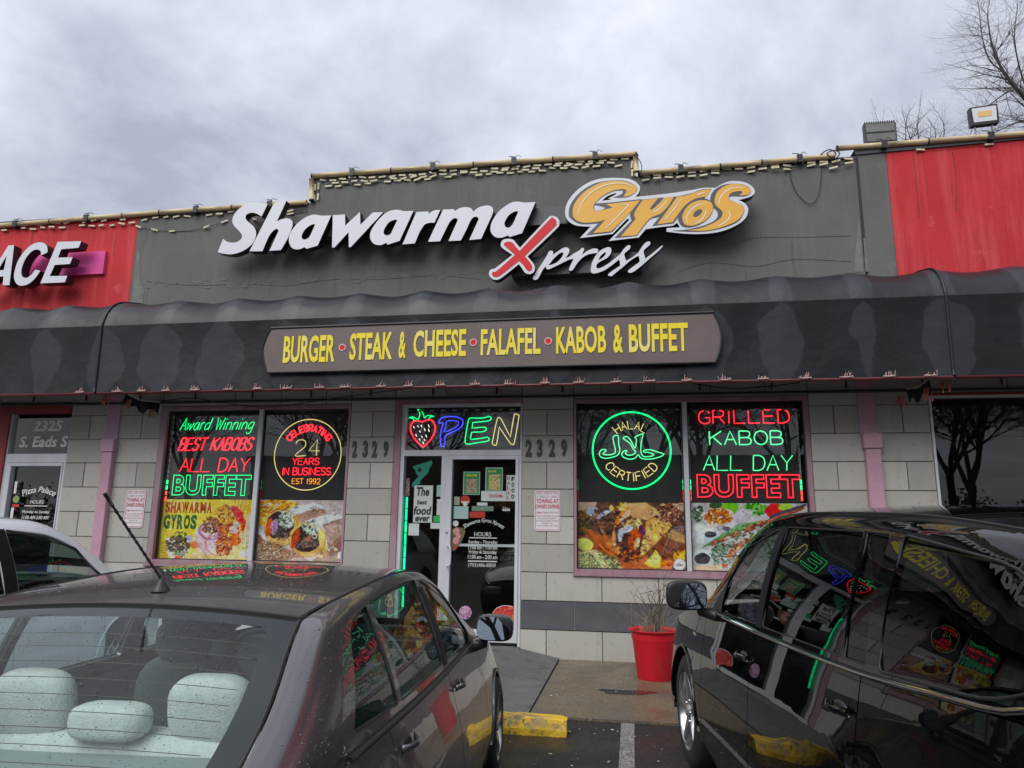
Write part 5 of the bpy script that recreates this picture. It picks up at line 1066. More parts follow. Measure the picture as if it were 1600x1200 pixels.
for s, lb, rt, bd in (('HOURS', (741, 838), (767.5, 831.7), 0), ('Sunday - Thursday', (731.7, 850.5), (777.5, 844.5), .012), ('11:00 am - 1:30 am', (731.5, 858), (777, 852.5), .012), ('Friday & Saturday', (732.5, 866.5), (776, 860), .012), ('11:00 am - 2:00 am', (731, 873), (777, 867.5), .012), ('(703)486-8800', (731.5, 887), (774.5, 880.5), 0), ('Uber', (785, 793.4), (792, 791.5), 0), ('eats', (784.7, 798.4), (797, 793.8), .03)):
    word_on(t, s, lb, rt, SY, M_wink, bd)
for y in (840.5, 877): oncard(t, 731 if y > 850 else 733, y-.35, 776.5, y+.35, M_wink, SY, 'rule')
def arctext(t, s, cx, cy, px0, px1, rise, hgt, m, y=SY, bold=0., shear=.25):
    a = W(px0, cy, y); c = W(px1, cy, y); w = c.x-a.x; k = W(cx, cy-1, y).z-W(cx, cy, y).z
    b = MB(); fit_text(b, s, 0, w, 0, hgt*k, 0, 0, bold, shear, fn=lambda x, yy, z: (a.x+x-(z*(x/w-.5)*-1.2), y, a.z+z+rise*k*(1-(2*x/w-1)**2))); return b.obj('lettering', m, t)
arctext(t, 'Shawarma Gyros Xpress', 752, 828, 726.5, 785, 11, 7.5, M_wink, bold=.012)
# ice cream and berry stickers
t = thing('ice_cream_sticker', 'pink ice cream cone sticker beside the door handle', 'sticker', W(712, 840, SY)); M_pk = mat('pink_scoop', (.72, .22, .28), .5, var=[(25, 3, .45, .6, (.85, .5, .5), .8)]); M_cone = mat('waffle_print', (.25, .20, .10), .6, var=[(60, 2, .45, .55, (.12, .1, .05), .9)])
b = MB(); b.prism([tr('100,760 215,760 200,850 150,930 100,960', 690, 700, 6, 3, SY)], SY+.001, SY+.002); b.obj('cone_print', M_cone, t)
for x, y, r, m in ((709.5, 818, 6, M_wp), (711, 830, 7.5, M_pk), (716, 837, 5.5, M_pk), (709, 845, 7, M_pk), (708, 855, 4, M_rst)):
    if x-r < 707.8: r = min(r, 7)
    disc(None, max(x, 707.8+r*.7), y, r*.75, m, SY-.0004*r*.1-.0006*(m == M_pk), 'scoop', None, t)
t = thing('berry_sticker', 'round sticker of red berries low on the right of the door', 'sticker', W(792, 965, SY)); M_be = mat('berry_print', (.75, .05, .04), .4, var=[(22, 3, .5, .62, (.95, .25, .15), .9), (30, 3, .55, .65, (.15, .01, .01), .8)])
b = MB(); b.prism([tr('915,400 920,310 980,230 1080,190 1180,185 1280,210 1290,400 1250,560 1210,640 1170,600 1120,500 1000,430', 690, 930, 11.43, 3, SY)], SY, SY+.001); b.obj('berries', M_be, t)
b = MB(); b.tube([W(690+x/11.43, 930+y/11.43, SY-.001) for x, y in ((918, 380), (922, 310), (980, 232), (1080, 192), (1180, 187), (1270, 207))], .004, 4); b.obj('rim', M_wp, t)
c = disc('purple flower patterned sticker low on the left of the door', 727, 957, 10, mat('purple_print', (.35, .06, .25), .5, var=[(60, 2, .45, .55, (.8, .5, .7), .9)]))
# sidelight
S2 = .079
c = card('white paper reading The best food ever in the sidelight', 645.2, 758.5, 676.8, 816.3, M_wp, S2, 'paper sign', 'paper_sign')
for s, lb, rt in (('The', (650.5, 775), (671, 761)), ('best', (651.5, 788.3), (667.5, 781)), ('food', (646.2, 804.5), (674.5, 791)), ('ever', (648.5, 815), (672, 807.5))): word_on(c, s, lb, rt, S2-.001, M_ink, .035, shear=.15)
b = MB(); b.prism([tr('160,110c 250,80 350,50 395,35 405,80c 370,130 350,190 300,240c 260,280 250,330c 210,340 160,370 150,350c 160,310 200,270 230,240c 200,190 190,150 165,130c', 625, 715, 8, 3, S2)], S2, S2+.001); o = b.obj('window_sticker', M_teal); tag(o, 'teal animal shaped film sticker at the top of the sidelight', 'sticker')
disc(None, 655.5, 734, 3.4, M_black, S2-.001, 'eye_hole', None, o)
card('small white notice low in the sidelight, left', 638, 818, 655, 836.5, M_wp, S2); card('white strip notice low in the sidelight, right', 672.5, 817, 688, 826, M_wp, S2); card('dull red book spine label at the left of the sidelight', 633, 747, 640.5, 775, mat('dull_red', (.25, .06, .09), .6, var=[(60, 2, .5, .6, (.6, .5, .5), .8)]), S2)
card('pale notice right of the best food ever paper', 682, 758, 689.5, 776, M_pteal, S2); card('white notice right of the best food ever paper, lower', 682, 780, 689.5, 805, M_wp, S2); card('bright green leaflet under the white notice in the sidelight', 677, 806, 688, 815.5, mat('green_leaf', (.05, .5, .12), .5), S2)
# pizza door lettering
t = thing('pizza_shop_lettering', 'white 2325 S. Eads St and Pizza Palace lettering on the left door', 'lettering', W(60, 720, .07))
M_wital = mat('frosted_vinyl', (.80, .80, .80), .5)
word_on(t, '2325', (50.5, 674), (99, 657), .073, M_wital, .03, shear=.15); word_on(t, 'S. Eads S', (29, 699), (107, 681), .073, M_wital, .03, shear=.15)
arctext(t, 'Pizza Palace', 60, 776, 35.5, 84, 7, 9, M_wink, .073, .012)
for s, lb, rt, bd in (('HOURS', (47, 787), (68.5, 781.5), 0), ('Monday to Sunday', (34, 803), (77.5, 797.5), .012), ('11:00 AM-2:50 AM', (33.5, 811), (76, 806), .012)): word_on(t, s, lb, rt, .073, M_wink, bd, shear=.1)
for y in (790.5, 821): oncard(t, 38, y-.4, 74, y+.4, M_wink, .073, 'rule')
c = card('white HALAL strip on the left door edge', 21, 752, 27.5, 771, M_wp, .018); c = card('white FOOD strip lower on the left door edge', 15, 793, 22, 812, M_wp, .018)
c = disc('round green sticker on the left door edge', 25, 780, 5, mat('green_round', (.1, .25, .08), .5, var=[(60, 2, .4, .6, (.5, .5, .2), .8)]), .016); card('small red label under the round green sticker', 18.5, 788, 30, 792, M_rst, .017)
# ------------------------------------------------------------------ border tubes along the parapet
def couple(P, n, parent, r):
    pass
def tube_run(lab, pts, seg):
    A = W(*pts[0], -.035)
    t = thing('roof_border_tube', lab, 'border tube', A, group='beige border tubes along the roof edge')
    for a, c in zip(pts, pts[1:]):
        p = W(*a, -.035); q = W(*c, -.035); n = max(1, round((q-p).length/seg))
        for i in range(n):
            u = p.lerp(q, i/n); v = p.lerp(q, (i+1)/n); d = (v-u).normalized()*.008
            b = MB(); b.tube([u+d, v-d], .038, 10); b.obj('tube', M_tube, t, smooth=True)
            b = MB(); b.tube([u-d*1.2+d*0, u+d*1.2], .042, 10); b.obj('coupling', M_dark, t, smooth=True)
            if i % 2 == 1:
                m_ = u.lerp(v, .03); b = MB(); b.box(m_.x-.035, m_.x+.035, -.085, .0, m_.z-.06, m_.z+.045); b.tube([m_+Vector((.02, 0, .04)), m_+Vector((.0, .02, .09)), m_+Vector((-.08, .02, .10))], .006, 4); b.tube([m_+Vector((.0, -.03, .04)), m_+Vector((.05, -.03, .085)), m_+Vector((.10, 0, .07))], .005, 4); b.obj('bracket', M_dark, t)
    return t
tube_run('beige border tube along the left roof edge, up to the raised middle', [(-30, 355), (250, 332), (480, 316)], .62)
tube_run('short upright border tube at the left step of the raised middle', [(487, 313), (487, 279)], .7)
tube_run('beige border tube along the top of the raised middle', [(488, 275), (740, 257), (993, 240.5)], .62)
tube_run('short upright border tube at the right step of the raised middle', [(993, 243), (994, 269)], .7)
tube_run('beige border tube right of the raised middle', [(999, 270.5), (1190, 254), (1305, 243.5)], .62)
tube_run('beige border tube along the red right roof edge', [(1308, 232), (1450, 221), (1640, 206)], .62)
# strings of loose cream modules
MODN = [0]
def mstring(lab, pts, step, wob, y=-.012, tilt=0, skip=.12):
    P = [W(a, b_, y) for a, b_ in pts]; t = thing('module_string', lab, 'light string', P[0], group='strings of cream light modules under the roof edge')
    cab = MB(); cp = []; L_ = 0; seg = [(P[i+1]-P[i]).length for i in range(len(P)-1)]; tot = sum(seg); n = max(2, int(tot/step)); rd = random.Random(int(pts[0][0]*7+pts[0][1]))
    for i in range(n):
        s = (i+.5)/n*tot; k = 0
        while s > seg[k] and k < len(seg)-1: s -= seg[k]; k += 1
        p = P[k].lerp(P[k+1], s/seg[k]); d = P[k+1]-P[k]; p = p+Vector((0, -abs(rd.gauss(0, .012)), rd.gauss(0, wob))); a = math.atan2(-d.z, d.x)+rd.gauss(0, .1)
        cp.append(p+Vector((0, .006, 0)))
        if rd.random() < skip: continue
        piece('module', module_mesh('cream', M_led, .105, .024, .018), t, p, (0, a, rd.gauss(0, .15))); MODN[0] += 1
    cab.tube(crom([tuple(c) for c in cp], False, 2), .004, 4); cab.obj('wire', M_cable, t)
mstring('upper module string on the red left parapet', [(0, 354), (215, 343)], .16, .012)
mstring('lower module string on the red left parapet', [(0, 360), (215, 349)], .17, .012, y=-.02)
mstring('module string under the tube between the red panel and the S', [(218, 343), (370, 332)], .17, .012)
mstring('module string drooping in a curve on the charcoal wall left of the S', [(205, 351), (225, 357), (255, 361), (285, 362), (315, 358), (345, 349), (365, 341)], .27, .004)
mstring('module string behind the h of the sign', [(440, 332), (495, 323)], .24, .015)
mstring('sagging module string from the S to the step', [(360, 345), (400, 343), (440, 338), (495, 328)], .27, .006)
mstring('module string down the left step', [(493, 284), (491, 318)], .16, .004, skip=.05); mstring('second module string down the left step', [(498, 284), (497, 316)], .16, .004, skip=.05)
for k, (dy, y) in enumerate(((7, -.012), (11, -.02), (15, -.012))):
    mstring(('upper', 'middle', 'lower')[k]+' module string under the raised middle tube', [(498+k*4, 277+dy), (740, 259+dy), (985-k*5, 242+dy)], .150, .010, y=y, skip=.10+.1*(k == 2))
mstring('module string down the right step', [(987, 250), (988, 280)], .16, .004, skip=.05); mstring('second module string down the right step', [(992, 250), (993, 278)], .16, .004, skip=.05)
for k, (dy, y) in enumerate(((7, -.012), (11.5, -.02))):
    mstring(('upper', 'lower')[k]+' module string right of the raised middle', [(1000, 270+dy), (1190, 254+dy), (1335, 241+dy)], .155, .012, y=y, skip=.10)
mstring('bunched module string at the right end of the charcoal wall', [(1290, 262), (1338, 256)], .15, .014, y=-.028)
mstring('sparse module string along the top of the red right wall', [(1385, 239), (1480, 231), (1600, 222)], .55, .004, skip=.2)
# loose wires
def wire(lab, pts, y=-.02, r=.005, k=5):
    b = MB(); b.tube([W(x, z, y) for x, z in crom(pts, False, k)], r, 5); o = b.obj('loose_wire', M_cable, smooth=True); tag(o, lab, 'wire'); return o
wire('thin black wire hanging in a U on the charcoal wall right of Gyros', [(1234, 258), (1236, 280), (1246, 303), (1262, 318), (1274, 314), (1281, 295), (1284, 262)])
wire('tangled black wire at the right end of the charcoal tube', [(1282, 242), (1290, 236), (1298, 234), (1306, 240), (1300, 246), (1292, 240), (1304, 235), (1312, 240), (1306, 248)], -.07, .008)
wire('cable tied along the top of the right step', [(990, 242), (999, 250), (1003, 262), (1001, 272), (1008, 277), (1016, 272)], -.07, .006)
wire('cable hanging under the awning edge at the left', [(250, 627), (300, 622), (350, 630), (420, 636), (500, 626), (560, 617), (640, 607)], -.1, .006)
wire('cable hanging under the awning edge at the right', [(1080, 599), (1140, 607), (1200, 604), (1250, 598)], -.75, .009)
# floodlights on the roof
def box3(b, cx, cy, cz, sx, sy, sz, bev=.01): b.bbox(cx-sx/2, cx+sx/2, cy-sy/2, cy+sy/2, cz-sz/2, cz+sz/2, bev)
p0 = W(1376, 207, .3)
t = thing('floodlight', 'big grey panel floodlight on the roof above the charcoal strip', 'floodlight', p0)
wdt = W(1401, 207, .3).x-W(1350, 207, .3).x; ht = .30
b = MB(); box3(b, p0.x, .34, p0.z, wdt, .09, ht); h_ = b.obj('housing', mat('flood_housing', (.06, .06, .065), .5), t)
for i in range(14): b = MB(); x = p0.x-wdt/2+.02+i*(wdt-.04)/13; b.box(x-.005, x+.005, .30, .39, p0.z+ht/2-.002, p0.z+ht/2+.025); b.obj('cooling_fin', M_dark, h_)
Mfl = mat('flood_lens', (.20, .21, .185), .15, var=[(6, 2, .4, .6, (.14, .145, .13), .7)])
for s in (-1, 1): b = MB(); box3(b, p0.x, .292, p0.z+s*ht*.235, wdt-.05, .008, ht*.40, .003); b.obj('lens', Mfl, t)
b = MB(); box3(b, p0.x, .29, p0.z, wdt-.06, .012, .02, .002); b.obj('centre_strip', M_dark, t)
b = MB(); b.tube([(p0.x, .4, p0.z-.1), (p0.x, .5, p0.z-.5)], .03, 8); b.obj('arm', M_dark, t)
p0 = W(1537, 182.5, .3); w_ = W(1559, 182, .3).x-W(1515, 182, .3).x; h2 = W(1537, 169, .3).z-W(1537, 197, .3).z
t = thing('floodlight', 'small black floodlight with white reflector and orange centre, on two legs at the right', 'floodlight', p0)
b = MB(); xs_ = (p0.x-w_/2, p0.x+w_/2); b.prism([[(xs_[0], p0.z-h2/2), (xs_[1], p0.z-h2/2+.02), (xs_[1], p0.z+h2/2+.03), (xs_[0], p0.z+h2/2)]], .27, .36, back=True); b.obj('housing', M_dark, t)
b = MB(); b.prism([[(xs_[0]+.03, p0.z-h2/2+.04), (xs_[1]-.03, p0.z-h2/2+.055), (xs_[1]-.02, p0.z+h2/2+.005), (xs_[0]+.02, p0.z+h2/2-.02)]], .266, .27); b.obj('reflector', M_white, t)
b = MB(); b.prism([[(xs_[0]+.09, p0.z-.02), (xs_[1]-.09, p0.z-.01), (xs_[1]-.085, p0.z+.07), (xs_[0]+.085, p0.z+.06)]], .262, .266); b.obj('led_chip', mat('orange_chip', (.75, .48, .16), .4), t)
for x in (W(1524, 200, .3).x, W(1551, 200, .3).x): b = MB(); b.tube([(x, .31, p0.z-.1), (x, .31, 6.4)], .013, 6); b.obj('leg', M_alud, t)

# ------------------------------------------------------------------ red plant pot with dead stems
pp = G(1020, 1060, 0); pr_ = .5*(W(1056, 1000, pp.y).x-W(985, 1000, pp.y).x)
PC = Vector((G(1023, 1058, 0).x, pp.y+.0, 0)); hpot = W(1010, 984, PC.y).z
M_pot = mat('red_plastic', (.60, .008, .022), .4, var=[(3, 3, .4, .7, (.50, .006, .02), .7), ((14, 14, 3), 5, .60, .70, (.34, .05, .04), .6)]); R0 = .255
t = thing('plant_pot', 'bright red plastic pot with dead twiggy plant, by the wall next to the SUV', 'plant pot', PC)
b = MB(); b.lathe([(0, 0), (R0*.72, 0), (R0*.74, .01), (R0*.92, hpot*.78), (R0*.94, hpot*.80), (R0*.97, hpot*.84), (R0*.97, hpot*.95), (R0*1.10, hpot), (R0*1.11, hpot+.008), (R0*1.08, hpot+.01), (R0*.95, hpot-.01), (R0*.9, hpot*.88), (0, hpot*.87)], PC, 40); autosmooth(b.obj('pot', M_pot, t), 30)
b = MB(); b.lathe([(0, .0), (R0*.9, 0)], (PC.x, PC.y, hpot*.885), 24); b.obj('soil', mat('dry_soil', (.06, .035, .03), .95, bump=(60, 1)), t)
M_stem = mat('dead_stem', (.085, .06, .045), .9); M_straw = mat('dry_straw', (.24, .20, .14), .9)
rd = random.Random(21)
def twig(b, p, d, l, r, dep):
    P = [p]; n = 5
    for i in range(n):
        d = (d+Vector((rd.gauss(0, .12), rd.gauss(0, .12), rd.gauss(0, .06)))).normalized(); p = p+d*l/n; P.append(p)
        if dep > 0 and i > 0 and rd.random() < .75:
            twig(b, p, (d+Vector((rd.gauss(0, .6), rd.gauss(0, .6), rd.gauss(.1, .3)))).normalized(), l*rd.uniform(.25, .5), r*.6, dep-1)
    b.tube(P, [r*(1-.75*i/n) for i in range(n+1)], 4)
for k in range(15):
    b = MB(); A = rd.uniform(0, 6.28); q = rd.uniform(0, .13)
    twig(b, PC+Vector((q*math.cos(A), q*math.sin(A), hpot*.88)), Vector((rd.gauss(0, .30), rd.gauss(0, .2), 1)).normalized(), rd.uniform(.32, .68), .0055, 2); b.obj('stem', M_stem, t)
b = MB()
for k in range(90):
    A = rd.uniform(0, 6.28); q = rd.uniform(0, .2); p = PC+Vector((q*math.cos(A), q*math.sin(A), hpot*.88)); dx_ = rd.gauss(0, .12); h_ = rd.uniform(.15, .42)
    b.tube([p, p+Vector((dx_*.4, rd.gauss(0, .04), h_*.6)), p+Vector((dx_*1.5, rd.gauss(0, .1), h_))], [.002, .0017, .001], 3)
tag(b.obj('dry_grass', M_straw, t), kind='stuff')

# ------------------------------------------------------------------ bare trees
M_bark = mat('dark_bark', (.055, .048, .045), .95, bump=(12, 1, .03)); M_twig = mat('grey_twigs', (.075, .065, .06), .95)
def tree(lab, base, hgt, seed, lean=(0, 0), lv=5, group=None, r0=.22, dens=1.0, spread=.55, limbs=None, paths=None):
    rd = random.Random(seed); t = thing('bare_tree', lab, 'tree', base, group=group); trunk = MB(); crown = MB(); fine = MB()
    def grow(p, d, l, r, k, b):
        n = 4 if k > 1 else 3; P = [p]; ch = []
        for i in range(n):
            d = (d+Vector((rd.gauss(0, .11), rd.gauss(0, .11), rd.gauss(.03, .07)))).normalized(); p = p+d*l/n; P.append(p)
            if k > 0 and i >= 1 or (k > 1 and i >= 0 and k < lv): ch.append((p, d, r*(1-.5*(i+1)/n)))
        b.tube(P, [r*(1-.45*i/n) for i in range(n+1)], 7 if k >= lv-1 else (4 if k > 1 else 3), cap=False)
        if k <= 0: return
        for (q, dd, rr) in ch:
            for _ in range(2 if rd.random() < .55*dens else 1):
                side = Vector((rd.gauss(0, 1), rd.gauss(0, 1), rd.gauss(.1, .5))).normalized()
                nd = (dd*(1-spread)+side*spread).normalized()
                if nd.z < -.2: nd.z *= -.3
                grow(q, nd, l*rd.uniform(.52, .78), rr*rd.uniform(.45, .65), k-1, crown if k > 2 else fine)
        grow(p, d, l*.72, r*.55, k-1, crown if k > 2 else fine)
    base = Vector(base)
    if paths:
        for pts, r1, r2, k in paths:
            P = [Vector(p) for p in crom([tuple(p) for p in pts], False, 3)]; n = len(P)
            trunk.tube(P, [r1+(r2-r1)*i/(n-1) for i in range(n)], 7)
            for i in range(2, n):
                rr = r1+(r2-r1)*i/(n-1); dd = (P[i]-P[i-1]).normalized()
                for _ in range(2 if rd.random() < dens else 1):
                    side = Vector((rd.gauss(0, 1), rd.gauss(0, .7), rd.gauss(.25, .6))).normalized(); grow(P[i], (dd*.45+side*.7).normalized(), rd.uniform(.8, 1.5)*k/3.0*(.8 if base.y > 0 else 1), rr*.45, min(3, k), crown)
            grow(P[-1], (P[-1]-P[-2]).normalized(), .8, r2, 2, crown)
    else:
        d = Vector((lean[0], lean[1], 1)).normalized(); q = base+d*hgt*.3; trunk.tube([base-Vector((0, 0, .1)), base+d*hgt*.02, base+d*hgt*.15, q], [r0*1.25, r0*1.05, r0*.9, r0*.8], 9)
        for i in range(limbs or 4):
            A = i*2.4+rd.random(); grow(q-d*rd.uniform(0, .5), (d+Vector((math.cos(A), math.sin(A), 0))*rd.uniform(.25, .6)).normalized(), hgt*.26, r0*.55, lv, trunk)
    trunk.obj('trunk', M_bark, t, smooth=True)
    if crown.V: tag(crown.obj('branches', M_bark, t), kind='stuff')
    if fine.V: o = fine.obj('twigs', M_twig, t); tag(o, kind='stuff')
    return t
TY = 9.0
def TP(x, y, Y=TY): return W(x, y, Y)
bx = TP(1760, 820).x
tree('big bare tree behind the roof at the right edge', (bx, TY, 0), 10, 5, paths=[
    ([(bx, TY, 0), TP(1750, 500), TP(1720, 320), TP(1660, 210)], .20, .06, 1), ([TP(1660, 210), TP(1600, 152), TP(1568, 112), TP(1550, 70), TP(1543, 25)], .06, .012, 2),
    ([TP(1568, 112), TP(1547, 95), TP(1535, 60), TP(1530, 15)], .022, .008, 2),
    ([TP(1660, 215), TP(1610, 165), TP(1585, 140), TP(1545, 165), TP(1530, 180)], .03, .01, 2),
    ([TP(1620, 172), TP(1597, 120), TP(1585, 60), TP(1590, 10)], .028, .008, 2),
    ([TP(1690, 260), TP(1640, 215), TP(1600, 190), TP(1570, 200)], .04, .012, 2),
    ([TP(1740, 400), TP(1720, 150), TP(1690, 0), TP(1650, -60)], .08, .02, 1)])
for i, (x, y, Y, h_) in enumerate(((1465, 200, 16, 1.6), (1510, 205, 17, 1.4))):
    bb = TP(x, 800, Y); tp = TP(x, y, Y)
    tree(('slim bare tree showing only its top between the floodlights', 'slim bare tree showing only its top under the small floodlight')[i], (bb.x, Y, 0), 9, 31+i, paths=[([(bb.x, Y, 0), (bb.x, Y, tp.z*.6), (bb.x+.2, Y, tp.z-.8)], .12, .03, 2), ([(bb.x, Y, tp.z*.7), (bb.x-.5, Y, tp.z-.5)], .04, .02, 2), ([(bb.x, Y, tp.z*.7), (bb.x+.6, Y, tp.z-.4)], .04, .02, 2)])
# what the windows and cars mirror: the far side of the car park
gp2 = 'bare trees across the car park'
protos = []
def copy_thing(o, loc, rz=0, sc=1):
    c = o.copy(); col.objects.link(c); c.location = loc; c.rotation_euler[2] = rz; c.scale = (sc, sc, sc); OFF[c.name] = OFF[o.name]
    for ch in list(o.children):
        d = ch.copy(); col.objects.link(d); d.parent = c
        for g in list(ch.children):
            e2 = g.copy(); col.objects.link(e2); e2.parent = d
    return c
for i, (x, y, h_) in enumerate(((3.5, -24, 13), (7.5, -27, 14), (11, -24, 12), (15, -28, 14), (-3, -30, 13), (-10, -27, 12), (20, -25, 13), (-18, -30, 13), (13, -22, 13), (17.5, -22.5, 14), (22.5, -29, 14), (26, -24, 13), (30, -27, 14), (-14, -24, 13), (-23, -26, 13), (1, -26, 13))):
    if i < 2: protos.append(tree(('tall bare tree across the car park, right of the camera', 'tall bare tree across the car park, behind its neighbour')[i], (x, y, 0), h_, 50+i, lean=((i % 3-1)*.12, 0), lv=4, group=gp2, limbs=5, r0=.2, spread=.5))
    else: copy_thing(protos[i % 2], (x, y, 0), i*1.3, .9+.05*(i % 4))['label'] = 'bare tree across the car park, '+('', '', 'third along to the right', 'far back to the right', 'just left of the middle', 'further left', 'beside the tall one at the right', 'second from the left end', 'in the front rank at the right', 'in the front rank, further right', 'far back, near the right end', 'second from the right end', 'rightmost of the row', 'in the front rank at the left', 'leftmost of the row', 'straight behind the camera')[i]
def shrub_mass(name, lab, x0, x1, y, z, n, seed):
    rd = random.Random(seed); b = MB()
    for i in range(n):
        x = rd.uniform(x0, x1); hh_ = z*(.55+.45*math.sin(x*.9+seed)**2); p = Vector((x, y+rd.uniform(-1.2, 1.2), rd.uniform(0, 1)**.8*hh_)); s = rd.uniform(.05, .16); a = Vector((rd.gauss(0, 1), rd.gauss(0, 1), rd.gauss(0, 1))).normalized()*s; c_ = a.cross(Vector((rd.gauss(0, 1), rd.gauss(0, 1), rd.gauss(0, 1)))).normalized()*s*.6
        b.add([p-a, p+c_, p+a, p-c_], [(0, 1, 2, 3)])
    o = b.obj(name, mat('hedge_leaf', (.025, .035, .018), .8, var=[(1.5, 3, .4, .6, (.05, .05, .03), .8)])); tag(o, lab, 'hedge', kind='stuff')
shrub_mass('hedge', 'dark hedge and undergrowth across the car park', -44, 44, -31, 4.0, 26000, 2)
fb = thing('far_building', 'long low brick building across the car park, behind the hedge', 'building', (-8, -44, 0))
b = MB(); b.box(-30, 14, -52, -44, 0, 6.5); b.obj('wall', mat('far_brick', (.20, .12, .09), .9, var=[(3, 4, .4, .7, (.14, .09, .07), .8)]), fb)
wm = mat('far_window', (.05, .06, .07), .15)
for i in range(12):
    for k in (1.2, 4.0): b = MB(); x = -28+i*3.4; b.box(x, x+1.6, -44.02, -43.96, k, k+1.4); b.obj('window', wm, fb)
b = MB(); b.box(-30.3, 14.3, -52.3, -43.7, 6.5, 6.9); b.obj('roof', M_dark, fb)
# ------------------------------------------------------------------ vehicles
def interp(tab, s):
    """smooth interpolation through (s, value) pairs"""
    if s <= tab[0][0]: return tab[0][1]
    if s >= tab[-1][0]: return tab[-1][1]
    for i in range(len(tab)-1):
        if tab[i][0] <= s <= tab[i+1][0]:
            x0, y0 = tab[i]; x1, y1 = tab[i+1]; h_ = x1-x0; t = (s-x0)/h_
            def sl(j):
                if j <= 0 or j >= len(tab)-1: return (tab[min(j+1, len(tab)-1)][1]-tab[max(j-1, 0)][1])/(tab[min(j+1, len(tab)-1)][0]-tab[max(j-1, 0)][0])
                a = (tab[j][1]-tab[j-1][1])/(tab[j][0]-tab[j-1][0]); b = (tab[j+1][1]-tab[j][1])/(tab[j+1][0]-tab[j][0])
                return 0 if a*b <= 0 else 2*a*b/(a+b)
            m0, m1 = sl(i), sl(i+1)
            return (2*t**3-3*t*t+1)*y0+(t**3-2*t*t+t)*h_*m0+(-2*t**3+3*t*t)*y1+(t**3-t*t)*h_*m1
class Car:
    def __init__(c, name, lab, cat, loc, head, P, paint, trim, gl, gl_rear=None):
        c.root = thing(name, lab, cat, loc, -head, local=True); c.P = P; c.paint = paint; c.trim = trim; c.gl = gl; c.glr = gl_rear or gl
        c.S0, c.S1 = P['ztop'][0][0], P['ztop'][-1][0]
    def zb(c, s): return interp(c.P['zb'], s)
    def tb(c, s): return interp(c.P['tb'], s)
    def side(c, s, z, sg=1, off=0.):
        """lower body skin"""
        zb = c.zb(s); z0 = c.P['z0']; u = (z-z0)/(zb-z0); tb = c.tb(s)
        bl = c.P['bulge']; t = tb+bl*(1-max(0, (u-.0))**2.6)*(1 if u < 1 else 0)-c.P['tuck']*max(0, .38-u)**2/.14 + c.P.get('line', 0)*math.exp(-((u-.70)/.06)**2)
        e = max(0, (s-c.P['sf'])/(c.S1-c.P['sf'])); t -= c.P['nose']*e**2.4
        e = max(0, (c.P['sr']-s)/(c.P['sr']-c.S0)); t -= c.P['tail']*e**2.4
        return Vector((sg*(t-off), s, z))
    def ztc(c, s): return interp(c.P['zroof'], s)
    def loaf(c, s, u, off=0.):
        """greenhouse skin: u 0 at the belt, 1 on the centre line, up to 2 on the other side"""
        sg = 1
        if u > 1: u = 2-u; sg = -1
        zb = c.zb(s); zt = max(c.ztc(s), zb+.012); tb = c.tb(s)-.012; H = zt-zb
        e = max(0, (s-c.P['sf'])/(c.S1-c.P['sf'])); tb -= c.P['nose']*e**2.4
        te = tb-c.P['tumble']*H; cr = c.P['crown']*min(1, H/.3); ze = zt-cr
        rad = min(c.P['rad'], H*.55); L_ = math.hypot(tb-te, ze-zb)
        a0 = Vector((tb, 0, zb)); a1 = Vector((te, 0, ze)); d = (a1-a0).normalized(); c1 = a1-d*rad; c2 = Vector((te-rad, 0, ze+cr*(1-((te-rad)/te)**2)))
        if u < .5: q = u/.5; p = a0.lerp(c1, q); bow = c.P['bow']*4*q*(1-q)*min(1, H/.3); p.x += bow; 
        elif u < .64:
            q = (u-.5)/.14; p = c1*(1-q)**2+a1*2*q*(1-q)+c2*q*q
        else:
            q = (u-.64)/.36; x = (te-rad)*(1-q); p = Vector((x, 0, ze+cr*(1-(x/te)**2)))
        n = Vector((1, 0, .3)) if u < .5 else Vector((.6, 0, 1)) if u < .64 else Vector((0, 0, 1)); n.normalize(); p = p-n*off
        return Vector((sg*p.x, s, p.z))
    def deck(c, s, q, off=0):
        """bonnet / boot skin: q -1..1 across"""
        zb = c.zb(s); zt = interp(c.P['ztop'], s); t = c.side(s, zb).x; z = zb+(zt-zb)*(1-abs(q)**3.2)
        return Vector((q*t, s, z-off))
    def patch(c, poly, fn, ds, dv, holes=(), thick=.0):
        bm = bmesh.new(); loops = [poly]+list(holes)
        def ar(l): return sum(l[i][0]*l[(i+1) % len(l)][1]-l[(i+1) % len(l)][0]*l[i][1] for i in range(len(l)))
        flat = [p for l in loops for p in l]; tr_ = tessellate_polygon([[Vector((p[0], p[1], 0)) for p in l] for l in loops])
        vs = [bm.verts.new((p[0], p[1], 0)) for p in flat]
        for t in tr_:
            a, b_, d = [flat[i] for i in t]; ar2 = (b_[0]-a[0])*(d[1]-a[1])-(d[0]-a[0])*(b_[1]-a[1])
            if abs(ar2) < 1e-12: continue
            try: bm.faces.new([vs[i] for i in (t if ar2 > 0 else t[::-1])])
            except ValueError: pass
        x0, x1 = min(p[0] for p in flat), max(p[0] for p in flat); y0, y1 = min(p[1] for p in flat), max(p[1] for p in flat)
        for k in range(math.floor(x0/ds)+1, math.ceil(x1/ds)): bmesh.ops.bisect_plane(bm, geom=bm.verts[:]+bm.edges[:]+bm.faces[:], plane_co=(k*ds, 0, 0), plane_no=(1, 0, 0))
        for k in range(math.floor(y0/dv)+1, math.ceil(y1/dv)): bmesh.ops.bisect_plane(bm, geom=bm.verts[:]+bm.edges[:]+bm.faces[:], plane_co=(0, k*dv, 0), plane_no=(0, 1, 0))
        bm.verts.ensure_lookup_table(); bm.verts.index_update()
        V = []; 
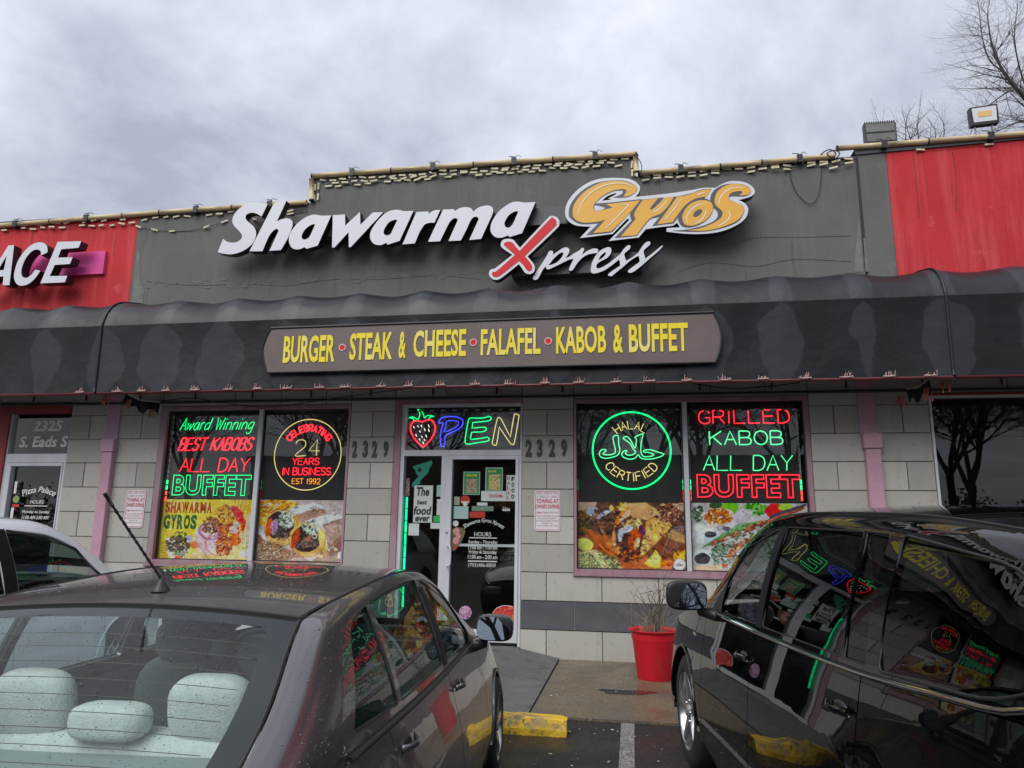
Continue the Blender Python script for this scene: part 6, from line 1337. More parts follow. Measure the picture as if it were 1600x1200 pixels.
        for v in bm.verts: V.append(fn(v.co.x, v.co.y, 0))
        F = [[v.index for v in f.verts] for f in bm.faces]
        n0 = len(F)
        if thick:
            bd = [e for e in bm.edges if len(e.link_faces) == 1]; n = len(V); idx = {}
            for e in bd:
                lp = e.link_loops[0]; a, b_ = lp.vert.index, lp.link_loop_next.vert.index
                for q in (a, b_):
                    if q not in idx: co = bm.verts[q].co; idx[q] = len(V); V.append(fn(co.x, co.y, thick))
                F.append([b_, a, idx[a], idx[b_]])
        bm.free(); return V, F, n0
    def add(c, nm, poly, fn, m, parent=None, ds=.07, dv=.05, holes=(), thick=0., flip=False, lab=None):
        V, F, n0 = c.patch(poly, fn, ds, dv, holes, thick)
        if flip: F = [f[::-1] for f in F]
        o = obj(nm, V, F, m, parent or c.root); me = o.data
        sm = [i < n0 for i in range(len(F))]; me.polygons.foreach_set('use_smooth', sm)
        for e in me.edges: pass
        if thick:
            att = {}
            for p in me.polygons:
                for k in p.edge_keys: att.setdefault(k, []).append(p.index)
            for e in me.edges:
                f_ = att.get(e.key, [])
                if len(f_) == 2 and (f_[0] < n0) != (f_[1] < n0): e.use_edge_sharp = True
        if lab: o['label'] = lab
        return o
def arc(cx, cz, r, a0, a1, n=20): return [(cx+r*math.cos(R(a0+(a1-a0)*i/n)), cz+r*math.sin(R(a0+(a1-a0)*i/n))) for i in range(n+1)]
def rpoly(P, r, n=4):
    """round the corners of a polygon"""
    out = []; m = len(P)
    for i in range(m):
        a, b, c = Vector(P[i-1][:2]), Vector(P[i][:2]), Vector(P[(i+1) % m][:2]); rr = P[i][2] if len(P[i]) > 2 else r
        u = a-b; v = c-b; l = min(rr, u.length*.45, v.length*.45); p = b+u.normalized()*l; q = b+v.normalized()*l
        for k in range(n+1): t = k/n; w = p*(1-t)**2+b*2*t*(1-t)+q*t*t; out.append((w.x, w.y))
    return out
M_tyre = mat('tyre_rubber', (.018, .018, .018), .75, bump=(60, .4)); M_plast = mat('black_plastic', (.018, .018, .02), .45); M_chrome = mat('chrome', (.6, .6, .62), .08, metal=1); M_alloy = mat('alloy_rim', (.50, .51, .53), .22, metal=.9, var=[(9, 4, .45, .65, (.30, .30, .31), .6)]); M_inner = mat('wheel_well', (.01, .01, .01), .9); M_mirror = mat('mirror_glass', (.30, .34, .38), .01, metal=1)
M_frit = mat('black_glass_border', (.010, .011, .014), .5, spec=.15); M_gask = mat('rubber_gasket', (.012, .012, .013), .5)
def wheel(c, s, sg, R_, rr, tc_, spokes, w=.2):
    x = sg*tc_; y = s; z = R_-.0; k = -sg
    b = MB(); b.lathe([(rr*.98, 0), (rr*.965, k*-.006), (rr*.93, k*.004), (rr*.90, k*.05), (rr*.86, k*.12), (0, k*.125)], (x, y, z), 40, 'x'); t = autosmooth(b.obj('wheel', M_alloy, c.root), 40)
    b = MB()
    b.lathe([(rr*.98, 0), (rr*1.0, k*-.006), (rr+.018, k*-.010), (R_-.045, k*-.004), (R_-.012, k*.012), (R_, k*.035), (R_, k*(w-.035)), (R_-.012, k*(w-.01)), (rr, k*w)], (x, y, z), 40, 'x'); b.obj('tyre', M_tyre, t, smooth=True)
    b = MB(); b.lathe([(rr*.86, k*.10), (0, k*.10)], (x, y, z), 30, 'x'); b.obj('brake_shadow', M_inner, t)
    b = MB()
    for i in range(spokes):
        A = 2*math.pi*i/spokes+.2
        for r0, r1, w0, w1, d0, d1 in ((rr*.12, rr*.95, .055, .030, .02, .0),):
            V = []
            for r, ww, dd in ((r0, w0, d0), ((r0+r1)/2, (w0*.55+w1*.45), .006), (r1, w1*1.25, d1)):
                for q, dq in ((-1, .035), (-.55, 0), (.55, 0), (1, .035)):
                    a = A; px = r*math.cos(a)-q*ww*math.sin(a); pz = r*math.sin(a)+q*ww*math.cos(a); V.append((x+k*(dd+dq), y+px, z+pz))
            F = [(j*4+i_, (j+1)*4+i_, (j+1)*4+i_+1, j*4+i_+1) for j in range(2) for i_ in range(3)]
            if sg > 0: F = [f[::-1] for f in F]
            b.add(V, F)
    b.obj('spokes', M_alloy, t)
    b = MB(); b.lathe([(0, k*-.002), (rr*.13, k*0), (rr*.16, k*.012), (rr*.20, k*.03)], (x, y, z), 20, 'x'); b.obj('hub_cap', M_alud, t, smooth=True)
    b = MB()
    for i in range(5): A = 2*math.pi*(i+.5)/5; b.lathe([(0, k*.004), (.010, k*.006), (.011, k*.03)], (x, y+rr*.26*math.cos(A), z+rr*.26*math.sin(A)), 8, 'x')
    b.obj('wheel_nut', M_chrome, t)
def ellipsoid(c0, r, n=14, m=20, p=2.4):
    V = []; F = []
    def f(a, e): return math.copysign(abs(a)**e, a)
    for i in range(n+1):
        th = math.pi*i/n-math.pi/2
        for j in range(m):
            ph = 2*math.pi*j/m; V.append((c0[0]+r[0]*f(math.cos(th), 2/p)*f(math.cos(ph), 2/p), c0[1]+r[1]*f(math.cos(th), 2/p)*f(math.sin(ph), 2/p), c0[2]+r[2]*f(math.sin(th), 2/p)))
    for i in range(n):
        for j in range(m): F.append((i*m+j, i*m+(j+1) % m, (i+1)*m+(j+1) % m, (i+1)*m+j))
    return V, F
def soft(c, nm, c0, r, m, parent=None, rot=None, p=3.5):
    V, F = ellipsoid((0, 0, 0), r, p=p); M_ = Matrix.Rotation(rot or 0, 3, 'X'); V = [tuple(M_ @ Vector(v)+Vector(c0)) for v in V]
    return obj(nm, V, F, m, parent or c.root, smooth=True)
def seat(c, x, s, zs, w, m, nm='seat', back=.62, head=True, lean=-.25, hs=(.14, .06, .10)):
    st = soft(c, nm, (x, s, zs), (w/2, .27, .10), m)
    soft(c, 'seat_back', (x, s-.27-.05, zs+back*.5), (w/2*.96, .085, back*.52), m, st, -lean*.6)
    if head: soft(c, 'headrest', (x, s-.27-.13, zs+back+hs[2]*.75), hs, m, st, -lean*.6, p=3.2)
    return st
def handle(c, s, z, sg, m, L_=.17):
    b = MB(); P = [c.side(s-L_/2+L_*i/6, z, sg, -.006-.030*math.sin(math.pi*min(1, max(0, (i)/6)))) for i in range(7)]
    V = []
    for i, p in enumerate(P):
        w = .013 if 0 < i < 6 else .016
        V += [p+Vector((0, 0, w)), p+Vector((sg*.012, 0, w*.6)), p+Vector((sg*.012, 0, -w*.6)), p+Vector((0, 0, -w))]
    F = [(i*4+j, (i+1)*4+j, (i+1)*4+(j+1) % 4, i*4+(j+1) % 4) for i in range(6) for j in range(4)]
    if sg < 0: F = [f[::-1] for f in F]
    b.add(V, F+[(0, 1, 2, 3), (27, 26, 25, 24)])
    return b
def build_car(c, doors, dlo, frames):
    P = c.P; z0 = P['z0']; fr, rr_, Rw, ra = P['sfw'], P['srw'], P['R'], P['ra']
    for sg in (1, -1):
        side = lambda s, z, off, sg=sg: c.side(s, z, sg, off); flip = sg < 0
        # body side pieces below the belt, cut at the door gaps
        g = .004
        def clip_arch(poly): return poly
        # front fender
        d0 = doors[0][0]; dE = doors[-1][1]
        top = [(s, c.zb(s)-.002) for s in np.linspace(c.S1-.01, d0+g, 14)]
        P_ = top+[(d0+g, z0+.06)]+[(fr-ra, z0+.05)]+arc(fr, Rw, ra, 180, 0, 22)[1:-1]+[(fr+ra, z0+.05), (c.S1-.01, z0+.08)]
        P_ = [p for p in P_]
        # arc lower ends
        a_ = [q for q in arc(fr, Rw, ra, 200, -20, 26) if q[1] > z0+.05]
        P_ = top+[(d0+g, z0+.06), (a_[0][0]-.01, z0+.05)]+a_+[(a_[-1][0]+.01, z0+.05), (c.S1-.01, z0+.08)]
        c.add('front_fender', P_, side, c.paint, thick=.02, flip=flip)
        b = MB(); pts = [c.side(q[0], q[1], sg, -.002) for q in a_]; b.tube(pts, .010, 5); b.obj('arch_lip', c.paint if not P.get('arch_plastic') else M_plast, c.root, smooth=True)
        for i, (s1, s0) in enumerate(doors):   # s1 front, s0 rear
            top = [(s, c.zb(s)-.002) for s in np.linspace(s1-g, s0+g, 12)]; Pd = top+[(s0+g, z0+.07), (s1-g, z0+.07)]
            if i == len(doors)-1 and s0 < rr_+ra:
                a_ = [q for q in arc(rr_, Rw, ra+.012, 200, -20, 30) if q[1] > z0+.07 and q[0] > s0+g]
                top = [(s, c.zb(s)-.002) for s in np.linspace(s1-g, s0+g, 12)]; zc = a_[0][1]
                Pd = top+[(s0+g, zc)]+a_+[(a_[-1][0]+.005, z0+.07), (s1-g, z0+.07)]
            dr = c.add('door', Pd, side, c.paint, thick=.02, flip=flip)
            hs_ = s0+.13; zh = c.zb(s0)-P['hz']; handle(c, hs_, zh, sg, None).obj('door_handle', P['hm'], dr, smooth=True)
            V, F = ellipsoid(tuple(c.side(hs_, zh, sg, .004)), (.012, .06, .022), 8, 12); obj('handle_cup', V, F, M_plast, dr, smooth=True)
            # window frame and glass of this door
            for w in [w for w in dlo if w[0] == i]:
                fn = lambda s, u, off, sg=sg: (lambda p: Vector((sg*p.x, p.y, p.z)))(c.loaf(s, u, off+.008))
                gp = rpoly(w[1], w[2] if len(w) > 2 else .02); gm = c.gl if i == 0 or not P.get('privacy') else c.glr
                c.add('window_glass', gp, fn, gm, dr, dv=.06, flip=flip)
                b = MB(); b.tube([fn(s, u, -.004) for s, u in gp], .005, 5, closed=True); b.obj('window_seal', M_gask, dr, smooth=True)
        for w in [w for w in dlo if w[0] == 9]:
            fn = lambda s, u, off, sg=sg: (lambda p: Vector((sg*p.x, p.y, p.z)))(c.loaf(s, u, off+.004)); gp = rpoly(w[1], w[2] if len(w) > 2 else .03)
            q = c.add('quarter_glass', gp, fn, c.glr, dv=.06, flip=flip); b = MB(); b.tube([fn(s, u, -.004) for s, u in gp], .006, 5, closed=True); b.obj('window_seal', M_gask, q, smooth=True)
        # rear quarter
        top = [(s, c.zb(s)-.002) for s in np.linspace(dE-g, c.S0+.01, 14)]
        a_ = [q for q in arc(rr_, Rw, ra, 200, -20, 26) if q[1] > z0+.05 and q[0] < dE-g]
        if dE < rr_+ra:
            Pq = top+[(c.S0+.01, z0+.10), (rr_-ra-.02, z0+.05)]+a_+[(dE-g, a_[-1][1])]
        else: Pq = top+[(c.S0+.01, z0+.10), (rr_-ra-.02, z0+.05)]+a_+[(rr_+ra+.01, z0+.05), (dE-g, z0+.06)]
        c.add('rear_quarter', Pq, side, c.paint, thick=.02, flip=flip)
        c.add('sill', [(fr-ra-.03, z0+.062), (rr_+ra+.03, z0+.062), (rr_+ra+.02, z0-.02), (fr-ra-.02, z0-.02)], lambda s, z, off, sg=sg: c.side(s, z, sg, off+.006), P.get('sillm', c.paint), thick=.02, flip=flip)
        # dark liner behind the gaps
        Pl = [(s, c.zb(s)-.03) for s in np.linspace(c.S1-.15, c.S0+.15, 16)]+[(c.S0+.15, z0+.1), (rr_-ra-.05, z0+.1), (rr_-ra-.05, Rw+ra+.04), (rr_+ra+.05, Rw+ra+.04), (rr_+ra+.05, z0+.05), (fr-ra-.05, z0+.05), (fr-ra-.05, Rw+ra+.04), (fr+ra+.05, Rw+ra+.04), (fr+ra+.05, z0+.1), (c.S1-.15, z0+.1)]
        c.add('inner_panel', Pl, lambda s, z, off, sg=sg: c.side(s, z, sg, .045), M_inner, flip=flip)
        for wx in (fr, rr_):
            b = MB(); n = 20; V = []
            for i in range(n+1):
                A = math.pi*i/n*1.12-.19; p = c.side(wx, Rw, sg); V += [(p.x-sg*.01, wx+(ra+.01)*math.cos(A), Rw+(ra+.01)*math.sin(A)), (p.x-sg*.32, wx+(ra+.01)*math.cos(A), Rw+(ra+.01)*math.sin(A))]
            obj('wheel_well', V, [(2*i, 2*i+1, 2*i+3, 2*i+2) for i in range(n)], M_inner, c.root)
            wheel(c, wx, sg, Rw, P['rim'], c.side(wx, Rw, 1).x-P.get('winset', .015), P['spokes'])
        # greenhouse painted band with window openings
        band = P['band']; holes = [rpoly(w[1], w[2] if len(w) > 2 else .02) for w in dlo]
        fn = lambda s, u, off, sg=sg: (lambda p: Vector((sg*p.x, p.y, p.z)))(c.loaf(s, u, off))
        c.add('pillars_and_rail', band, fn, c.paint, ds=.06, dv=.035, holes=holes, thick=.03, flip=flip)
        for poly, m_, nm in frames:
            c.add(nm, poly, lambda s, u, off, fn=fn: fn(s, u, off-.003), m_, ds=.06, dv=.05, thick=.006, flip=flip)
        # belt moulding
        bs = P['belt']; b = MB(); bp_ = [(s, .0) for s in np.linspace(bs[1], bs[0], 24)]+P.get('beltup', []); b.tube([fn(s, u, -.008)+Vector((0, 0, .006)) for s, u in bp_], .011, 6); b.obj('belt_moulding', P['beltm'], c.root, smooth=True)
    # roof, glass, bonnet, boot
    lf = lambda s, u, off: c.loaf(s, u, off)
    c.add('roof', P['roof'], lf, c.paint, ds=.08, dv=.04, thick=.02)
    c.add('windscreen', P['ws'], lambda s, u, off: c.loaf(s, u, off+.004), c.gl, ds=.08, dv=.05)
    c.add('rear_window', P['rw'], lambda s, u, off: c.loaf(s, u, off+.003), c.glr, ds=.08, dv=.05)
    if 'rwfrit' in P: c.add('rear_window_border', P['rwfrit'][0], lambda s, u, off: c.loaf(s, u, off+.0045), M_frit, ds=.08, dv=.05, holes=[P['rwfrit'][1]])
    if 'wsfrit' in P: c.add('windscreen_border', P['wsfrit'][0], lambda s, u, off: c.loaf(s, u, off+.0055), M_frit, ds=.08, dv=.05, holes=[P['wsfrit'][1]])
    dk = lambda s, q, off: c.deck(s, q, off)
    c.add('bonnet', [(P['cowl'], -.985), (c.S1-.06, -.95), (c.S1-.06, .95), (P['cowl'], .985)], dk, c.paint, ds=.06, dv=.12, thick=.02, flip=True)
    if P.get('boot'): c.add('boot_lid', [(c.S0+.05, -.95), (P['boot'], -.985), (P['boot'], .985), (c.S0+.05, .95)], dk, c.paint, ds=.06, dv=.12, thick=.02, flip=True)
    # noses: bumper skins closing front and back
    for end, e, nm in ((1, c.S1-.01, 'front_bumper'), (-1, c.S0+.01, 'rear_bumper')):
        V = []; nz = 10; nx = 18; zt = c.zb(e)
        for j in range(nz+1):
            z = z0+.08+(zt+.0-z0-.08)*j/nz; xw = c.side(e, min(z, c.zb(e)-.003)).x
            for i in range(nx+1):
                q = -1+2*i/nx; V.append((q*xw, e+end*(P['bulb']*(1-q*q)**.8*(.55+.45*math.sin(math.pi*(j/nz)**.8))), z+(.0 if j < nz else (interp(P['ztop'], e)-zt)*(1-abs(q)**3.2))))
        n = nx+1; F = [(j*n+i, j*n+i+1, (j+1)*n+i+1, (j+1)*n+i) for j in range(nz) for i in range(nx)]
        if end > 0: F = [f[::-1] for f in F]
        obj(nm, V, F, c.paint, c.root, smooth=True)
        for sg in (1, -1):
            z = zt-.11; x = c.side(e, zt-.1).x*.78; V_, F_ = ellipsoid((sg*x, e-end*.03+end*P['bulb']*.45, z), (.17, .09, .075), 10, 16, 3); obj('headlight' if end > 0 else 'tail_light', V_, F_, mat('lamp_lens', (.5, .52, .55), .08) if end > 0 else mat('red_lamp_lens', (.4, .01, .01), .1), c.root, smooth=True)
        if end > 0:
            b = MB(); b.bbox(-.38, .38, e+P['bulb']*.7, e+P['bulb']*.95+.01, z0+.22, z0+.42, .02); b.obj('grille', M_plast, c.root)
        b = MB(); b.bbox(-.26, .26, e+end*P['bulb']-.01, e+end*P['bulb']+.012, z0+.36, z0+.48, .006) if end < 0 else b.bbox(-.15, .15, e+P['bulb']-.01, e+P['bulb']+.012, z0+.20, z0+.30, .004); b.obj('number_plate', M_wp, c.root)
    # floor pan
    b = MB(); b.box(-.72*P['w']/.88, .72*P['w']/.88, c.S0+.2, c.S1-.2, z0-.02, z0+.06); b.obj('floor_pan', M_inner, c.root)
def door_mirror(c, s, z, t, sg, sz, m, ang=.12, aim=.05):
    base = c.side(s+.02, c.zb(s)-.01, sg, 0)
    cx = sg*(t); r = sz; V, F = ellipsoid((0, 0, 0), (r[0], .055, r[1]), 12, 20, 3.4)
    V = [(v[0]*(1+.0*v[2]), v[1]*(1.0 if v[1] > 0 else .25), v[2]+.12*v[0]*sg*0) for v in V]; M_ = Matrix.Rotation(-sg*ang, 3, 'Z')
    o = obj('door_mirror', [tuple(M_ @ Vector(v)+Vector((cx, s, z))) for v in V], F, m, c.root, smooth=True)
    V, F = ellipsoid((0, 0, 0), (r[0]*.98, .012, r[1]*.97), 10, 24, 3.4); obj('mirror_surround', [tuple(M_ @ (Vector(v)+Vector((0, -.010, 0)))+Vector((cx, s, z))) for v in V], F, M_plast, o, smooth=True)
    n = 28; pts = []
    for i in range(n):
        A = 2*math.pi*i/n; f = lambda a: math.copysign(abs(a)**(2/3.6), a); pts.append(tuple(M_ @ (Matrix.Rotation(sg*(ang+aim), 3, 'Z') @ Matrix.Rotation(-.185, 3, 'X') @ Vector((r[0]*.86*f(math.cos(A)), 0, r[1]*.84*f(math.sin(A))))+Vector((0, -.035, 0)))+Vector((cx, s, z))))
    obj('mirror_glass', pts, [tuple(range(n))], M_mirror, o)
    b = MB(); b.tube([base+Vector((-sg*.02, 0, -.0)), (base+Vector((cx, s, z)))*.5+Vector((0, .01, -.035)), Vector((cx-sg*r[0]*.6, s+.015, z-r[1]*.6))], [.035, .028, .03], 8); b.obj('mirror_arm', M_plast, o, smooth=True)
# ---- grey sedan
M_p1 = mat('bronze_grey_paint', (.125, .122, .127), .3, metal=.65, coat=1., coatr=.02, var=[(3, 4, .45, .7, (.11, .107, .112), .5)], bump=(500, .03, .002))
M_p2 = mat('black_paint', (.003, .0032, .0034), .5, coat=1., coatr=.01, spec=.0, var=[((2, 2, 1), 5, .55, .75, (.010, .010, .009), .5)])
M_p3 = mat('white_paint', (.72, .74, .78), .3, coat=1., coatr=.03)
G1 = glass('sedan_glass', (.70, .86, .82), .06, .12); G1r = glass('sedan_rear_glass', (.84, .93, .915), .05, .05, film=(.50, .58, .57, .018))
G2 = glass('suv_front_glass', (.45, .50, .48), .09, .10); G2r = glass('suv_privacy_glass', (.06, .065, .065), .065, .10); G3 = glass('white_car_glass', (.40, .50, .46), .07, .1)
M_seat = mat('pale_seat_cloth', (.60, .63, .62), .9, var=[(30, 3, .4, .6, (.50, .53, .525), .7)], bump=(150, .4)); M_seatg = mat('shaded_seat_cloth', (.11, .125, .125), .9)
M_seatd = mat('dark_seat_cloth', (.035, .037, .04), .85); M_dash = mat('dashboard_plastic', (.05, .055, .055), .7); M_shelf = mat('parcel_shelf', (.22, .26, .255), .85)
fr1 = [([(-1.598, .04), (-1.505, .04), (-1.505, .48), (-1.598, .48)], M_frit, 'pillar_trim')]
P1 = dict(ztop=[(-3.70, .93), (-3.6, 1.0), (-3.48, 1.035), (-.34, 1.0), (.2, .93), (.6, .80), (.83, .66)],
          zb=[(-3.70, .90), (-3.2, .985), (-2.6, .975), (-1.5, .95), (-.4, .925), (.3, .80), (.83, .62)],
          tb=[(-3.70, .74), (-3., .805), (-1.8, .845), (-.6, .84), (.2, .83), (.83, .77)],
          zroof=[(-3.52, 1.035), (-3.2, 1.20), (-2.98, 1.335), (-2.84, 1.395), (-2.4, 1.44), (-1.8, 1.462), (-1.4, 1.445), (-1.12, 1.39), (-.75, 1.20), (-.33, .985)],
          z0=.19, bulge=.105, tuck=.045, line=.006, sf=.35, sr=-3.0, nose=.14, tail=.08, tumble=.35, crown=.04, rad=.055, bow=.02, sfw=0, srw=-2.65, R=.31, ra=.355, rim=.215, spokes=5, hz=.075, hm=M_p1, winset=-.012,
          w=.88, band=[(-3.5, .0), (-.36, .0), (-.36, .62), (-1.9, .62), (-2.5, .626), (-2.87, .648), (-3.5, .64)], roof=rpoly([(-2.85, .660), (-2.5, .638), (-1.9, .632), (-1.14, .632), (-1.14, 1.368), (-1.9, 1.368), (-2.5, 1.362), (-2.85, 1.340)], .02),
          ws=[(-1.13, .625), (-.36, .625), (-.36, 1.375), (-1.13, 1.375)], wsfrit=([(-1.13, .63), (-.37, .63), (-.37, 1.37), (-1.13, 1.37)], rpoly([(-1.07, .67), (-.48, .67), (-.48, 1.33), (-1.07, 1.33)], .05)),
          rw=[(-3.5, .645), (-2.865, .653), (-2.865, 1.347), (-3.5, 1.355)], rwfrit=([(-3.49, .648), (-2.87, .656), (-2.87, 1.344), (-3.49, 1.352)], rpoly([(-3.44, .690), (-2.92, .700), (-2.92, 1.300), (-3.44, 1.31)], .04)),
          cowl=-.35, boot=-3.5, bulb=.14, belt=(-3.0, -.62), beltm=M_plast)
C1 = Car('grey_sedan', 'bronze grey wet sedan with mast antenna parked nose in, nearest at the left', 'car', (-1.855, -4.33, -.03), -.08, P1, M_p1, M_plast, G1, G1r)
build_car(C1, [(-.60, -1.58), (-1.58, -2.62)], [(0, [(-1.50, .06), (-.70, .06), (-.76, .30), (-.90, .505), (-1.50, .53)]), (1, [(-2.40, .06), (-1.605, .06), (-1.605, .53), (-2.40, .525)]), (1, [(-2.92, .10, .05), (-2.445, .06), (-2.445, .52), (-2.68, .49, .10)])], fr1)
C1.root.rotation_euler[0] = .010
door_mirror(C1, -.72, 1.045, .975, 1, (.112, .078), M_p1, .12, .04); door_mirror(C1, -.72, 1.045, .975, -1, (.118, .075), M_p1)
rt = C1.root
# sail patches, antenna, interior
for sg in (1, -1):
    f = lambda s, u, off, sg=sg: (lambda p: Vector((sg*p.x, p.y, p.z)))(C1.loaf(s, u, -.004)); C1.add('mirror_sail', [(-.80, .03), (-.60, .03), (-.62, .12), (-.79, .34)] if False else [(-.79, .04), (-.58, .04), (-.66, .16), (-.79, .32)], f, M_plast, flip=sg < 0)
rz = C1.ztc(-2.66); b = MB(); b.lathe([(.032, 0), (.028, .010), (.014, .028), (.010, .046), (0, .048)], (0, -2.68, rz-.002), 14); ant = b.obj('antenna', M_plast, rt, smooth=True)
b = MB(); A0 = Vector((0, -2.685, rz+.04)); A1 = A0+Vector((-.085, -.235, .285)); P_ = [A0.lerp(A1, i/40) for i in range(41)]; b.tube(P_, [.0044+.0010*math.sin(i*2.2) for i in range(41)], 6); b.tube([A1-(A1-A0)*.12, A1+(A1-A0)*.01], .006, 6); b.obj('mast', M_plast, ant, smooth=True)
b = MB(); b.box(-.70, .70, -3.5, -2.90, .93, .955); b.obj('parcel_shelf', M_shelf, rt)
for x in (-.30, .30): seat(C1, x, -2.44, .48, .50, M_seat, 'rear_seat', .52, True, -.3, (.135, .06, .105))
st = soft(C1, 'rear_seat_middle', (0, -2.44, .42), (.13, .24, .09), M_seat); soft(C1, 'headrest', (0, -2.89, 1.045), (.125, .06, .055), M_seat, st)
soft(C1, 'seat_back', (0, -2.80, .74), (.66, .10, .27), M_seat, st, .15)
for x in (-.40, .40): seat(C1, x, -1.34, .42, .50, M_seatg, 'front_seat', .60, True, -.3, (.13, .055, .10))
b = MB(); b.bbox(-.70, .70, -.62, -.25, .55, .93, .05); b.obj('dashboard', M_dash, rt); b = MB(); b.tube([(-.37+.185*math.cos(a), -.86-.10*math.sin(a), .86+.17*math.sin(a)) for a in (2*math.pi*i/28 for i in range(28))], .014, 6, closed=True); b.tube([(-.55, -.86, .86), (-.19, -.86, .86)], .018, 6); sw_ = b.obj('steering_wheel', M_plast, rt, smooth=True)
b = MB(); b.bbox(-.13, .13, -.78, -.755, 1.22, 1.28, .015); b.obj('rear_view_mirror', M_plast, rt)
b = MB(); b.box(-.66, .66, -3.0, -.4, .20, .30); b.obj('cabin_floor', M_dash, rt)
for sg in (1, -1):
    C1.add('door_card', [(-.45, .92), (-2.9, .95), (-2.9, .3), (-.45, .3)], lambda s, z, off, sg=sg: C1.side(s, z, sg, .075), M_shelf, flip=sg > 0)
b = MB()
for i in range(9):
    s = -3.40+i*.052; P_ = [C1.loaf(s, u, .012) for u in np.linspace(.71, 1.29, 9)]; b.tube(P_, .0012, 3)
b.obj('defroster_lines', mat('defroster', (.10, .07, .04), .5), rt)
b = MB(); b.tube([C1.loaf(-2.858, u, .0) for u in np.linspace(.653, 1.347, 20)], .008, 5); b.obj('roof_seal', M_gask, rt)
for sg in (1, -1):
    b = MB(); b.tube([(lambda p: Vector((sg*p.x, p.y, p.z)))(C1.loaf(s, interp([(-3.5, .643), (-2.86, .654), (-2.5, .632), (-1.9, .626), (-.3, .625)], s), -.0)) for s in np.linspace(-3.49, -.5, 40)], .006, 5); b.obj('roof_seal', M_gask, rt)
# rain drops
def drops(c, nm, fn, s0, s1, u0, u1, n, seed, r0=.0015, r1=.004):
    rd = random.Random(seed); b = MB(); i_ = Matrix.Identity(3)
    for k in range(n):
        s = rd.uniform(s0, s1); u = rd.uniform(u0, u1); p = fn(s, u, 0); px_ = fn(s+.01, u, 0); pu = fn(s, u+.01, 0); nn_ = (px_-p).cross(pu-p).normalized()
        if nn_.z < 0 and abs(nn_.z) > .05: nn_ = -nn_
        a = (px_-p).normalized(); q = nn_.cross(a); r = rd.uniform(r0, r1)*(1 if rd.random() < .9 else 1.7); el = rd.uniform(.8, 1.5); V = []
        for j in range(6): A = j*math.pi/3; V.append(p+a*r*el*math.cos(A)+q*r*math.sin(A)+nn_*.0002)
        for j in range(6): A = j*math.pi/3; V.append(p+a*r*.6*el*math.cos(A)+q*r*.6*math.sin(A)+nn_*r*.45)
        V.append(p+nn_*r*.6); b.add(V, [(j, (j+1) % 6, 6+(j+1) % 6, 6+j) for j in range(6)]+[(6+j, 6+(j+1) % 6, 12) for j in range(6)])
    o = b.obj(nm, M_drop, c.root, smooth=True); tag(o, kind='stuff'); return o
M_drop = glass('rain_drop', (.28, .30, .32), .05)
drops(C1, 'rain_drops', lambda s, u, o: C1.loaf(s, u, -.003), -3.48, -2.9, .72, 1.28, 1400, 3, .0008, .0022)
M_drop2 = mat('paint_drop', (.10, .10, .10), .05, coat=1)
_o = M_drop; M_drop = M_drop2
drops(C1, 'roof_drops', lambda s, u, o: C1.loaf(s, u, -.0005), -2.7, -1.7, .72, 1.28, 1000, 4, .0008, .0018); drops(C1, 'pillar_drops', lambda s, u, o: C1.loaf(s, u, -.0005), -3.33, -2.7, .15, .60, 350, 5, .001, .0022)

# ---- black SUV
P2 = dict(ztop=[(-3.98, 1.24), (-3.6, 1.27), (-.40, 1.17), (.0, 1.12), (.5, 1.04), (.93, .88)],
          zb=[(-3.98, 1.23), (-3.5, 1.215), (-2.8, 1.165), (-1.8, 1.135), (-.6, 1.115), (-.2, 1.09), (.3, 1.0), (.93, .82)],
          tb=[(-3.98, .84), (-3.2, .89), (-1.8, .90), (-.6, .89), (.2, .88), (.93, .84)],
          zroof=[(-3.95, 1.25), (-3.86, 1.45), (-3.74, 1.62), (-3.5, 1.70), (-2.6, 1.765), (-1.8, 1.775), (-1.35, 1.755), (-1.02, 1.655), (-.68, 1.43), (-.36, 1.165)],
          z0=.25, bulge=.075, tuck=.05, line=.004, sf=.4, sr=-3.4, nose=.16, tail=.07, tumble=.28, crown=.05, rad=.085, bow=.02, sfw=0, srw=-2.79, R=.375, ra=.435, rim=.262, spokes=5, hz=.13, hm=M_p2,
          w=.96, band=[(-3.93, .0), (-.38, .0), (-.38, .62), (-3.93, .62)], roof=rpoly([(-3.72, .632), (-1.12, .632), (-1.12, 1.368), (-3.72, 1.368)], .02),
          ws=[(-1.11, .625), (-.38, .625), (-.38, 1.375), (-1.11, 1.375)], wsfrit=([(-1.11, .63), (-.39, .63), (-.39, 1.37), (-1.11, 1.37)], rpoly([(-1.05, .67), (-.48, .67), (-.48, 1.33), (-1.05, 1.33)], .05)),
          rw=[(-3.935, .625), (-3.73, .625), (-3.73, 1.375), (-3.935, 1.375)], cowl=-.38, boot=None, bulb=.16, belt=(-3.46, -.72), beltup=[(-3.54, .01), (-3.63, .045), (-3.71, .11), (-3.77, .20), (-3.76, .30), (-3.70, .40)], beltm=M_chrome, privacy=True, arch_plastic=False)
C2 = Car('black_suv', 'glossy black SUV with chrome window line parked nose in at the right', 'car', (1.265, -3.70, -.03), -.138, P2, M_p2, M_plast, G2, G2r)
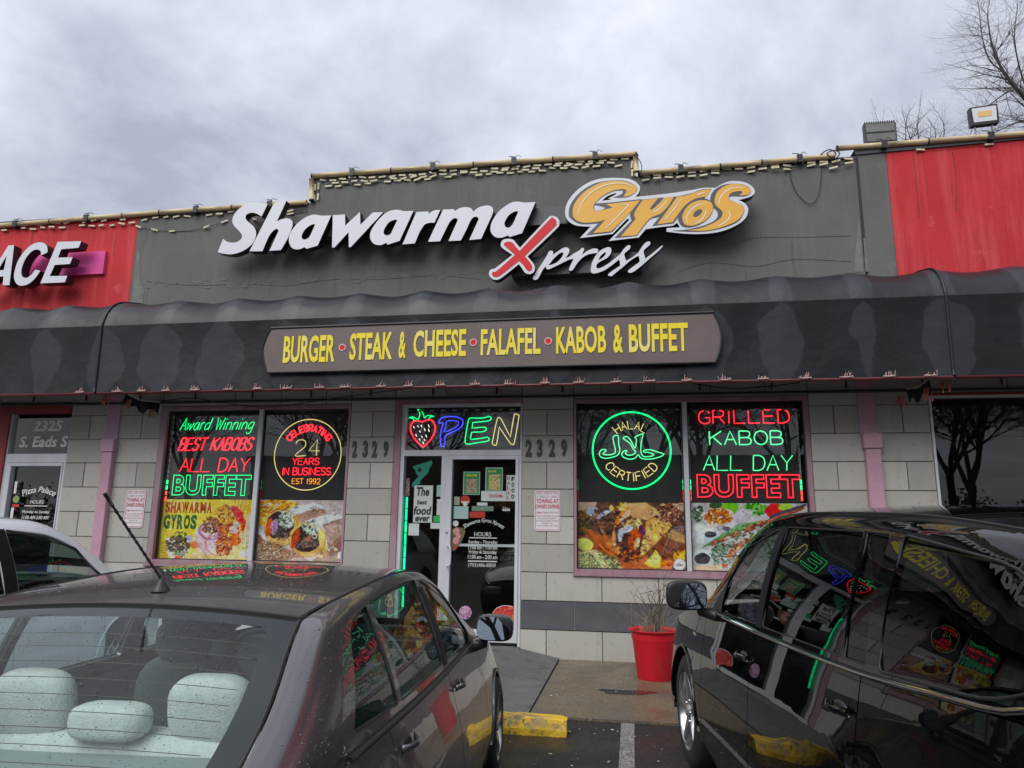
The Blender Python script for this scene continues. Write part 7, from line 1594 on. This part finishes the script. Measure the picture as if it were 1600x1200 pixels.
build_car(C2, [(-.58, -1.62), (-1.62, -2.80)], [(0, [(-1.575, .04), (-.80, .04), (-.88, .28), (-1.06, .49), (-1.575, .515)]), (1, [(-2.60, .04), (-1.675, .04), (-1.675, .52), (-2.55, .52)]), (1, [(-2.80, .04), (-2.625, .04), (-2.575, .52), (-2.76, .52)], .012), (9, [(-3.74, .20, .10), (-3.50, .035, .12), (-2.90, .035), (-2.86, .52), (-3.56, .50, .15)], .03)],
          [([(-1.67, .03), (-1.58, .03), (-1.58, .52), (-1.67, .52)], M_frit, 'pillar_trim')])
C2.root.rotation_euler[0] = .010
door_mirror(C2, -.80, 1.235, 1.065, -1, (.130, .090), M_p2, .10, .20); door_mirror(C2, -.80, 1.235, 1.065, 1, (.130, .088), M_p2, .10)
for sg in (1, -1):
    f = lambda s, u, off, sg=sg: (lambda p: Vector((sg*p.x, p.y, p.z)))(C2.loaf(s, u, -.004)); C2.add('mirror_sail', [(-.90, .03), (-.66, .03), (-.76, .16), (-.93, .34)], f, M_plast, flip=sg < 0)
    C2.add('door_card', [(-.45, 1.10), (-3.6, 1.14), (-3.6, .35), (-.45, .35)], lambda s, z, off, sg=sg: C2.side(s, z, sg, .075), M_seatd, flip=sg > 0)
    b = MB(); b.tube([C2.side(s, .93+.02*(s+1), sg, -.002) for s in (-.40, -.36, -.32)], .012, 6)
    b.obj('fender_badge', M_chrome, C2.root)
for s0 in (-1.25, -2.25):
    for x in (-.40, .40): seat(C2, x, s0+.2, .62, .52, M_seatd, 'seat', .62, True, -.3, (.14, .06, .10))
b = MB(); b.bbox(-.76, .76, -.78, -.3, .7, 1.08, .05); b.obj('dashboard', M_dash, C2.root); b = MB(); b.tube([(-.40+.19*math.cos(a), -.98-.09*math.sin(a), 1.02+.17*math.sin(a)) for a in (2*math.pi*i/28 for i in range(28))], .014, 6, closed=True); b.obj('steering_wheel', M_plast, C2.root, smooth=True)
b = MB(); b.box(-.74, .74, -3.7, -.4, .30, .42); b.obj('cabin_floor', M_dash, C2.root)
for sg in (1, -1):
    b = MB(); b.tube([(lambda p: Vector((sg*p.x, p.y, p.z)))(C2.loaf(s, .622, -.0)) for s in np.linspace(-3.7, -.5, 30)], .006, 5); b.obj('roof_seal', M_gask, C2.root)

# ---- white crossover
P3 = dict(ztop=[(-3.7, 1.10), (-3.4, 1.14), (-.15, 1.15), (.2, 1.09), (.6, 1.0), (.9, .84)],
          zb=[(-3.7, 1.06), (-3.2, 1.06), (-1.8, 1.04), (-.6, 1.02), (-.1, 1.00), (.3, .95), (.9, .78)],
          tb=[(-3.7, .78), (-3., .82), (-1.8, .84), (-.6, .84), (.2, .83), (.9, .78)],
          zroof=[(-3.68, 1.15), (-3.5, 1.45), (-3.2, 1.58), (-2.4, 1.66), (-1.4, 1.668), (-.9, 1.65), (-.6, 1.575), (-.3, 1.42), (.02, 1.185)],
          z0=.25, bulge=.07, tuck=.05, line=.008, sf=.4, sr=-3.2, nose=.16, tail=.08, tumble=.34, crown=.05, rad=.12, bow=.02, sfw=0, srw=-2.66, R=.36, ra=.42, rim=.24, spokes=6, hz=.12, hm=M_p3,
          w=.92, band=[(-3.66, .0), (-.0, .0), (-.0, .62), (-3.66, .62)], roof=rpoly([(-3.3, .632), (-.72, .632), (-.72, 1.368), (-3.3, 1.368)], .02),
          ws=[(-.71, .625), (-.0, .625), (-.0, 1.375), (-.71, 1.375)], wsfrit=([(-.71, .63), (-.01, .63), (-.01, 1.37), (-.71, 1.37)], rpoly([(-.66, .67), (-.12, .67), (-.12, 1.33), (-.66, 1.33)], .05)),
          rw=[(-3.67, .625), (-3.32, .625), (-3.32, 1.375), (-3.67, 1.375)], cowl=-.02, boot=None, bulb=.14, belt=(-3.2, -.2), beltm=M_plast, privacy=True)
C3 = Car('white_crossover', 'white crossover with dark glass parked beyond the grey sedan, at the left edge', 'car', (-5.5, -3.22, -.005), -.08, P3, M_p3, M_plast, G3, G2r)
build_car(C3, [(-.30, -1.35), (-1.35, -2.45)], [(0, [(-1.28, .04), (-.16, .04), (-.28, .28), (-.52, .50), (-1.28, .53)]), (1, [(-2.4, .05), (-1.42, .05), (-1.42, .52), (-2.3, .50)])], [([(-1.415, .03), (-1.285, .03), (-1.285, .53), (-1.415, .53)], M_frit, 'pillar_trim')])
C3.root.rotation_euler[0] = .010
door_mirror(C3, -.62, 1.08, 1.03, 1, (.12, .085), M_p3, .1); door_mirror(C3, -.62, 1.08, 1.03, -1, (.12, .085), M_p3, .1)
for x in (-.38, .38): seat(C3, x, -.95, .62, .52, M_seatd); seat(C3, x, -1.9, .62, .52, M_seatd)
b = MB(); b.bbox(-.74, .74, -.5, -.05, .7, 1.10, .05); b.obj('dashboard', M_dash, C3.root); b = MB(); b.box(-.7, .7, -3.4, -.2, .30, .42); b.obj('cabin_floor', M_dash, C3.root)
